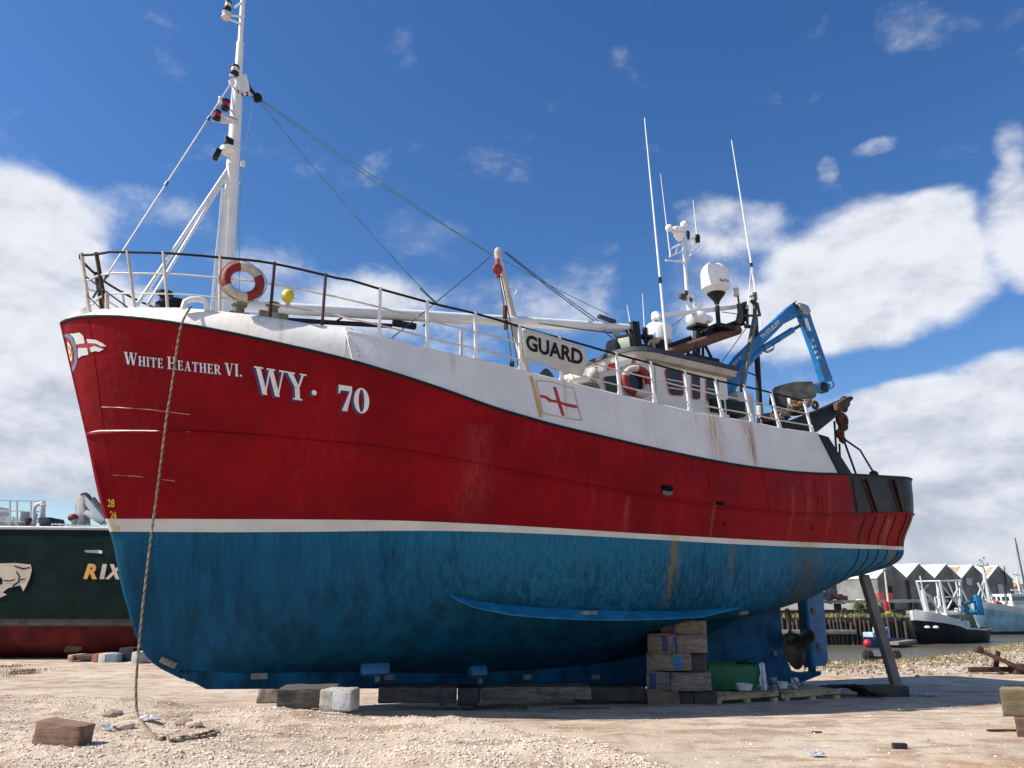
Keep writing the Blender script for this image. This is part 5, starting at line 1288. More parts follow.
# rope from the fairlead down to the gravel, two laid strands
top_p = B(191.5, 306, 1.76)
rp = [(191.5, 306), (187.5, 312), (182.5, 322), (179, 336), (176, 355), (172, 385), (167, 415), (162.5, 450), (157.5, 490), (152, 530), (147, 570), (143, 605), (139.5, 640), (137, 670), (136, 690), (137, 712)]
d0_, d1_ = top_p.y, 10.75
pts = []
for k, (x, y) in enumerate(rp):
    f = max(0, (k-1)/(len(rp)-2)); Y = top_p.y-.02 if k == 0 else (top_p.y-.1)*(1-f)+d1_*f
    pts.append(W(x, y, Y))
for x, y in ((141, 723), (147, 731), (154.5, 738.5), (160, 741.5), (166, 739), (172, 742), (182, 739), (194, 737.5), (206, 735), (214, 732.5), (218, 734.5), (208, 738.5), (190, 741), (170, 743.5)):
    pts.append(G(x, y)+UP*.022)
pts = curve(pts, 14)
def strands(P, rh, pitch, n, rad, mats, parent):
    d = [0]
    for i in range(1, len(P)): d.append(d[-1]+(P[i]-P[i-1]).length)
    tot = d[-1]; m = int(tot/.022); Q = []; j = 0
    for i in range(m):
        t = tot*i/m
        while d[j+1] < t: j += 1
        Q.append(P[j].lerp(P[j+1], (t-d[j])/max(1e-6, d[j+1]-d[j])))
    for k in range(n):
        x = None; out = []
        for i, p in enumerate(Q):
            dd = (Q[min(i+1, m-1)]-Q[max(i-1, 0)]).normalized(); x = dd.orthogonal().normalized() if x is None else (x-dd*x.dot(dd)).normalized()
            y = dd.cross(x); a = 2*math.pi*(i*.022/pitch+k/n); out.append(p+(x*math.cos(a)+y*math.sin(a))*rh)
        MB().tube(out, rad, 6).build('strand', mats[k], parent, smooth=True)
ro_ = thing('mooring_rope', 'tan and brown laid rope hanging from the bow down onto the gravel', 'rope', tuple(G(160, 741)))
strands(pts, .0095, .11, 3, .0095, [M['ropetan'], M['ropedark'], M['ropetan']], ro_)

# ================================================================== blocks, pallets and litter round the keel
def baulk(px0, py0, px1, py1, depth, mat, label, group='timber and concrete blocks under the trawler', Yf=None, rot=None, end=None, jit=.004, name='timber_block', cat='block', wear=.025):
    """squared block whose near face spans the pixel box; depth runs away from the viewer"""
    g0 = G((px0+px1)/2, py1); Yf = Yf or g0.y
    a, b, c = W(px0, py1, Yf), W(px1, py1, Yf), W((px0+px1)/2, py0, Yf)
    w, h = (b-a).length, c.z-a.z; ctr = (a+b)/2
    ang = rot if rot is not None else 0
    R = Matrix.Rotation(ang, 3, 'Z'); cc = ctr+R @ Vector((0, depth/2, 0)); cc.z = a.z+h/2
    mb = MB().box(cc, (w, depth, h), R)
    o = mb.build(name, mat, None, bevel=wear, worn=.012 if Yf < 20 else 0)
    tag(o, label, cat, group)
    if end:                                        # painted or chipped near end
        ew = end[1]; e = MB().box(ctr+R @ Vector((w*(end[2]-.5), -.001, 0))+UP*(h*.5), (w*ew, .012, h*.82), R)
        e.build('paint_patch', end[0], o, bevel=.006)
    return o
S = 15.45
st = [  # x0,y0,x1,y1, depth, material, label, dy, end
 (648, 691, 680, 709.5, 1.3, 'tim4', 'brown scuffed block at the lower left foot of the timber crib stack', 0, None),
 (695, 691.5, 717, 708.5, 1.3, 'tim3', 'dark block at the lower right foot of the timber crib stack', .05, None),
 (680.5, 692, 694.5, 709, 1.2, 'tim3', 'narrow black block between the two foot blocks of the crib stack', .14, None),
 (647, 671.5, 670.5, 690.7, 1.25, 'tim2', 'small block with a blue mark in the fourth course of the crib stack', .03, ('navy', .3, .27)),
 (671, 672.5, 712, 691.4, 1.2, 'tim1', 'long pale block overhanging right in the fourth course of the crib stack', -.03, None),
 (647.5, 653.5, 691, 671.3, 1.2, 'tim1', 'wide block with a bright blue patch in the third course of the crib stack', 0, ('craneblue2', .17, .70)),
 (691.5, 653.8, 707, 672.2, 1.2, 'tim3', 'short dark block at the right of the third course of the crib stack', .08, None),
 (648, 633.5, 676, 653.2, 1.2, 'tim2', 'block with faded blue stain, left of second course in the crib stack', .03, ('navy', .2, .62)),
 (677, 634.2, 707.5, 653.5, 1.15, 'tim1', 'pale cracked block at the right of the second course of the crib stack', -.02, None),
 (675, 620.5, 706.5, 634, 1.1, 'tim1', 'topmost block of the crib stack wedged under the blue bilge', .06, None),
 (660, 622.5, 674.5, 633.3, 1.0, 'tim3', 'dark wedge block beside the topmost block of the crib stack', .12, None)]
for x0, y0, x1, y1, dp_, mt, lb, dy, en in st:
    baulk(x0, y0, x1, y1, dp_, M[mt], lb, Yf=S+dy, rot=random.uniform(-.04, .04)-.17, end=(M[en[0]], en[1], en[2]) if en else None)
# keel blocks
k1 = baulk(256, 688, 279, 703.5, .5, M['concrete'], 'pale broken concrete lump at the left end of the foremost keel block', rot=.3, wear=.06)
baulk(277, 689, 333, 709, .7, M['tim3'], 'dark timber baulk under the forefoot of the keel, foremost keel block', rot=.12)
baulk(318, 690, 351.5, 712, .42, M['concrete'], 'squared concrete block with a white face at the right end of the foremost keel block', rot=-.1, wear=.04, end=(M['lightgrey'], .55, .68))
baulk(378, 687.5, 456, 703.5, .7, M['tim3'], 'long dark baulk forming the second keel block from the bow', rot=.05, Yf=14.0)
baulk(457, 687.8, 478.5, 706, .6, M['rubber'], 'short black block at the right end of the second keel block', Yf=13.95)
baulk(481, 687, 592, 700, .7, M['tim1'], 'long grey baulk under the middle of the keel, third block from the bow', Yf=15.2, rot=.06)
baulk(575, 687, 648, 701.5, .6, M['tim3'], 'dark baulk under the keel just left of the crib stack', Yf=15.6, rot=.06)
def hull_litter(px, py, w, h, d, mat, label, cat, name, rz=0, group=None, bevel=.01):
    g = G(px, py); g.z = float(gz(g.x, g.y)); o = MB().box(g+UP*h/2, (w, d, h), Matrix.Rotation(rz, 3, 'Z')).build(name, mat, None, bevel=bevel, jitter=.0)
    tag(o, label, cat, group); return o
# hidden-side poppets that carry the keel further aft
baulk(722, 679, 745, 700, .6, M['tim3'], 'dark baulk under the keel behind the green tub', Yf=17.9)
# plank and rubble in the shade
hull_litter(500, 709, .95, .05, .14, M['tim3'], 'thin dark plank lying in the shade under the keel', 'plank', 'plank', .05)
hull_litter(585, 709, .9, .02, .08, M['tim3'], 'narrow dark batten lying in the shade left of the crib stack', 'batten', 'batten', .03)
g = G(443, 707.5); o = MB().lathe([(.05, -.04), (.09, -.03), (.09, .03), (.05, .04)], g+UP*.10, 16, axis=(0.1, -1, 0)).build('roller', M['concrete'], None, smooth=True); tag(o, 'small pale round roller end by the second keel block', 'roller')
# pallet
def pallet():
    Yp = 15.55; a = W(715, 704.8, Yp); b = W(843, 696.5, 17.3)
    a.z = float(gz(a.x, a.y)); b.z = float(gz(b.x, b.y)); u = (b-a); ln = u.length; u.normalize(); v = Vector((-u.y, u.x, 0)).normalized()
    for k in range(2):
        l = ln*.485; st_ = a+u*(k*ln*.51); c0 = st_.copy()
        o = thing('wooden_pallet', ('pale wooden pallet beside the crib stack holding the green tub', 'pale wooden pallet nearer the rudder with rags and pots on it')[k], 'pallet', tuple(c0+u*l/2), math.atan2(u.y, u.x), 'wooden pallets under the stern')
        for i in range(7): MB().box(c0+u*(l*(i+.5)/7)+v*.5+UP*.175, (l/7*.72, 1.0, .022), Matrix.Rotation(math.atan2(u.y, u.x), 3, 'Z')).build('deck_board', M['pale'], o, bevel=.003)
        for j in range(3): MB().box(c0+u*l/2+v*(.05+.45*j)+UP*.12, (l, .05 if j else .03, .09), Matrix.Rotation(math.atan2(u.y, u.x), 3, 'Z')).build('stringer', M['pale'], o, bevel=.004)
        for i in range(3):
            for j in range(3): MB().box(c0+u*(l*(.07+.43*i))+v*(.05+.45*j)+UP*.036, (.12, .1, .07), Matrix.Rotation(math.atan2(u.y, u.x), 3, 'Z')).build('foot_block', M['pale'], o, bevel=.004)
    return a, u, v
pa, pu, pv = pallet()
def onp(px, py, Y, dz=0): return W(px, py, Y)
# green tub
tb = thing('green_tub', 'large green plastic tub on the pallet beside the timber crib stack', 'tub', tuple(W(735, 690, 16.3)))
P_ = [(708, 665.5), (763, 666.5), (757, 690), (713, 690)]
q = [W(x, y, 16.1) for x, y in P_]; back = [p+Vector((-.1, .75, 0)) for p in q]
mb = MB(); o1 = [q[0], q[1], back[1], back[0]]; o2 = [q[3]+Vector((0, .05, 0)), q[2]+Vector((0, .05, 0)), back[2]-Vector((0, .05, 0)), back[3]-Vector((0, .05, 0))]
cen = sum(o1, Vector())/4; i1 = [cen+(p-cen)*.93 for p in o1]; cen2 = sum(o2, Vector())/4; i2 = [cen2+(p-cen2)*.92+UP*.03 for p in o2]
mb.grid([o2, o1, i1, i2], closed=True); mb.add(o2, [(0, 1, 2, 3)]); mb.add(i2, [(0, 1, 2, 3)])
mb.build('shell', M['tub'], tb, bevel=.012)
MB().tube([o1[0]+UP*.01, o1[1]+UP*.01, o1[2]+UP*.01, o1[3]+UP*.01, o1[0]+UP*.01], .022, 6).build('rim', M['tub'], tb, smooth=True)
mb = MB()
for k in range(9):
    p = W(739+random.uniform(-6, 8), 666+random.uniform(-1, 1), 16.3+random.uniform(0, .3)); mb.bar(p, p+Vector((random.uniform(-.25, .25), random.uniform(-.1, .1), random.uniform(.02, .16))), .05, .02)
o = mb.build('scrap_heap', M['trim'], None); tag(o, 'black bent scrap sticking out of the green tub', 'scrap')
def crumple(name, cx, cy, Y, sx, sz, mat, label, cat, n=26, seed=1):
    rr = random.Random(seed); mb = MB(); c = W(cx, cy, Y)
    gr = []
    for i in range(9):
        row = []
        for j in range(7):
            u, v = i/8-.5, j/6-.5
            row.append(c+Vector((u*sx+rr.uniform(-.03, .03), rr.uniform(-.06, .06)-.04*math.sin(u*9), v*sz+rr.uniform(-.03, .03))))
        gr.append(row)
    mb.grid(gr); o = mb.build(name, mat, None, normals=False); tag(o, label, cat); md = o.modifiers.new('s', 'SOLIDIFY'); md.thickness = .012; md2 = o.modifiers.new('sub', 'SUBSURF'); md2.levels = 1; md2.render_levels = 1; return o
crumple('plastic_sheet', 763, 677, 16.05, .12, .5, M['rag'], 'white plastic sheeting hanging over the right corner of the green tub', 'sheet', seed=3)
crumple('rag_pile', 771, 684.5, 16.5, .30, .24, M['darkrag'], 'heap of grey and white rags on the pallet right of the green tub', 'rags', seed=5)
crumple('plastic_bag', 795, 683, 16.9, .16, .2, M['rag'], 'small white plastic bag on the pallet below the propeller', 'bag', seed=8)
for px, py, Y, r, h, mt, lb in ((744.5, 690, 15.75, .17, .11, 'plastic', 'shallow white plastic bowl on the pallet in front of the green tub'), (782, 688, 16.6, .13, .12, 'plastic', 'low white paint pot on the pallet beneath the propeller')):
    c = W(px, py, Y); o = MB().lathe([(r*.75, 0), (r, h), (r*.92, h), (r*.7, .02)], c, 20).build('pot', M[mt], None, smooth=True); tag(o, lb, 'pot')
mb = MB()
for k in range(14):
    p = W(random.uniform(772, 800), random.uniform(686, 689), 16.7+random.uniform(-.1, .2)); mb.bar(p, p+Vector((random.uniform(-.15, .15), random.uniform(-.1, .1), random.uniform(.02, .18))), .03, .02)
o = mb.build('offcuts', M['tim4'], None, bevel=.003); tag(o, 'small brown wood offcuts piled on the right hand pallet', 'offcuts')
# black ribbed mat
gr = []; a0_, a1_ = W(818, 688, 18.3), W(878, 697, 17.6)
for i in range(25):
    u = i/24; row = []
    for j in range(7):
        v = j/6; p = a0_.lerp(a1_, u)+Vector((.05, .95*v-.3, 0)); h = .18*math.sin(math.pi*min(1, u*1.15))*(1-.4*v)+.02*math.sin(u*40); p.z = float(gz(p.x, p.y))+.04+h*1.1; row.append(p)
    gr.append(row)
o = MB().grid(gr).build('rubber_mat', M['rubber'], None, smooth=True, normals=False); o.modifiers.new('s', 'SOLIDIFY').thickness = .03; tag(o, 'humped black rubber mat on the yard between the pallets and the prop foot', 'mat')
# timber shore (prop) from the foot block up under the counter
ft = G(894, 697); 
o = baulk(868, 686.5, 911, 698, .5, M['tim3'], 'dark timber block under the foot of the leaning stern prop', rot=.05, Yf=ft.y, group='timber and concrete blocks under the trawler')
pt, n_ = shoot(863.5, 574.5, HB, 0)
pf = W(897, 687.5, ft.y+.22); 
sp = thing('stern_prop', 'long dark steel prop leaning from its foot block up under the stern', 'prop', tuple(pf))
MB().bar(pf, pt-Vector((0, 0, .02)), .20, .16).build('post', M['darksteel2'], sp, bevel=.015)
MB().box(pf+UP*.03, (.34, .3, .06)).build('foot_plate', M['darksteel2'], sp, bevel=.01)
hull_litter(903, 695, .18, .12, .16, M['tim1'], 'pale chock beside the foot of the stern prop', 'chock', 'chock', .2)
hull_litter(884, 689, .35, .07, .14, M['rubber'], 'thin black strip lying on the stern prop block', 'strip', 'rubber_strip', .3)
# foreground litter
g = G(55, 746); a = W(27, 745, g.y); 
mb = MB(); c = G(55, 746)+Vector((0, .14, .10)); h = .20; R = Matrix.Rotation(-.10, 3, 'Z') @ Matrix.Rotation(.10, 3, 'Y')
mb.box(c, (.50, .28, .23), R); o = mb.build('timber_offcut', M['tim4'], None, bevel=.02, worn=.010); tag(o, 'reddish brown squared timber offcut lying on the gravel at lower left', 'offcut')
for px, py, r, mt, lb in ((184, 726, .085, 'stone_d', 'brown stone lying on the gravel right of the hanging rope'), (194, 727, .07, 'stone_f', 'pinkish stone touching the brown stone right of the hanging rope'), (112, 717, .10, 'stone_d', 'flat dark stone on the gravel left of the hanging rope'), (123, 729, .09, 'stone_b', 'grey brown stone on the gravel just left of the rope foot')):
    c = G(px, py); c.z = float(gz(c.x, c.y)); bmx = bmesh.new(); bmesh.ops.create_icosphere(bmx, subdivisions=2, radius=r)
    mb = MB(); mb.v = [tuple(c+Vector((v.co.x*1.5, v.co.y*1.1, v.co.z*.6+r*.35))*1.0+Vector([random.uniform(-.008, .008) for _ in range(3)])) for v in bmx.verts]
    mb.f = [tuple(v.index for v in f.verts) for f in bmx.faces]; mb.m = [0]*len(mb.f); bmx.free()
    o = mb.build('stone', M[mt], None); tag(o, lb, 'stone', 'larger stones on the gravel')
def flatbag(px, py, sx, sy, mat, label, cat, name, seed):
    rr = random.Random(seed); c = G(px, py); gr = []
    for i in range(8):
        row = []
        for j in range(6):
            x = c.x+(i/7-.5)*sx+rr.uniform(-.02, .02); y = c.y+(j/5-.5)*sy+rr.uniform(-.02, .02); row.append((x, y, float(gz(x, y))+.025+rr.uniform(0, .035)))
        gr.append(row)
    o = MB().grid(gr).build(name, mat, None, normals=False); tag(o, label, cat); o.modifiers.new('s', 'SOLIDIFY').thickness = .01
flatbag(150, 721, .20, .2, M['rag'], 'flattened white plastic bag on the gravel behind the rope foot', 'plastic bag', 'plastic_bag', 2)
flatbag(108, 731, .13, .08, M['palebluerag'], 'pale blue scrap of plastic on the gravel left of the rope', 'plastic scrap', 'plastic_scrap', 6)
flatbag(816, 757, .14, .09, M['palebluerag'], 'grey blue scrap of cloth on the bare yard at lower right', 'cloth scrap', 'cloth_scrap', 9)
hull_litter(900, 749, .16, .06, .07, M['rubber'], 'small black rubber piece on the bare yard near the bottom right', 'rubber piece', 'rubber_piece')
hull_litter(817, 733, .13, .02, .05, M['rust'], 'small rusty flake on the open yard below the pallets', 'rusty flake', 'metal_flake')
flatbag(928, 696.5, .35, .25, M['palebluerag'], 'pale wisp of plastic in the shadow right of the stern prop', 'plastic scrap', 'plastic_scrap', 12)
# timbers at the right edge
g1 = G(1012, 742)
for (x0, y0, x1, y1, Y, mt, lb, dx) in ((1000, 688.5, 1040, 717.0, 10.75, 'tim5', 'mustard coloured wooden box end at the right edge, resting above the brown one', .02), (1014.5, 717.2, 1048, 743.5, 10.7, 'tim4', 'brown tapered block at the right edge beneath the mustard box', 0)):
    q = [W(x0, y0, Y), W(x1, y0+1.5, Y), W(x1, y1, Y), W(x0+ (3 if y0 < 700 else 4), y1, Y)]
    tv = Vector((.31, .5, -.02))*.9; mb = MB().prism([p+tv/2 for p in q], tv); o = mb.build('wooden_box', M[mt], None, bevel=.015, worn=.010); tag(o, lb, 'wooden box', 'wooden boxes at the right edge')
hull_litter(1006, 731.5, .5, .025, .05, M['rust'], 'thin rusty bar lying left of the brown block at the right edge', 'bar', 'rusty_bar')
# rusty A-frame relic on the bank
Yr = 24.3
rf = thing('rusty_winch_frame', 'rusty iron frame with a raised diagonal beam on the river bank at right', 'iron frame', tuple(W(992, 678, Yr)))
MB().bar(W(979, 650, Yr), W(1040, 677, Yr-.6), .11, .13).build('diagonal_beam', M['rust'], rf, bevel=.01)
MB().box(W(978.5, 649.5, Yr), (.20, .2, .20), Matrix.Rotation(.4, 3, 'Y')).build('beam_head', M['rust'], rf, bevel=.03)
MB().bar(W(998, 651, Yr+.1), W(995.5, 670, Yr+.1), .09, .12).build('upright', M['rust'], rf, bevel=.01)
MB().bar(W(969, 669.5, Yr), W(1012, 669.5, Yr), .15, .14).build('base_beam', M['rust'], rf, bevel=.01)
MB().bar(W(968, 675.5, Yr-.1), W(1000, 676.5, Yr-.1), .2, .18).build('base_timber', M['tim1'], rf, bevel=.01)
MB().box(W(1020, 670, Yr-.2), (.5, .4, .35)).build('gear_case', M['rust'], rf, bevel=.06)
MB().bar(W(1000, 672, Yr-.3), W(1003, 678, Yr-.3), .14, .12).build('end_plate', M['rust'], rf, bevel=.02)
# launching axle at the water's edge
ax = thing('trailer_axle', 'old launching trailer axle with two wheels at the water edge behind the prop', 'axle', tuple(W(882, 663, 29)))
for x, s_ in ((868, .17), (895.5, .16)):
    MB().lathe([(.12, -.13), (s_, -.12), (s_*1.06, 0), (s_, .12), (.12, .13)], W(x, 655.5, 29), 18, axis=(1, .25, 0)).build('wheel', M['rubber'], ax, smooth=True)
MB().bar(W(867, 658, 29), W(896, 657, 29), .10).build('axle_bar', M['rust'], ax, bevel=.01)
for x in (865, 869.5, 894, 898): MB().bar(W(x, 658, 28.9), W(x, 650, 28.9), .07).build('mudguard_stay', M['rust'], ax)
MB().bar(W(868, 659.5, 28.8), W(897, 660, 28.8), .16, .05).build('running_board', M['tim3'], ax)
# ================================================================== green ship at left
GY = 29.5
sh_ = thing('cargo_ship', 'dark green coaster with red bottom drawn up on the yard behind the bow', 'ship', (-14, GY, float(yard(GY))))
def gcol(X):
    zt_ = W(0, 527.3, GY).z if X < -30 else W(max(-200, 512), 527.3, GY).z
    zt_ = W(60, 528, GY).z+.004*(X+14); zl = W(60, 619, GY).z; zl2 = W(60, 626, GY).z; zb2 = W(60, 659.5, GY).z+.10*max(0, (X+17))*.35
    f = smooth(2, -3, X)*1.0
    by = GY+ (1-float(f))*3.5
    return [(X, by, zt_+.0), (X, by, zt_-.08), (X, by, zl), (X, by+.02, zl-.02), (X, by+.03, zl2), (X, by+.25, (zl2+zb2)/2-.0), (X, by+.9, zb2+.08), (X, by+2.2, zb2), (X, by+5, zb2)]
Xs = list(np.arange(-46, 4.01, 1.0)); cols_ = [gcol(float(x)) for x in Xs]; mb = MB(); n = len(cols_[0])
vs = [p for c in cols_ for p in c]; fs = []; ms = []
for i in range(len(cols_)-1):
    for j in range(n-1): fs.append((i*n+j, i*n+j+1, (i+1)*n+j+1, (i+1)*n+j)); ms.append(0 if j < 2 else 2 if j < 4 else 1)
k = len(vs); mirr = [(x, 2*(GY+5)-y, z) for x, y, z in vs]; vs += mirr; fs += [tuple(q+k for q in f)[::-1] for f in fs]; ms += ms
mb.v = vs; mb.f = fs; mb.m = ms
mb.add([cols_[-1][j] for j in range(n)]+[mirr[-n+j] for j in range(n)][::-1], [tuple(range(2*n))], 0)
mb.add([cols_[0][j] for j in range(n)]+[mirr[j] for j in range(n)][::-1], [tuple(range(2*n))], 0)
mb.add([cols_[0][1], cols_[-1][1], mirr[-n+1], mirr[1]], [(0, 1, 2, 3)], 3)
gh = mb.build('hull', [M['shipgreen'], M['shipred'], M['shipgrey'], M['darksteel']], sh_, smooth=True, normals=False, )
GB = BVHTree.FromPolygons([Vector(v) for v in mb.v], mb.f)
MB().tube([W(-60, 527.2, GY), W(150, 528.8, GY)], .07, 6).build('gunwale', M['lightgrey'], gh, smooth=True)
text_decal('hull_lettering', 'R', [(83.7, 579), (97.5, 579.3), (99.5, 564), (87, 563.7)], GB, M['orangeletter'], sh_, .03, .05, .1)
text_decal('hull_lettering', 'I', [(100, 579), (104.5, 579.1), (107.3, 564.1), (102.8, 564)], GB, M['creamletter'], sh_, .03, .0, .0)
text_decal('hull_lettering', 'X', [(105.2, 579.1), (121, 579.4), (124.5, 564.4), (108.5, 564.1)], GB, M['creamletter'], sh_, .03, .05, .1)
Q7 = lambda pts: [(x/4, 470+y/4) for x, y in pts]
decal('painted_emblem', [(Q7([(-110, 400), (-60, 380), (0, 374), (60, 372), (125, 378), (129, 400), (122, 430), (108, 462), (95, 485), (84, 462), (60, 466), (35, 472), (12, 490), (30, 498), (0, 512), (-50, 500), (-95, 460)]), 0),
    (Q7([(-40, 430), (0, 425), (14, 440), (10, 456), (0, 462), (-40, 462)]), 1), (Q7([(60, 382), (95, 392), (122, 388), (122, 392), (95, 398), (60, 387)]), 1),
    (Q7([(70, 405), (82, 425), (80, 450), (55, 468), (50, 464), (74, 447), (77, 426), (66, 408)]), 1), (Q7([(84, 437), (105, 434), (105, 438), (84, 442)]), 1), (Q7([(20, 440), (45, 442), (62, 436), (62, 441), (45, 447), (20, 445)]), 1)], GB, [M['creamletter'], M['shipgreen']], sh_, .03, step=.004)
decal('anchor_mark', [(Q7([(338, 321), (398, 320), (411, 325), (408, 334), (345, 330)]), 0), (Q7([(396, 321), (411, 323), (409, 335), (398, 334)]), 1)], GB, [M['steel'], M['letter']], sh_, .03, step=.004)
def shiprub(px, py, r, mt): 
    p = W(px, py, GY-.02); return p
decal('scraped_patch', [(Q7([(262, 705), (270, 703), (300, 703), (325, 705), (318, 725), (255, 728)]), 0), (Q7([(305, 708), (330, 706), (328, 720), (308, 725)]), 1)], GB, [M['scrape'], M['scrape']], sh_, .02, step=.004)
Yd = GY+.4
rl_ = MB()
for x in (-10, 10, 17, 31, 44.5): rl_.bar(W(x, 527, Yd), W(x, 500.5, Yd), .05)
for y in (500.5, 511, 521.5): rl_.bar(W(-40, y-1, Yd), W(45, y+.8, Yd), .045)
rl_.build('deck_railing', M['lightgrey'], sh_)
rl_ = MB()
for x in (52, 60, 68, 88, 104): rl_.bar(W(x, 528, GY+.1), W(x, 523.5, GY+.1), .04)
rl_.bar(W(52, 524, GY+.1), W(110, 527, GY+.1), .05); rl_.build('deck_railing', M['lightgrey'], sh_)
for x0, y0, x1, y1 in ((-8, 507, 2.5, 527), (6, 517, 12, 527), (17, 518, 22, 527), (26, 512, 31, 527), (-40, 512, -12, 527)):
    a, b = W(x0, y1, Yd+.6), W(x1, y0, Yd+.6); MB().box((a+b)/2, (b.x-a.x, 1.0, b.z-a.z)).build('deck_locker', M['boatwhite'], sh_, bevel=.05)
for x in (27.5, 41.5):
    MB().lathe([(.05, -.0), (.17, .25), (.17, .3), (.02, .32)], W(x, 526, Yd), 12).build('vent_cowl', M['darksteel'], sh_, smooth=True)
MB().tube(curve([W(34, 525, Yd), W(34, 510, Yd), W(37, 505, Yd), W(43, 503, Yd)]), .07, 10).build('vent_pipe', M['boatwhite'], sh_, smooth=True)
MB().lathe([(.08, -.5), (.08, .05), (.12, .12), (.05, .18)], W(42.5, 508, Yd), 12).build('vent_pipe', M['boatwhite'], sh_, smooth=True)
MB().prism([W(*q, Yd+.2) for q in ((46.5, 527), (47.5, 521), (51, 518.5), (56.5, 518.3), (58, 521), (57.5, 527))], Vector((0, 1, 0))).build('tarpaulin_cover', M['navytarp'], sh_, bevel=.06)
MB().ball(W(73, 517.5, Yd), .19, (1, 1, .8)).build('vent_cowl', M['redcowl'], sh_, smooth=True); MB().lathe([(.12, 0), (.12, .35)], W(73, 527, Yd), 12).build('vent_pipe', M['lightgrey'], sh_, smooth=True)
ck = MB().prism([W(*q, Yd+.5) for q in ((79, 527), (79, 498), (83, 494.5), (87, 499), (87.5, 527))], Vector((0, .5, 0))).build('deck_crane', M['boatwhite'], sh_, bevel=.03)
MB().prism([W(*q, Yd+.5) for q in ((83, 495), (88, 495.5), (108, 520), (107, 525), (103, 524), (85, 502))], Vector((0, .45, 0))).build('crane_jib', M['boatwhite'], ck, bevel=.03)
MB().bar(W(86, 512, Yd+.2), W(103, 523, Yd+.2), .18).build('crane_ram', M['lightgrey'], ck, bevel=.02)
MB().bar(W(93, 498, Yd+.15), W(106, 514, Yd+.15), .10, .12).build('crane_stripe', M['darksteel'], ck)
MB().tube(curve([W(*q, Yd+.3) for q in ((77, 520), (77, 503), (80, 496), (85, 493.5), (89, 496), (91, 500))]), .05, 6).build('crane_hose', M['rubber'], ck, smooth=True)
# blocks under the ship
for x0, y0, x1, y1, Y, mt, lb in ((67, 655, 72, 661.5, 26.4, 'pale', 'small pale timber end left of the long baulk under the green ship'), (72.5, 655.5, 91, 660.5, 26.5, 'tim3', 'long dark baulk lying under the green ship'),
      (91, 654, 97, 662, 26.3, 'redwhite', 'dull red block under the green ship beside the white one'), (97.5, 654, 104.5, 663, 26.3, 'boatwhite', 'white block under the green ship beside the red one'), (105, 654, 116, 664, 26.3, 'bluegrey', 'blue grey block under the green ship with pale feet'), (130, 652, 137, 668, 25.8, 'plastic', 'pale upright block under the green ship behind the rope')):
    baulk(x0, y0, x1, y1, .9, M[mt], lb, 'blocks under the green ship', Yf=Y+2.2, wear=.02)
baulk(117, 648, 131, 667, .9, M['rubber'], 'black cradle block under the green ship left of the rope', 'blocks under the green ship', Yf=28.9)
baulk(-25, 657.5, -10, 661, .9, M['tim3'], 'dark baulk under the green ship beyond the left edge', 'blocks under the green ship', Yf=26.6) if False else None
# ================================================================== far side of the river
# quay wall with timber piling
QY = 94.0
q0, q1 = W(745, 618, QY), W(905, 618, QY); zq = E-2.0
qo = thing('quay_wall', 'old dark timber piled quay wall with a grassy top across the river', 'quay wall', ((q0.x+q1.x)/2, QY, WZ))
MB().box(((q0.x+46.4)/2-6, QY+1.6, (zq+WZ-3)/2), (46.4-q0.x+12, 3, zq-WZ+3)).build('wall', M['pilewall'], qo)
mb = MB(); x = q0.x-10; rr = random.Random(3)
while x < 46.3:
    h = rr.uniform(-.5, .15); mb.lathe([(.16, WZ-1), (.17, zq+h-.1), (.12, zq+h)], (x, QY-.05+rr.uniform(-.12, .12), 0), 7); x += rr.uniform(.42, .62)
mb.build('piling', M['pile'], qo, smooth=True)
MB().bar(W(745, 632, QY-.3), W(856, 632, QY-.3), .35, .5).build('waling', M['deckc'], qo, bevel=.03)
def far_grass(name, label, P, h, mats, w=.10):
    mb = MB()
    for p in P:
        hh = h*rr.uniform(.4, 1.2); a = rr.uniform(0, 6.28); dx, dy = math.cos(a)*w, math.sin(a)*w
        mb.add([(p[0]-dx, p[1]-dy, p[2]), (p[0]+dx, p[1]+dy, p[2]), (p[0]+rr.uniform(-.2, .2), p[1], p[2]+hh)], [(0, 1, 2)], rr.randrange(len(mats)))
    o = mb.build(name, mats, None, normals=False); tag(o, label, 'grass', kind='stuff')
far_grass('quay_grass', 'yellow green grass growing along the top of the quay wall', [(rr.uniform(q0.x-10, 46.4), QY+rr.uniform(.1, 3.5), zq-.05) for _ in range(2600)], .55, [M['drygrass'], M['greengrass']])
# raised pier deck on posts, behind the quay
PY = 112.0
pr = thing('pier', 'raised concrete pier deck on dark posts behind the quay wall', 'pier', (W(850, 605, PY).x, PY, zq))
a, b = W(700, 602.8, PY), W(948, 600.8, PY+1); MB().bar(a+Vector((0, 3, 0)), b+Vector((0, 3, 0)), 6, .38).build('deck', M['deckc'], pr)
for px in (770, 838, 915): MB().box(W(px, 610, PY+1)-UP*.3, (.75, .8, 2.4)).build('post', M['piledark'], pr, bevel=.02)
MB().bar(W(700, 615, PY-3), W(905, 613.5, PY-3), .6, 1.1).build('fender_beam', M['piledark'], pr)
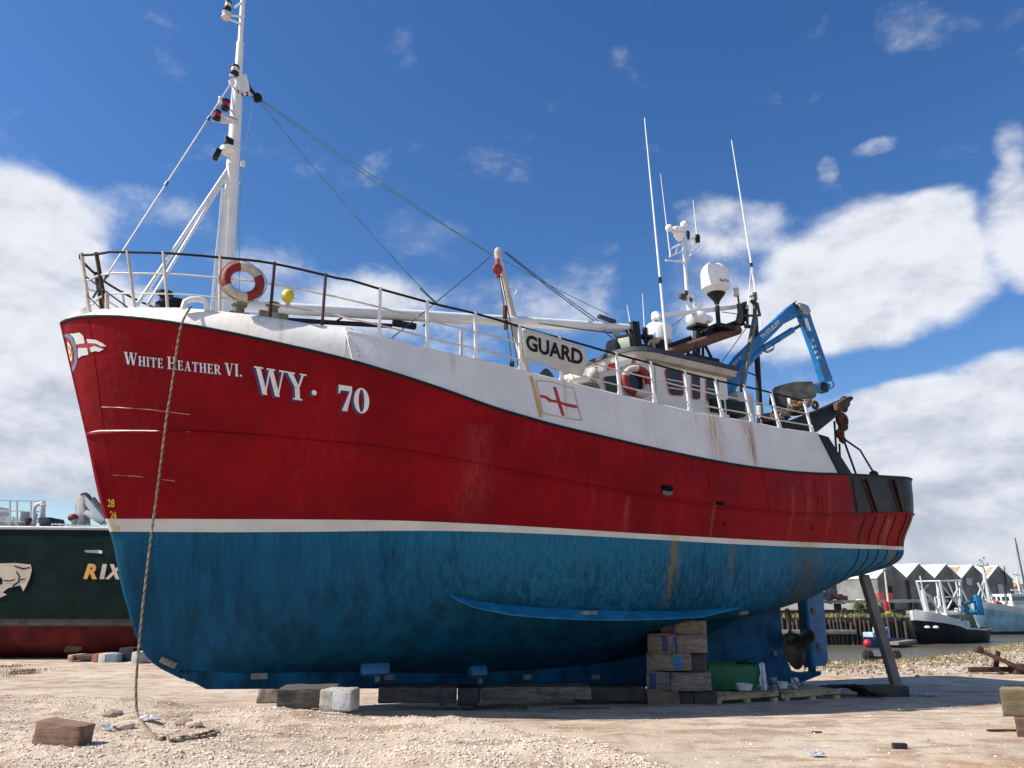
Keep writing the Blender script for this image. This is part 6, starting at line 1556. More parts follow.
# five gabled sheds in a row
rdir = Vector((.927, .375, 0)); wdir = Vector((-.375, .927, 0))
def shed():
    o = thing('gabled_shed', 's', 'shed', (0, 0, 0), 0)
    Wd, He, Hp, Ln = 7.7, 6.2, 9.0, 26.0
    f = lambda u, v, z: rdir*u+wdir*v+Vector((0, 0, z))
    MB().prism([f(0, .0, 0), f(Wd, 0, 0), f(Wd, 0, He), f(Wd/2, 0, Hp), f(0, 0, He)], -wdir*.12).build('gable_wall', M['shedwall'], o)
    MB().prism([f(0, Ln, 0), f(Wd, Ln, 0), f(Wd, Ln, He), f(Wd/2, Ln, Hp), f(0, Ln, He)], -wdir*.12).build('gable_wall', M['shedwall'], o)
    MB().box(Vector(f(0.06, Ln/2, He/2)), (.1, Ln-.3, He-.1), Matrix.Rotation(math.atan2(wdir.y, wdir.x)-math.pi/2, 3, 'Z')).build('side_wall', M['shedside'], o)
    for k in (0, 1):
        e, r = f(0 if k == 0 else Wd, 0, He), f(Wd/2, 0, Hp)
        out = (e-r).normalized()*.25
        P = [e+out-wdir*.2, r-wdir*.2, r+wdir*(Ln+.2), e+out+wdir*(Ln+.2)]
        MB().prism([p+UP*.12 for p in P], UP*.14).build('roof_slope', M['shedroof'], o)
    return o
sheds = []
b0_ = W(890, 567, 158.0); base0 = Vector((b0_.x, b0_.y, zq))-rdir*3.85
sp_ = shed(); sheds.append(sp_)
lbls = ['nearest shed with a long grey side wall and pale roof, leftmost of the gabled row', 'second gabled shed from the left with plain dark gable and pale roof', 'third gabled shed from the left, behind the gantry of the black trawler', 'fourth gabled shed from the left with rusty brown sheets on its roof', 'fifth gabled shed, rightmost of the row, behind the turquoise trawler masts']
for k in range(5):
    if k == 0: o = sp_
    else:
        o = sp_.copy(); COL.objects.link(o)
        for ch in sp_.children:
            if ch.name.startswith('side_wall') and k > 0: continue
            c = ch.copy(); COL.objects.link(c); c.parent = o
    o.location = base0+rdir*(7.72*k); o['label'] = lbls[k]; o['group'] = 'gabled sheds behind the quay'; sheds.append(o)
    ROOT[o.name] = Matrix.Translation(o.location)
def on_gable(k, u0, z0, u1, z1, mat, name):
    o = sheds[k+1] if k else sheds[0]
    p = base0+rdir*(7.72*k)
    f = lambda u, z: p+rdir*u-wdir*.25+Vector((0, 0, z))
    MB().prism([f(u0, z0), f(u1, z0), f(u1, z1), f(u0, z1)], wdir*.08).build(name, M[mat], o)
on_gable(3, 1.2, 5.0, 2.8, 6.4, 'lightgrey', 'window'); on_gable(4, 2.6, 3.2, 4.2, 5.2, 'lightgrey', 'window')
on_gable(0, 7.4, 0, 7.6, 5.8, 'piledark', 'drain_pipe'); on_gable(0, 2.4, 0, 3.4, 4.6, 'piledark', 'door'); on_gable(2, 2.6, 0, 5.2, 3.6, 'piledark', 'door'); on_gable(1, .2, 0, .4, 5.8, 'piledark', 'drain_pipe')
p = base0+rdir*(7.72*3); f = lambda u, v, z: p+rdir*u+wdir*v+Vector((0, 0, z))
def roofpt(u, v): return f(u, v, 6.2+2.8*u/3.85+.33)
MB().add([roofpt(.5, 2.2), roofpt(3.4, 2.2), roofpt(3.4, 5.0), roofpt(.5, 5.0)], [(0, 1, 2, 3)]).build('rusted_sheets', M['rustroof'], sheds[4])
p = base0+rdir*(7.72*4)
MB().add([roofpt(.3, .5), roofpt(3.2, .5), roofpt(3.2, 1.6), roofpt(.3, 1.6)], [(0, 1, 2, 3)]).build('rusted_sheets', M['rustroof'], sheds[5])
# small buildings, vehicles and furniture on the far quay
a, b = W(876, 602, 118), W(889, 593, 118)
o = MB().box((a+b)/2, (b.x-a.x, 2.4, b.z-a.z)).build('container', M['redbrown'], None, bevel=.03); tag(o, 'dull red container beside the lamp post in front of the sheds', 'container')
tr = thing('lorry', 'small maroon lorry with a dark box body on the pier left of the prop', 'lorry', tuple(W(832, 603, 114)))
a, b = W(828, 599.5, 114), W(840, 594, 114); MB().box((a+b)/2, (b.x-a.x, 2, b.z-a.z)).build('flat_body', M['maroon'], tr, bevel=.05)
a, b = W(839.5, 602, 114), W(845, 595.5, 114); MB().box((a+b)/2, (b.x-a.x, 2, b.z-a.z)).build('cab', M['maroon'], tr, bevel=.15)
a, b = W(841.5, 598.2, 112.9), W(844.8, 595.9, 112.9); MB().box((a+b)/2, (b.x-a.x, .1, b.z-a.z)).build('cab_window', M['glass'], tr)
a, b = W(826, 597, 115), W(833.5, 585, 115); MB().box((a+b)/2, (b.x-a.x, 2.2, b.z-a.z)).build('box_body', M['slate'], tr, bevel=.05)
a, b = W(827, 586, 115), W(833.5, 585, 115); MB().box((a+b)/2-Vector((0, 0, -.1)), (b.x-a.x+.2, 2.4, .12)).build('body_roof', M['lightgrey'], tr)
for x in (830, 843): MB().lathe([(.1, -.15), (.42, -.14), (.42, .14), (.1, .15)], W(x, 601, 112.9), 14, axis=(0, 1, 0)).build('wheel', M['rubber'], tr, smooth=True)
a, b = W(816, 600, 113), W(827, 588, 113); o = MB().box((a+b)/2, (b.x-a.x, 2.2, b.z-a.z)).build('stacked_crates', M['slate'], None, bevel=.05); tag(o, 'dark slate coloured cabin with a white notice left of the maroon lorry', 'cabin')
a, b = W(820, 592, 111.8), W(824.5, 588.5, 111.8); MB().box((a+b)/2, (b.x-a.x, .08, b.z-a.z)).build('notice', M['letter'], o)
o.name = 'site_cabin'
lp_ = thing('lamp_post', 'tall rusty white lamp post standing on the quay before the sheds', 'lamp post', tuple(W(889, 613, 108)))
MB().tube([W(889.5, 613, 108), W(884.5, 570, 108)], [.16, .11], 8).build('pole', M['piperust'], lp_, smooth=True)
MB().lathe([(.1, -.3), (.32, -.1), (.3, .1), (.05, .3)], W(884, 569, 108), 10).build('lamp_head', M['lightgrey'], lp_, smooth=True)
o = MB().box(W(886.5, 606.5, 107), (.5, .5, 1.3)).build('fuel_pump', M['buoy'], None, bevel=.05); tag(o, 'small bright red cabinet at the foot of the lamp post', 'cabinet'); o.name = 'red_cabinet'
o = MB().ball(W(885.5, 613.3, 106), .42, (1.3, 1, .7)).build('yellow_float', M['yel'], None, smooth=True); tag(o, 'yellow float lying on the quay below the lamp post', 'float')
o = MB().torus(W(844.5, 611, 105), .3, .12, (0.1, 1, 0), 16, 8).build('tyre', M['rust'], None, smooth=True); tag(o, 'rusty brown ring standing on the quay left of the bush', 'tyre')
a, b = W(857, 602.5, 118), W(870, 599, 118); o = MB().box((a+b)/2, (b.x-a.x, 2, b.z-a.z)).build('store_box', M['boatwhite'], None, bevel=.05); tag(o, 'long low white box on the pier just left of the stern prop', 'box')
def bush(px, py, Y, rx, rz_, n, label, seed, group='bushes on the quay'):
    r2_ = random.Random(seed); c = W(px, py, Y); o = thing('bush', label, 'bush', (c.x, c.y, zq), 0, group); mb = MB()
    for k in range(n):
        u = Vector((r2_.gauss(0, 1), r2_.gauss(0, 1), r2_.gauss(0, 1))).normalized()*(r2_.random()**.45)
        p = c+Vector((u.x*rx, u.y*rx, u.z*rz_))*(.75+.35*math.sin(u.x*5+seed)*math.cos(u.z*4)); s_ = r2_.uniform(.07, .2)
        v1 = Vector((r2_.uniform(-1, 1), r2_.uniform(-1, 1), r2_.uniform(-1, 1))).normalized()*s_; v2 = v1.orthogonal().normalized()*s_*.7
        mb.add([p-v1, p+v2, p+v1, p-v2], [(0, 1, 2, 3)], k % 2)
    mb.build('foliage', [M['bush'], M['bush2']], o, normals=False)
    for k in range(4): MB().tube([Vector((c.x+r2_.uniform(-.3, .3), c.y, zq)), c+Vector((r2_.uniform(-.6, .6)*rx, 0, rz_*.3))], [.07, .03], 6).build('stem', M['pile'], o, smooth=True)
bush(862, 608, 104, 1.3, 1.15, 1500, 'round green bush on the quay left of the stern prop', 1)
bush(879, 611, 104, .9, .8, 800, 'smaller bush on the quay between the stern prop and the lamp post', 5)
bush(893, 612.5, 104, .35, .45, 250, 'tiny bush right of the lamp post', 8)
# boats afloat
def bcurve(T, t): return float(np.interp(t, [a for a, b in T], [b for a, b in T]))
class BoatFrame:
    def __init__(s, bow, stern, z, k=1.0, h=1.0):
        s.k = k; s.h = h
        s.o = Vector((bow.x, bow.y, z)); s.a = Vector((stern.x-bow.x, stern.y-bow.y, 0)); s.len = s.a.length; s.a.normalize(); s.n = Vector((s.a.y, -s.a.x, 0))
    def P(s, x, b, z): return s.o+s.a*x*s.h+s.n*b*s.h+UP*z*s.k
def boat_hull(Fm, Ln, beam, keelz, wl, sheer, bulw, mats, name='hull', parent=None, bow_rake=1.2, fine=.42, stern=.8):
    """sheer, bulw = height functions of t"""
    g = {1: [], -1: []}; n = 26
    for side in (1, -1):
        for i in range(n+1):
            t = i/n; row = []
            for k, (zz_, w, rk) in enumerate(((keelz, .45, 1), (wl*.5+keelz*.5, .7, .8), (wl, .86, .62), (wl+.18, .88, .58), (None, 1.0, .12), ('b', 1.0, 0))):
                x0 = bow_rake*rk; x = x0+(Ln-x0-(.25 if k > 3 else .6))*t
                f_ = min(1, (t/(fine*(1.0 if k > 3 else 1.35)))); shp = math.sin(f_*math.pi/2)**(.62 if k > 3 else .95)
                if t > stern: shp *= 1-.22*((t-stern)/(1-stern))**1.5
                b = max(.03, beam/2*shp*w); z = sheer(t) if zz_ is None else bulw(t) if zz_ == 'b' else zz_
                row.append(Fm.P(x, b*side, z))
            g[side].append(row)
    mb = MB()
    for side in (1, -1):
        m = 6
        vs = [p for r in g[side] for p in r]; k0 = len(mb.v); mb.v += [tuple(v) for v in vs]
        for i in range(n):
            for j in range(m-1):
                mb.f.append(tuple(k0+q for q in (i*m+j, i*m+j+1, (i+1)*m+j+1, (i+1)*m+j))); mb.m.append([0, 0, 1, 2, 3][j])
    mb.add(g[1][-1]+g[-1][-1][::-1], [tuple(range(12))], 2)
    mb.add(g[1][0]+g[-1][0][::-1], [tuple(range(12))], 2)
    for i in range(n): mb.add([g[1][i][4], g[1][i+1][4], g[-1][i+1][4], g[-1][i][4]], [(0, 1, 2, 3)], 3)
    return mb.build(name, mats, parent, smooth=True, autosmooth=40)
def bbox(Fm, x0, x1, b0, b1, z0, z1, name, mat, parent, bevel=.03):
    c = Fm.P((x0+x1)/2, (b0+b1)/2, (z0+z1)/2); R = Matrix((Fm.a*Fm.h, Fm.n*Fm.h, UP*Fm.k)).transposed()
    return MB().box(c, (x1-x0, b1-b0, z1-z0), R).build(name, mat, parent, bevel=bevel)
# -- black trawler
bw, stn = W(916.5, 638.8, 95.8), W(979, 640, 103)
Fb = BoatFrame(bw, stn, WZ, .77, .92); bt = thing('black_trawler', 'black hulled trawler with white upperworks and a white lattice gantry on the river', 'trawler', tuple(Fb.P(Fb.len/2, 0, 0)))
Lb = Fb.len/Fb.h
boat_hull(Fb, Lb, 5.2, -1.6, .25, lambda t: float(np.interp(t, [0, .2, .42, .5, .85, 1], [3.5, 3.1, 2.5, 2.1, 1.75, 1.95])), lambda t: float(np.interp(t, [0, .2, .42, .47, .85, 1], [5.0, 4.4, 3.4, 2.4, 2.0, 2.2])), [M['boatblack'], M['boatblack'], M['boatblack'], M['boatwhite']], parent=bt, bow_rake=.5)
MB().tube([Fb.P(.9+i*.32, 0.15+math.sin(min(1, i*.035+.02)*math.pi/2)**.8*2.35+.05, 1.55-i*.02) for i in range(16)], .06, 5).build('stripe', M['boatwhite'], bt, smooth=True)
for x, b_ in ((1.1, 1.0), (2.0, 1.6)): MB().ball(Fb.P(x, b_, 2.45), .34, (1, 1, .55)).build('bow_emblem', M['letter'], bt, smooth=True)
bbox(Fb, 4.4, 9.2, -1.7, 1.9, 2.2, 3.1, 'deckhouse', M['boatwhite'], bt)
wh = bbox(Fb, 4.8, 8.0, -1.5, 1.7, 3.1, 4.5, 'wheelhouse', M['boatwhite'], bt, .12)
for i in range(6): bbox(Fb, 5.0+i*.48, 5.35+i*.48, 1.68, 1.74, 3.65, 4.2, 'window', M['glass'], wh, 0)
for i in range(4): bbox(Fb, 4.76, 4.82, -1.1+i*.65, -.7+i*.65, 3.65, 4.2, 'window', M['glass'], wh, 0)
bbox(Fb, 8.2, 9.6, -1.0, 1.92, 1.9, 3.3, 'aft_casing', M['lightgrey'], bt)
bbox(Fb, 9.9, 11.6, -1.8, 1.8, 1.6, 2.6, 'net_pound', M['black'], bt, .1)
def tubes(pts, r, name, mat, parent): return MB().tube(pts, r, 6).build(name, M[mat], parent, smooth=True)
tubes([Fb.P(3.6, 0, 2.6), Fb.P(2.9, 0, 8.0)], .26, 'foremast', 'boatwhite', bt); tubes([Fb.P(2.9, 0, 8.0), Fb.P(2.75, 0, 10.2)], .08, 'topmast', 'boatwhite', bt)
tubes([Fb.P(3.0, 0, 8.0), Fb.P(3.9, .3, 8.8)], .07, 'mast_arm', 'boatwhite', bt); tubes([Fb.P(5.8, .6, 3.0), Fb.P(3.8, .3, 7.4)], .12, 'derrick', 'piperust', bt)
ga = tubes([Fb.P(5.0, 1.5, 4.5), Fb.P(4.3, 1.7, 9.4), Fb.P(4.3, -1.5, 9.4), Fb.P(5.0, -1.3, 4.5)], .16, 'gantry', 'boatwhite', bt)
tubes([Fb.P(8.6, 1.5, 4.2), Fb.P(9.2, 1.7, 9.5), Fb.P(9.2, -1.5, 9.5), Fb.P(8.6, -1.3, 4.2)], .20, 'gantry_leg', 'boatwhite', ga)
for a, b in (((4.3, 1.7, 9.4), (9.2, 1.7, 9.5)), ((4.3, -1.5, 9.4), (9.2, -1.5, 9.5)), ((4.4, 1.7, 9.0), (8.9, 1.5, 4.9)), ((9.1, 1.7, 9.0), (5.2, 1.5, 4.9)), ((4.4, -1.5, 9.0), (8.9, -1.3, 4.9)), ((4.7, 1.6, 6.9), (8.9, 1.6, 7.0)), ((5.5, 0, 4.5), (5.5, 0, 7)), ((7, .2, 4.5), (7, .2, 6.2)), ((9.2, 0, 9.5), (11.4, 0, 4.6)), ((9.2, 1.5, 9.3), (12.2, 1.7, 2.2)), ((8.3, 1.6, 9.4), (8.3, 1.6, 4.5))):
    tubes([Fb.P(*a), Fb.P(*b)], .09, 'gantry_brace', 'boatwhite', ga)
for i in range(9): tubes([Fb.P(.5+i*.48, 2.1*math.sin(min(1, (i+.6)/8)*1.57), 3.9-i*.13), Fb.P(.5+i*.48, 2.1*math.sin(min(1, (i+.6)/8)*1.57), 5.0-i*.13)], .045, 'railing_post', 'boatwhite', bt)
for h in (.55, 1.05): tubes([Fb.P(.3, .2, 4.0+h)]+[Fb.P(.5+i*.48, 2.1*math.sin(min(1, (i+.6)/8)*1.57), 3.95-i*.13+h) for i in range(9)], .04, 'rail', 'boatwhite', bt)
for i in range(9): tubes([Fb.P(.5+i*.48, -2.1*math.sin(min(1, (i+.6)/8)*1.57), 3.9-i*.13), Fb.P(.5+i*.48, -2.1*math.sin(min(1, (i+.6)/8)*1.57), 5.0-i*.13)], .045, 'railing_post', 'boatwhite', bt)
MB().box(Fb.P(6.5, .2, 6.9), (1.4, .3, .18), Matrix((Fb.a, Fb.n, UP)).transposed()).build('radar_scanner', M['boatwhite'], bt, bevel=.03)
MB().ball(Fb.P(5.4, .6, 5.2), .35).build('satellite_dome', M['gel'], bt, smooth=True); MB().ball(Fb.P(8.1, 1.2, 4.9), .3).build('satellite_dome', M['gel'], bt, smooth=True)
cb = MB().tube([W(962, 604, 98.5), W(972, 601.5, 98.5), W(979, 601, 98.5)], .22, 8); cb.tube([W(963, 610, 98.5), W(970, 613, 98.5), W(979, 612, 98.5)], .28, 8); cb.box(W(978.5, 605, 98.5), (.7, .7, 2.4))
cb.build('deck_crane', M['craneblue2'], bt, bevel=.05)
MB().torus(Fb.P(Lb-.2, .5, 1.0), .38, .16, Fb.a, 16, 8).build('tyre_fender', M['rubber'], bt, smooth=True)
# -- turquoise trawler
bw, stn = W(977, 633.5, 121), W(1060, 632, 131)
Fc = BoatFrame(bw, stn, WZ); Lc = Fc.len; ct = thing('turquoise_trawler', 'weathered turquoise trawler with white bulwarks and tall white masts at the right edge', 'trawler', tuple(Fc.P(Lc/2, 0, 0)))
boat_hull(Fc, Lc, 5.6, -1.6, .25, lambda t: float(np.interp(t, [0, .3, .6, 1], [3.95, 3.1, 2.5, 2.6])), lambda t: float(np.interp(t, [0, .3, .6, 1], [4.9, 4.0, 3.3, 3.4])), [M['rust'], M['rust'], M['boatcyan'], M['boatwhite']], parent=ct, bow_rake=.9)
bbox(Fc, 7.0, 12.5, -1.8, 1.9, 3.0, 4.4, 'deckhouse', M['boatwhite'], ct); wh = bbox(Fc, 7.3, 11.0, -1.6, 1.7, 4.4, 5.9, 'wheelhouse', M['boatwhite'], ct, .12)
for i in range(5): bbox(Fc, 7.5+i*.68, 7.95+i*.68, 1.68, 1.74, 4.9, 5.5, 'window', M['glass'], wh, 0)
for i in range(4): bbox(Fc, 7.26, 7.32, -1.2+i*.7, -.8+i*.7, 4.9, 5.5, 'window', M['glass'], wh, 0)
mm = MB().tube([W(991, 610, 123), W(984.5, 577, 123), W(982, 562, 123)], [.30, .24, .12], 8).build('foremast', M['boatwhite'], ct, smooth=True)
for a, b, r in (((984.5, 577), (996, 607), .12), ((984.5, 577), (981, 606), .12), ((976, 564.5), (988, 565.5), .12), ((985, 572), (982, 560), .1), ((976, 600), (984, 580), .10), ((978, 583), (988, 603), .16), ((996, 600), (981, 600), .10)):
    tubes([W(*a, 123), W(*b, 123)], r, 'mast_stay', 'boatwhite', mm)
for px, py in ((979, 560), (983, 558), (987, 564), (980, 566)): MB().box(W(px, py, 123), (.35, .3, .35)).build('mast_lamp', M['lightgrey'], mm, bevel=.03)
for a, b, r in (((1022, 606), (1017, 576), .16), ((1011, 590), (1026, 592), .12), ((1017, 576), (1016, 571), .1), ((1012, 574), (1020, 575), .10), ((1017, 580), (1030, 600), .12)):
    tubes([W(*a, 127), W(*b, 127)], r, 'mizzen_mast', 'boatwhite', ct)
for px, py, r, mt in ((1009.5, 595, .34, 'gel'), (1013, 600, .4, 'gel'), (997, 603, .38, 'buoy'), (994.5, 605.5, .36, 'buoyred'), (1004, 607, .4, 'lightgrey'), (1001, 609, .35, 'tan'), (1007, 611, .35, 'yel'), (1018, 609, .35, 'boatblue'), (1023, 606, .35, 'gel'), (1000, 604, .3, 'rust'), (987, 611.5, .35, 'lightgrey'), (1012, 606, .4, 'boatwhite')):
    MB().ball(W(px, py, 124), r, (1.1, 1, 1), 10).build('deck_gear', M[mt], ct, smooth=True)
for i in range(14): tubes([W(982+i*3.1, 612+i*.05, 122.5), W(982+i*3.1, 608.2, 122.5)], .05, 'railing_post', 'boatwhite', ct)
tubes([W(981, 608.2, 122.5), W(1024, 608.4, 123)], .05, 'rail', 'boatwhite', ct)
CBV = None
# -- small blue boat
bw, stn = W(864, 641, 88), W(906, 641.5, 93.0)
Fs = BoatFrame(bw, stn, WZ); bs = thing('small_blue_boat', 'small blue boat with a white cuddy moored against the quay wall', 'boat', tuple(Fs.P(Fs.len/2, 0, 0)))
boat_hull(Fs, Fs.len*.97, 2.0, -.4, .1, lambda t: .85-.25*t, lambda t: 1.15-.4*t, [M['boatblue'], M['boatblue'], M['boatblue'], M['boatblue']], parent=bs, bow_rake=.5)
bbox(Fs, .9, 2.2, -.6, .6, .8, 1.6, 'cuddy', M['paleblue'], bs, .1); bbox(Fs, 2.9, 4.3, -.6, .65, .7, 2.1, 'cabin', M['paleblue'], bs, .1); bbox(Fs, 3.1, 3.9, .64, .68, 1.3, 1.8, 'cabin_window', M['glass'], bs, 0)
for k, (px, py, Y, r, lb) in enumerate(((867.5, 643.2, 86, .42, 'bright red mooring buoy floating at the bow of the small blue boat'), (958, 632.8, 97.8, .38, 'red buoy hanging on the side of the black trawler'))):
    o = MB().ball(W(px, py, Y), r).build('buoy', M['buoy'], None, smooth=True); tag(o, lb, 'buoy', 'red buoys')
# pontoon, masts of hidden yachts, buildings beyond
o = MB().bar(W(893, 643.5, 88), W(911, 641, 91), 1.2, .3).build('pontoon', M['tim1'], None); tag(o, 'low timber pontoon between the blue boat and the black trawler', 'pontoon')
for k, (a, b, Y, lb) in enumerate((((1026, 592), (1015, 538), 135, 'tallest slanting grey mast at the right edge beyond the turquoise trawler'), ((1006.5, 585), (1004, 566), 170, 'short distant mast behind the rightmost shed'), ((921.5, 640), (920.5, 575), 0, ''))):
    if not lb: continue
    o = thing('yacht_mast', lb, 'mast', tuple(W(*a, Y)), 0, 'distant masts'); MB().tube([W(*a, Y), W(*b, Y)], [.2, .1], 6).build('spar', M['slate'], o, smooth=True); MB().tube([W(a[0]-5, a[1], Y), W(*b, Y), W(a[0]+7, a[1], Y)], .03, 4).build('stay', M['slate'], o)
for (x0, x1, y0, y1, Y, lb) in ((1006, 1016, 581, 590, 260, 'low white building far off beside the rightmost shed'), (1016, 1045, 584, 592, 250, 'orange tiled house far off at the right edge')):
    a, b = W(x0, 602, Y), W(x1, y0+4, Y); h = thing('distant_house', lb, 'house', (a.x, Y, zq), 0, 'houses far off at the right')
    MB().box(((a.x+b.x)/2, Y+4, (zq+b.z)/2), (b.x-a.x, 8, b.z-zq)).build('wall', M['boatwhite'], h)
    zt2 = W(x0, y0, Y).z
    MB().prism([(a.x-.5, Y+4, b.z), (b.x+.5, Y+4, b.z), ((b.x-1.5), Y+4, zt2), (a.x+1.5, Y+4, zt2)], Vector((0, 8.6, 0))).build('roof', M['tile'] if x0 > 1010 else M['boatwhite'], h)
# far tree belt on the horizon to both sides
def belt(name, label, xs_, Y, h, seed):
    r2_ = random.Random(seed); mb = MB()
    for k in range(5200):
        x = r2_.uniform(*xs_); y = Y+r2_.uniform(0, 14); hh = h*(.65+.35*math.sin(x*.13+seed)+.2*math.sin(x*.41)); p = Vector((x, y, zq+r2_.random()**.8*hh)); s_ = r2_.uniform(.5, 1.3)
        v1 = Vector((r2_.uniform(-1, 1), r2_.uniform(-1, 1), r2_.uniform(-1, 1))).normalized()*s_; v2 = v1.orthogonal().normalized()*s_*.8
        mb.add([p-v1, p+v2, p+v1, p-v2], [(0, 1, 2, 3)], k % 2)
    o = mb.build(name, [M['bush'], M['bush2']], None, normals=False); tag(o, label, 'trees', kind='stuff')
belt('far_woodland', 'dark line of trees far behind the river bank', (-260, 130), 290, 5.0, 2)
# ================================================================== sky, sun, camera
SUN_EL = math.radians(44)
rotz = math.radians(-17)                             # sun a little to the port side of dead ahead
tx = -A[0]*math.cos(rotz)+N[0]*math.sin(rotz); ty = -A[1]*math.cos(rotz)+N[1]*math.sin(rotz)
SD = Vector((tx*math.cos(SUN_EL), ty*math.cos(SUN_EL), math.sin(SUN_EL))).normalized()
sl = bpy.data.lights.new('sun', 'SUN'); sl.energy = 4.3; sl.angle = math.radians(.53); sl.color = (1, .955, .88)
so = bpy.data.objects.new('sun', sl); COL.objects.link(so); so.rotation_euler = SD.to_track_quat('Z', 'Y').to_euler()
w = bpy.data.worlds.new('World'); SC.world = w; w.use_nodes = True; nt = w.node_tree; T = NT(nt)
for n_ in list(nt.nodes): nt.nodes.remove(n_)
out = T.n('ShaderNodeOutputWorld')
sky = T.n('ShaderNodeTexSky', sky_type='NISHITA'); sky.sun_disc = False; sky.sun_elevation = SUN_EL; sky.sun_rotation = math.atan2(SD.x, SD.y)
sky.air_density = 1.0; sky.dust_density = .35; sky.ozone_density = 2.5; sky.altitude = 0
tc = T.n('ShaderNodeTexCoord').outputs['Generated']
hsv = T.n('ShaderNodeHueSaturation'); hsv.inputs['Hue'].default_value = .508; hsv.inputs['Saturation'].default_value = 1.28; hsv.inputs['Value'].default_value = 1.0; T.link(sky.outputs[0], hsv.inputs['Color'])
bg = T.n('ShaderNodeBackground'); T.link(hsv.outputs[0], bg.inputs[0]); bg.inputs[1].default_value = SKY_STRENGTH = .088
sep = T.n('ShaderNodeSeparateXYZ'); T.link(tc, sep.inputs[0])
az = T.math('ARCTAN2', sep.outputs[0], sep.outputs[1]); el = T.math('ARCSINE', sep.outputs[2])
def azel(px, py):
    d = Vector(ray(px, py)).normalized(); return math.atan2(d.x, d.y), math.asin(d.z)
blobs = [  # px, py, rx, ry, weight : where the cumulus banks stand
 (5, 215, 75, 40, .75), (60, 215, 55, 28, .45), (50, 290, 75, 50, .75), (100, 310, 80, 45, .45), (10, 400, 130, 90, .85), (110, 420, 90, 70, .5), (145, 205, 40, 18, .22), (10, 320, 60, 60, .4),
 (310, 300, 110, 40, .34), (430, 235, 55, 28, .36), (430, 320, 120, 46, .34), (465, 200, 28, 10, .22), (560, 300, 60, 40, .26), (250, 240, 60, 40, .16),
 (735, 225, 48, 26, .70), (700, 205, 30, 14, .35), (735, 290, 75, 45, .6), (800, 320, 85, 34, .75), (865, 260, 75, 50, .95), (930, 235, 42, 34, .75), (950, 270, 36, 36, .6), (880, 315, 70, 32, .7), (945, 205, 26, 18, .4), (1024, 225, 24, 50, 1.0),
 (990, 405, 90, 36, .95), (905, 410, 60, 26, .8), (870, 470, 110, 60, .8), (980, 480, 110, 60, .8), (1000, 560, 160, 36, .55), (860, 550, 130, 36, .5), (1020, 365, 40, 16, .4),
 (875, 147, 24, 9, .48), (828, 168, 11, 14, .34), (1012, 142, 13, 18, .46), (900, 22, 26, 24, .30)]
D = None
ae = T.n('ShaderNodeCombineXYZ'); T.link(az, ae.inputs[0]); T.link(el, ae.inputs[1])
for (px, py, rx, ry, wt) in blobs:
    a0, e0 = azel(px, py); ce = math.cos(e0)
    ra = rx/769/max(.3, ce)*.95; re = ry/769*.95
    mp_ = T.n('ShaderNodeMapping', vector_type='POINT'); T.link(ae.outputs[0], mp_.inputs[0])
    mp_.inputs[3].default_value = (1/ra, 1/re, 1); mp_.inputs[1].default_value = (-a0/ra, -e0/re, 0)
    dt = T.n('ShaderNodeVectorMath', operation='DOT_PRODUCT'); T.link(mp_.outputs[0], dt.inputs[0]); T.link(mp_.outputs[0], dt.inputs[1])
    mr = T.n('ShaderNodeMapRange', interpolation_type='SMOOTHSTEP'); T.link(dt.outputs['Value'], mr.inputs[0])
    mr.inputs[1].default_value = 2.0; mr.inputs[2].default_value = 0.0; mr.inputs[3].default_value = 0; mr.inputs[4].default_value = wt
    g_ = mr.outputs[0]; D = g_ if D is None else T.math('ADD', D, g_)
D = T.math('MINIMUM', D, 1.05)
n3 = T.noise(tc, 4.2, 3, .5)
# clouds elsewhere round the horizon
behind = T.ramp(sep.outputs[1], .15, -.2)
rb = T.ramp(T.noise(tc, 2.2, 3, .5), .50, .68)
D = T.math('MAXIMUM', D, T.math('MULTIPLY', T.math('MULTIPLY', rb, behind), .9))
wv = T.scale(tc, (1, 1, 1.7)); warp = T.n('ShaderNodeTexNoise'); warp.inputs['Scale'].default_value = 3.2; warp.inputs['Detail'].default_value = 2; T.link(wv, warp.inputs[0])
wm = T.n('ShaderNodeMix', data_type='VECTOR'); wm.inputs[0].default_value = .10; T.link(wv, wm.inputs[4]); T.link(warp.outputs['Color'], wm.inputs[5]); wv2 = wm.outputs[1]
n1 = T.noise(wv2, 9.0, 9, .62); off = T.n('ShaderNodeVectorMath', operation='ADD'); T.link(wv2, off.inputs[0]); off.inputs[1].default_value = tuple(Vector((SD.x*.5, SD.y*.5, SD.z*1.7))*.028)
n2 = T.noise(off.outputs[0], 9.0, 5, .60); nb = T.noise(wv2, 2.6, 3, .5)
dens = T.math('ADD', T.math('MULTIPLY', D, 1.15), T.math('ADD', T.math('MULTIPLY', T.math('SUBTRACT', n1, .5), 1.9), T.math('MULTIPLY', T.math('MULTIPLY', T.math('SUBTRACT', n3, .5), 1.0), T.ramp(D, .1, .5))))
alpha = T.math('MULTIPLY', T.ramp(dens, .12, 1.02), .97)
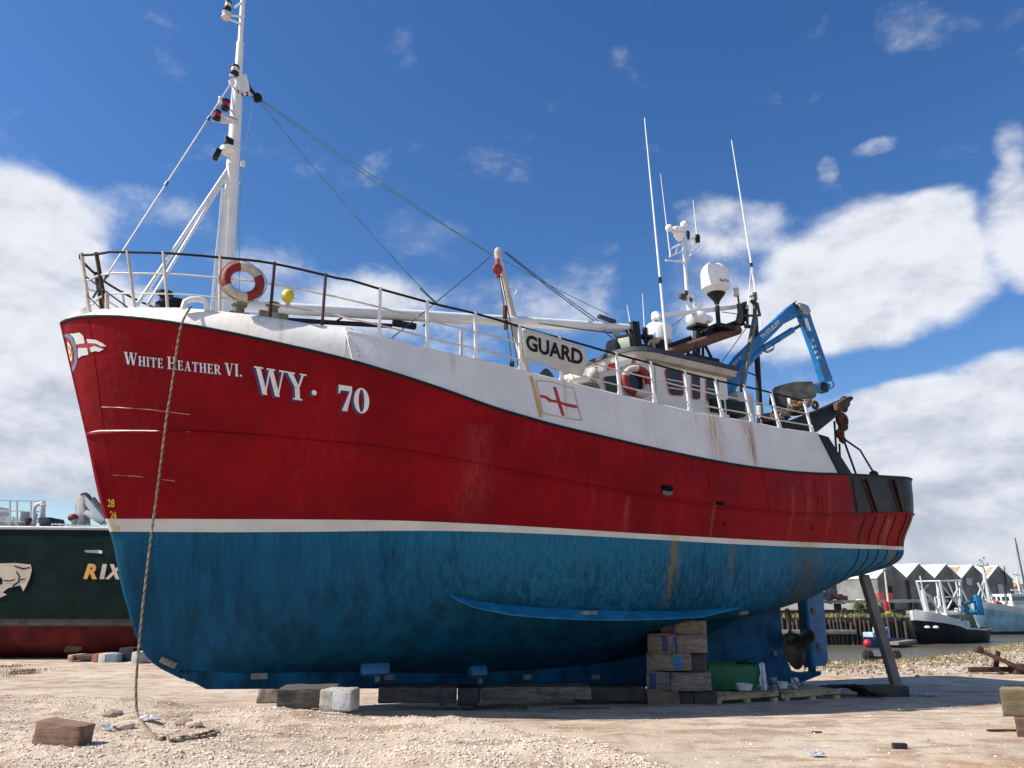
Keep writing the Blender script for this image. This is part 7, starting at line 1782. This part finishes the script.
veil = T.math('MULTIPLY', T.ramp(T.math('ADD', T.math('MULTIPLY', D, 1.0), T.math('ADD', T.math('MULTIPLY', T.math('SUBTRACT', n1, .5), 1.3), T.math('MULTIPLY', T.math('SUBTRACT', nb, .5), .9))), .18, .85), .36)
veil = T.math('MULTIPLY', veil, T.ramp(D, .02, .2)); alpha = T.math('MAXIMUM', alpha, veil)
lit = T.math('ADD', T.math('MULTIPLY', T.math('SUBTRACT', n1, n2), 1.6), .76)
thick = T.ramp(dens, .7, 1.35); lit = T.math('SUBTRACT', lit, T.math('MULTIPLY', T.math('MULTIPLY', thick, T.ramp(nb, .45, .66)), .34), clamp=False)
lowd = T.ramp(el, math.radians(19), math.radians(6)); lit = T.math('SUBTRACT', lit, T.math('MULTIPLY', lowd, .24))
cc_ = T.mix(T.ramp(lit, .1, .95), (.48, .53, .64), (.90, .93, 1.0))
cb_ = T.n('ShaderNodeBackground'); T.link(cc_, cb_.inputs[0]); cb_.inputs[1].default_value = CLOUD_STRENGTH = .58
# haze low over the horizon
alpha = T.math('MAXIMUM', alpha, T.math('MULTIPLY', T.ramp(el, math.radians(5), math.radians(0)), .6))
mx = T.n('ShaderNodeMixShader'); T.link(alpha, mx.inputs[0]); T.link(bg.outputs[0], mx.inputs[1]); T.link(cb_.outputs[0], mx.inputs[2]); T.link(mx.outputs[0], out.inputs[0])
cam = bpy.data.cameras.new('camera'); co_ = bpy.data.objects.new('camera', cam); COL.objects.link(co_); SC.camera = co_
co_.location = (0, 0, E); co_.rotation_euler = (math.pi/2+PITCH, 0, 0)
cam.sensor_fit = 'HORIZONTAL'; cam.sensor_width = 36; cam.lens = F/1024*36; cam.clip_start = .1; cam.clip_end = 6000
SC.render.resolution_x = 1024; SC.render.resolution_y = 768
vs_ = SC.view_settings; vs_.view_transform = 'Standard'; vs_.look = 'None'; vs_.exposure = 0.72; vs_.gamma = 1.0; vs_.use_curve_mapping = False
SC.cycles.max_bounces = 6; SC.cycles.use_denoising = True
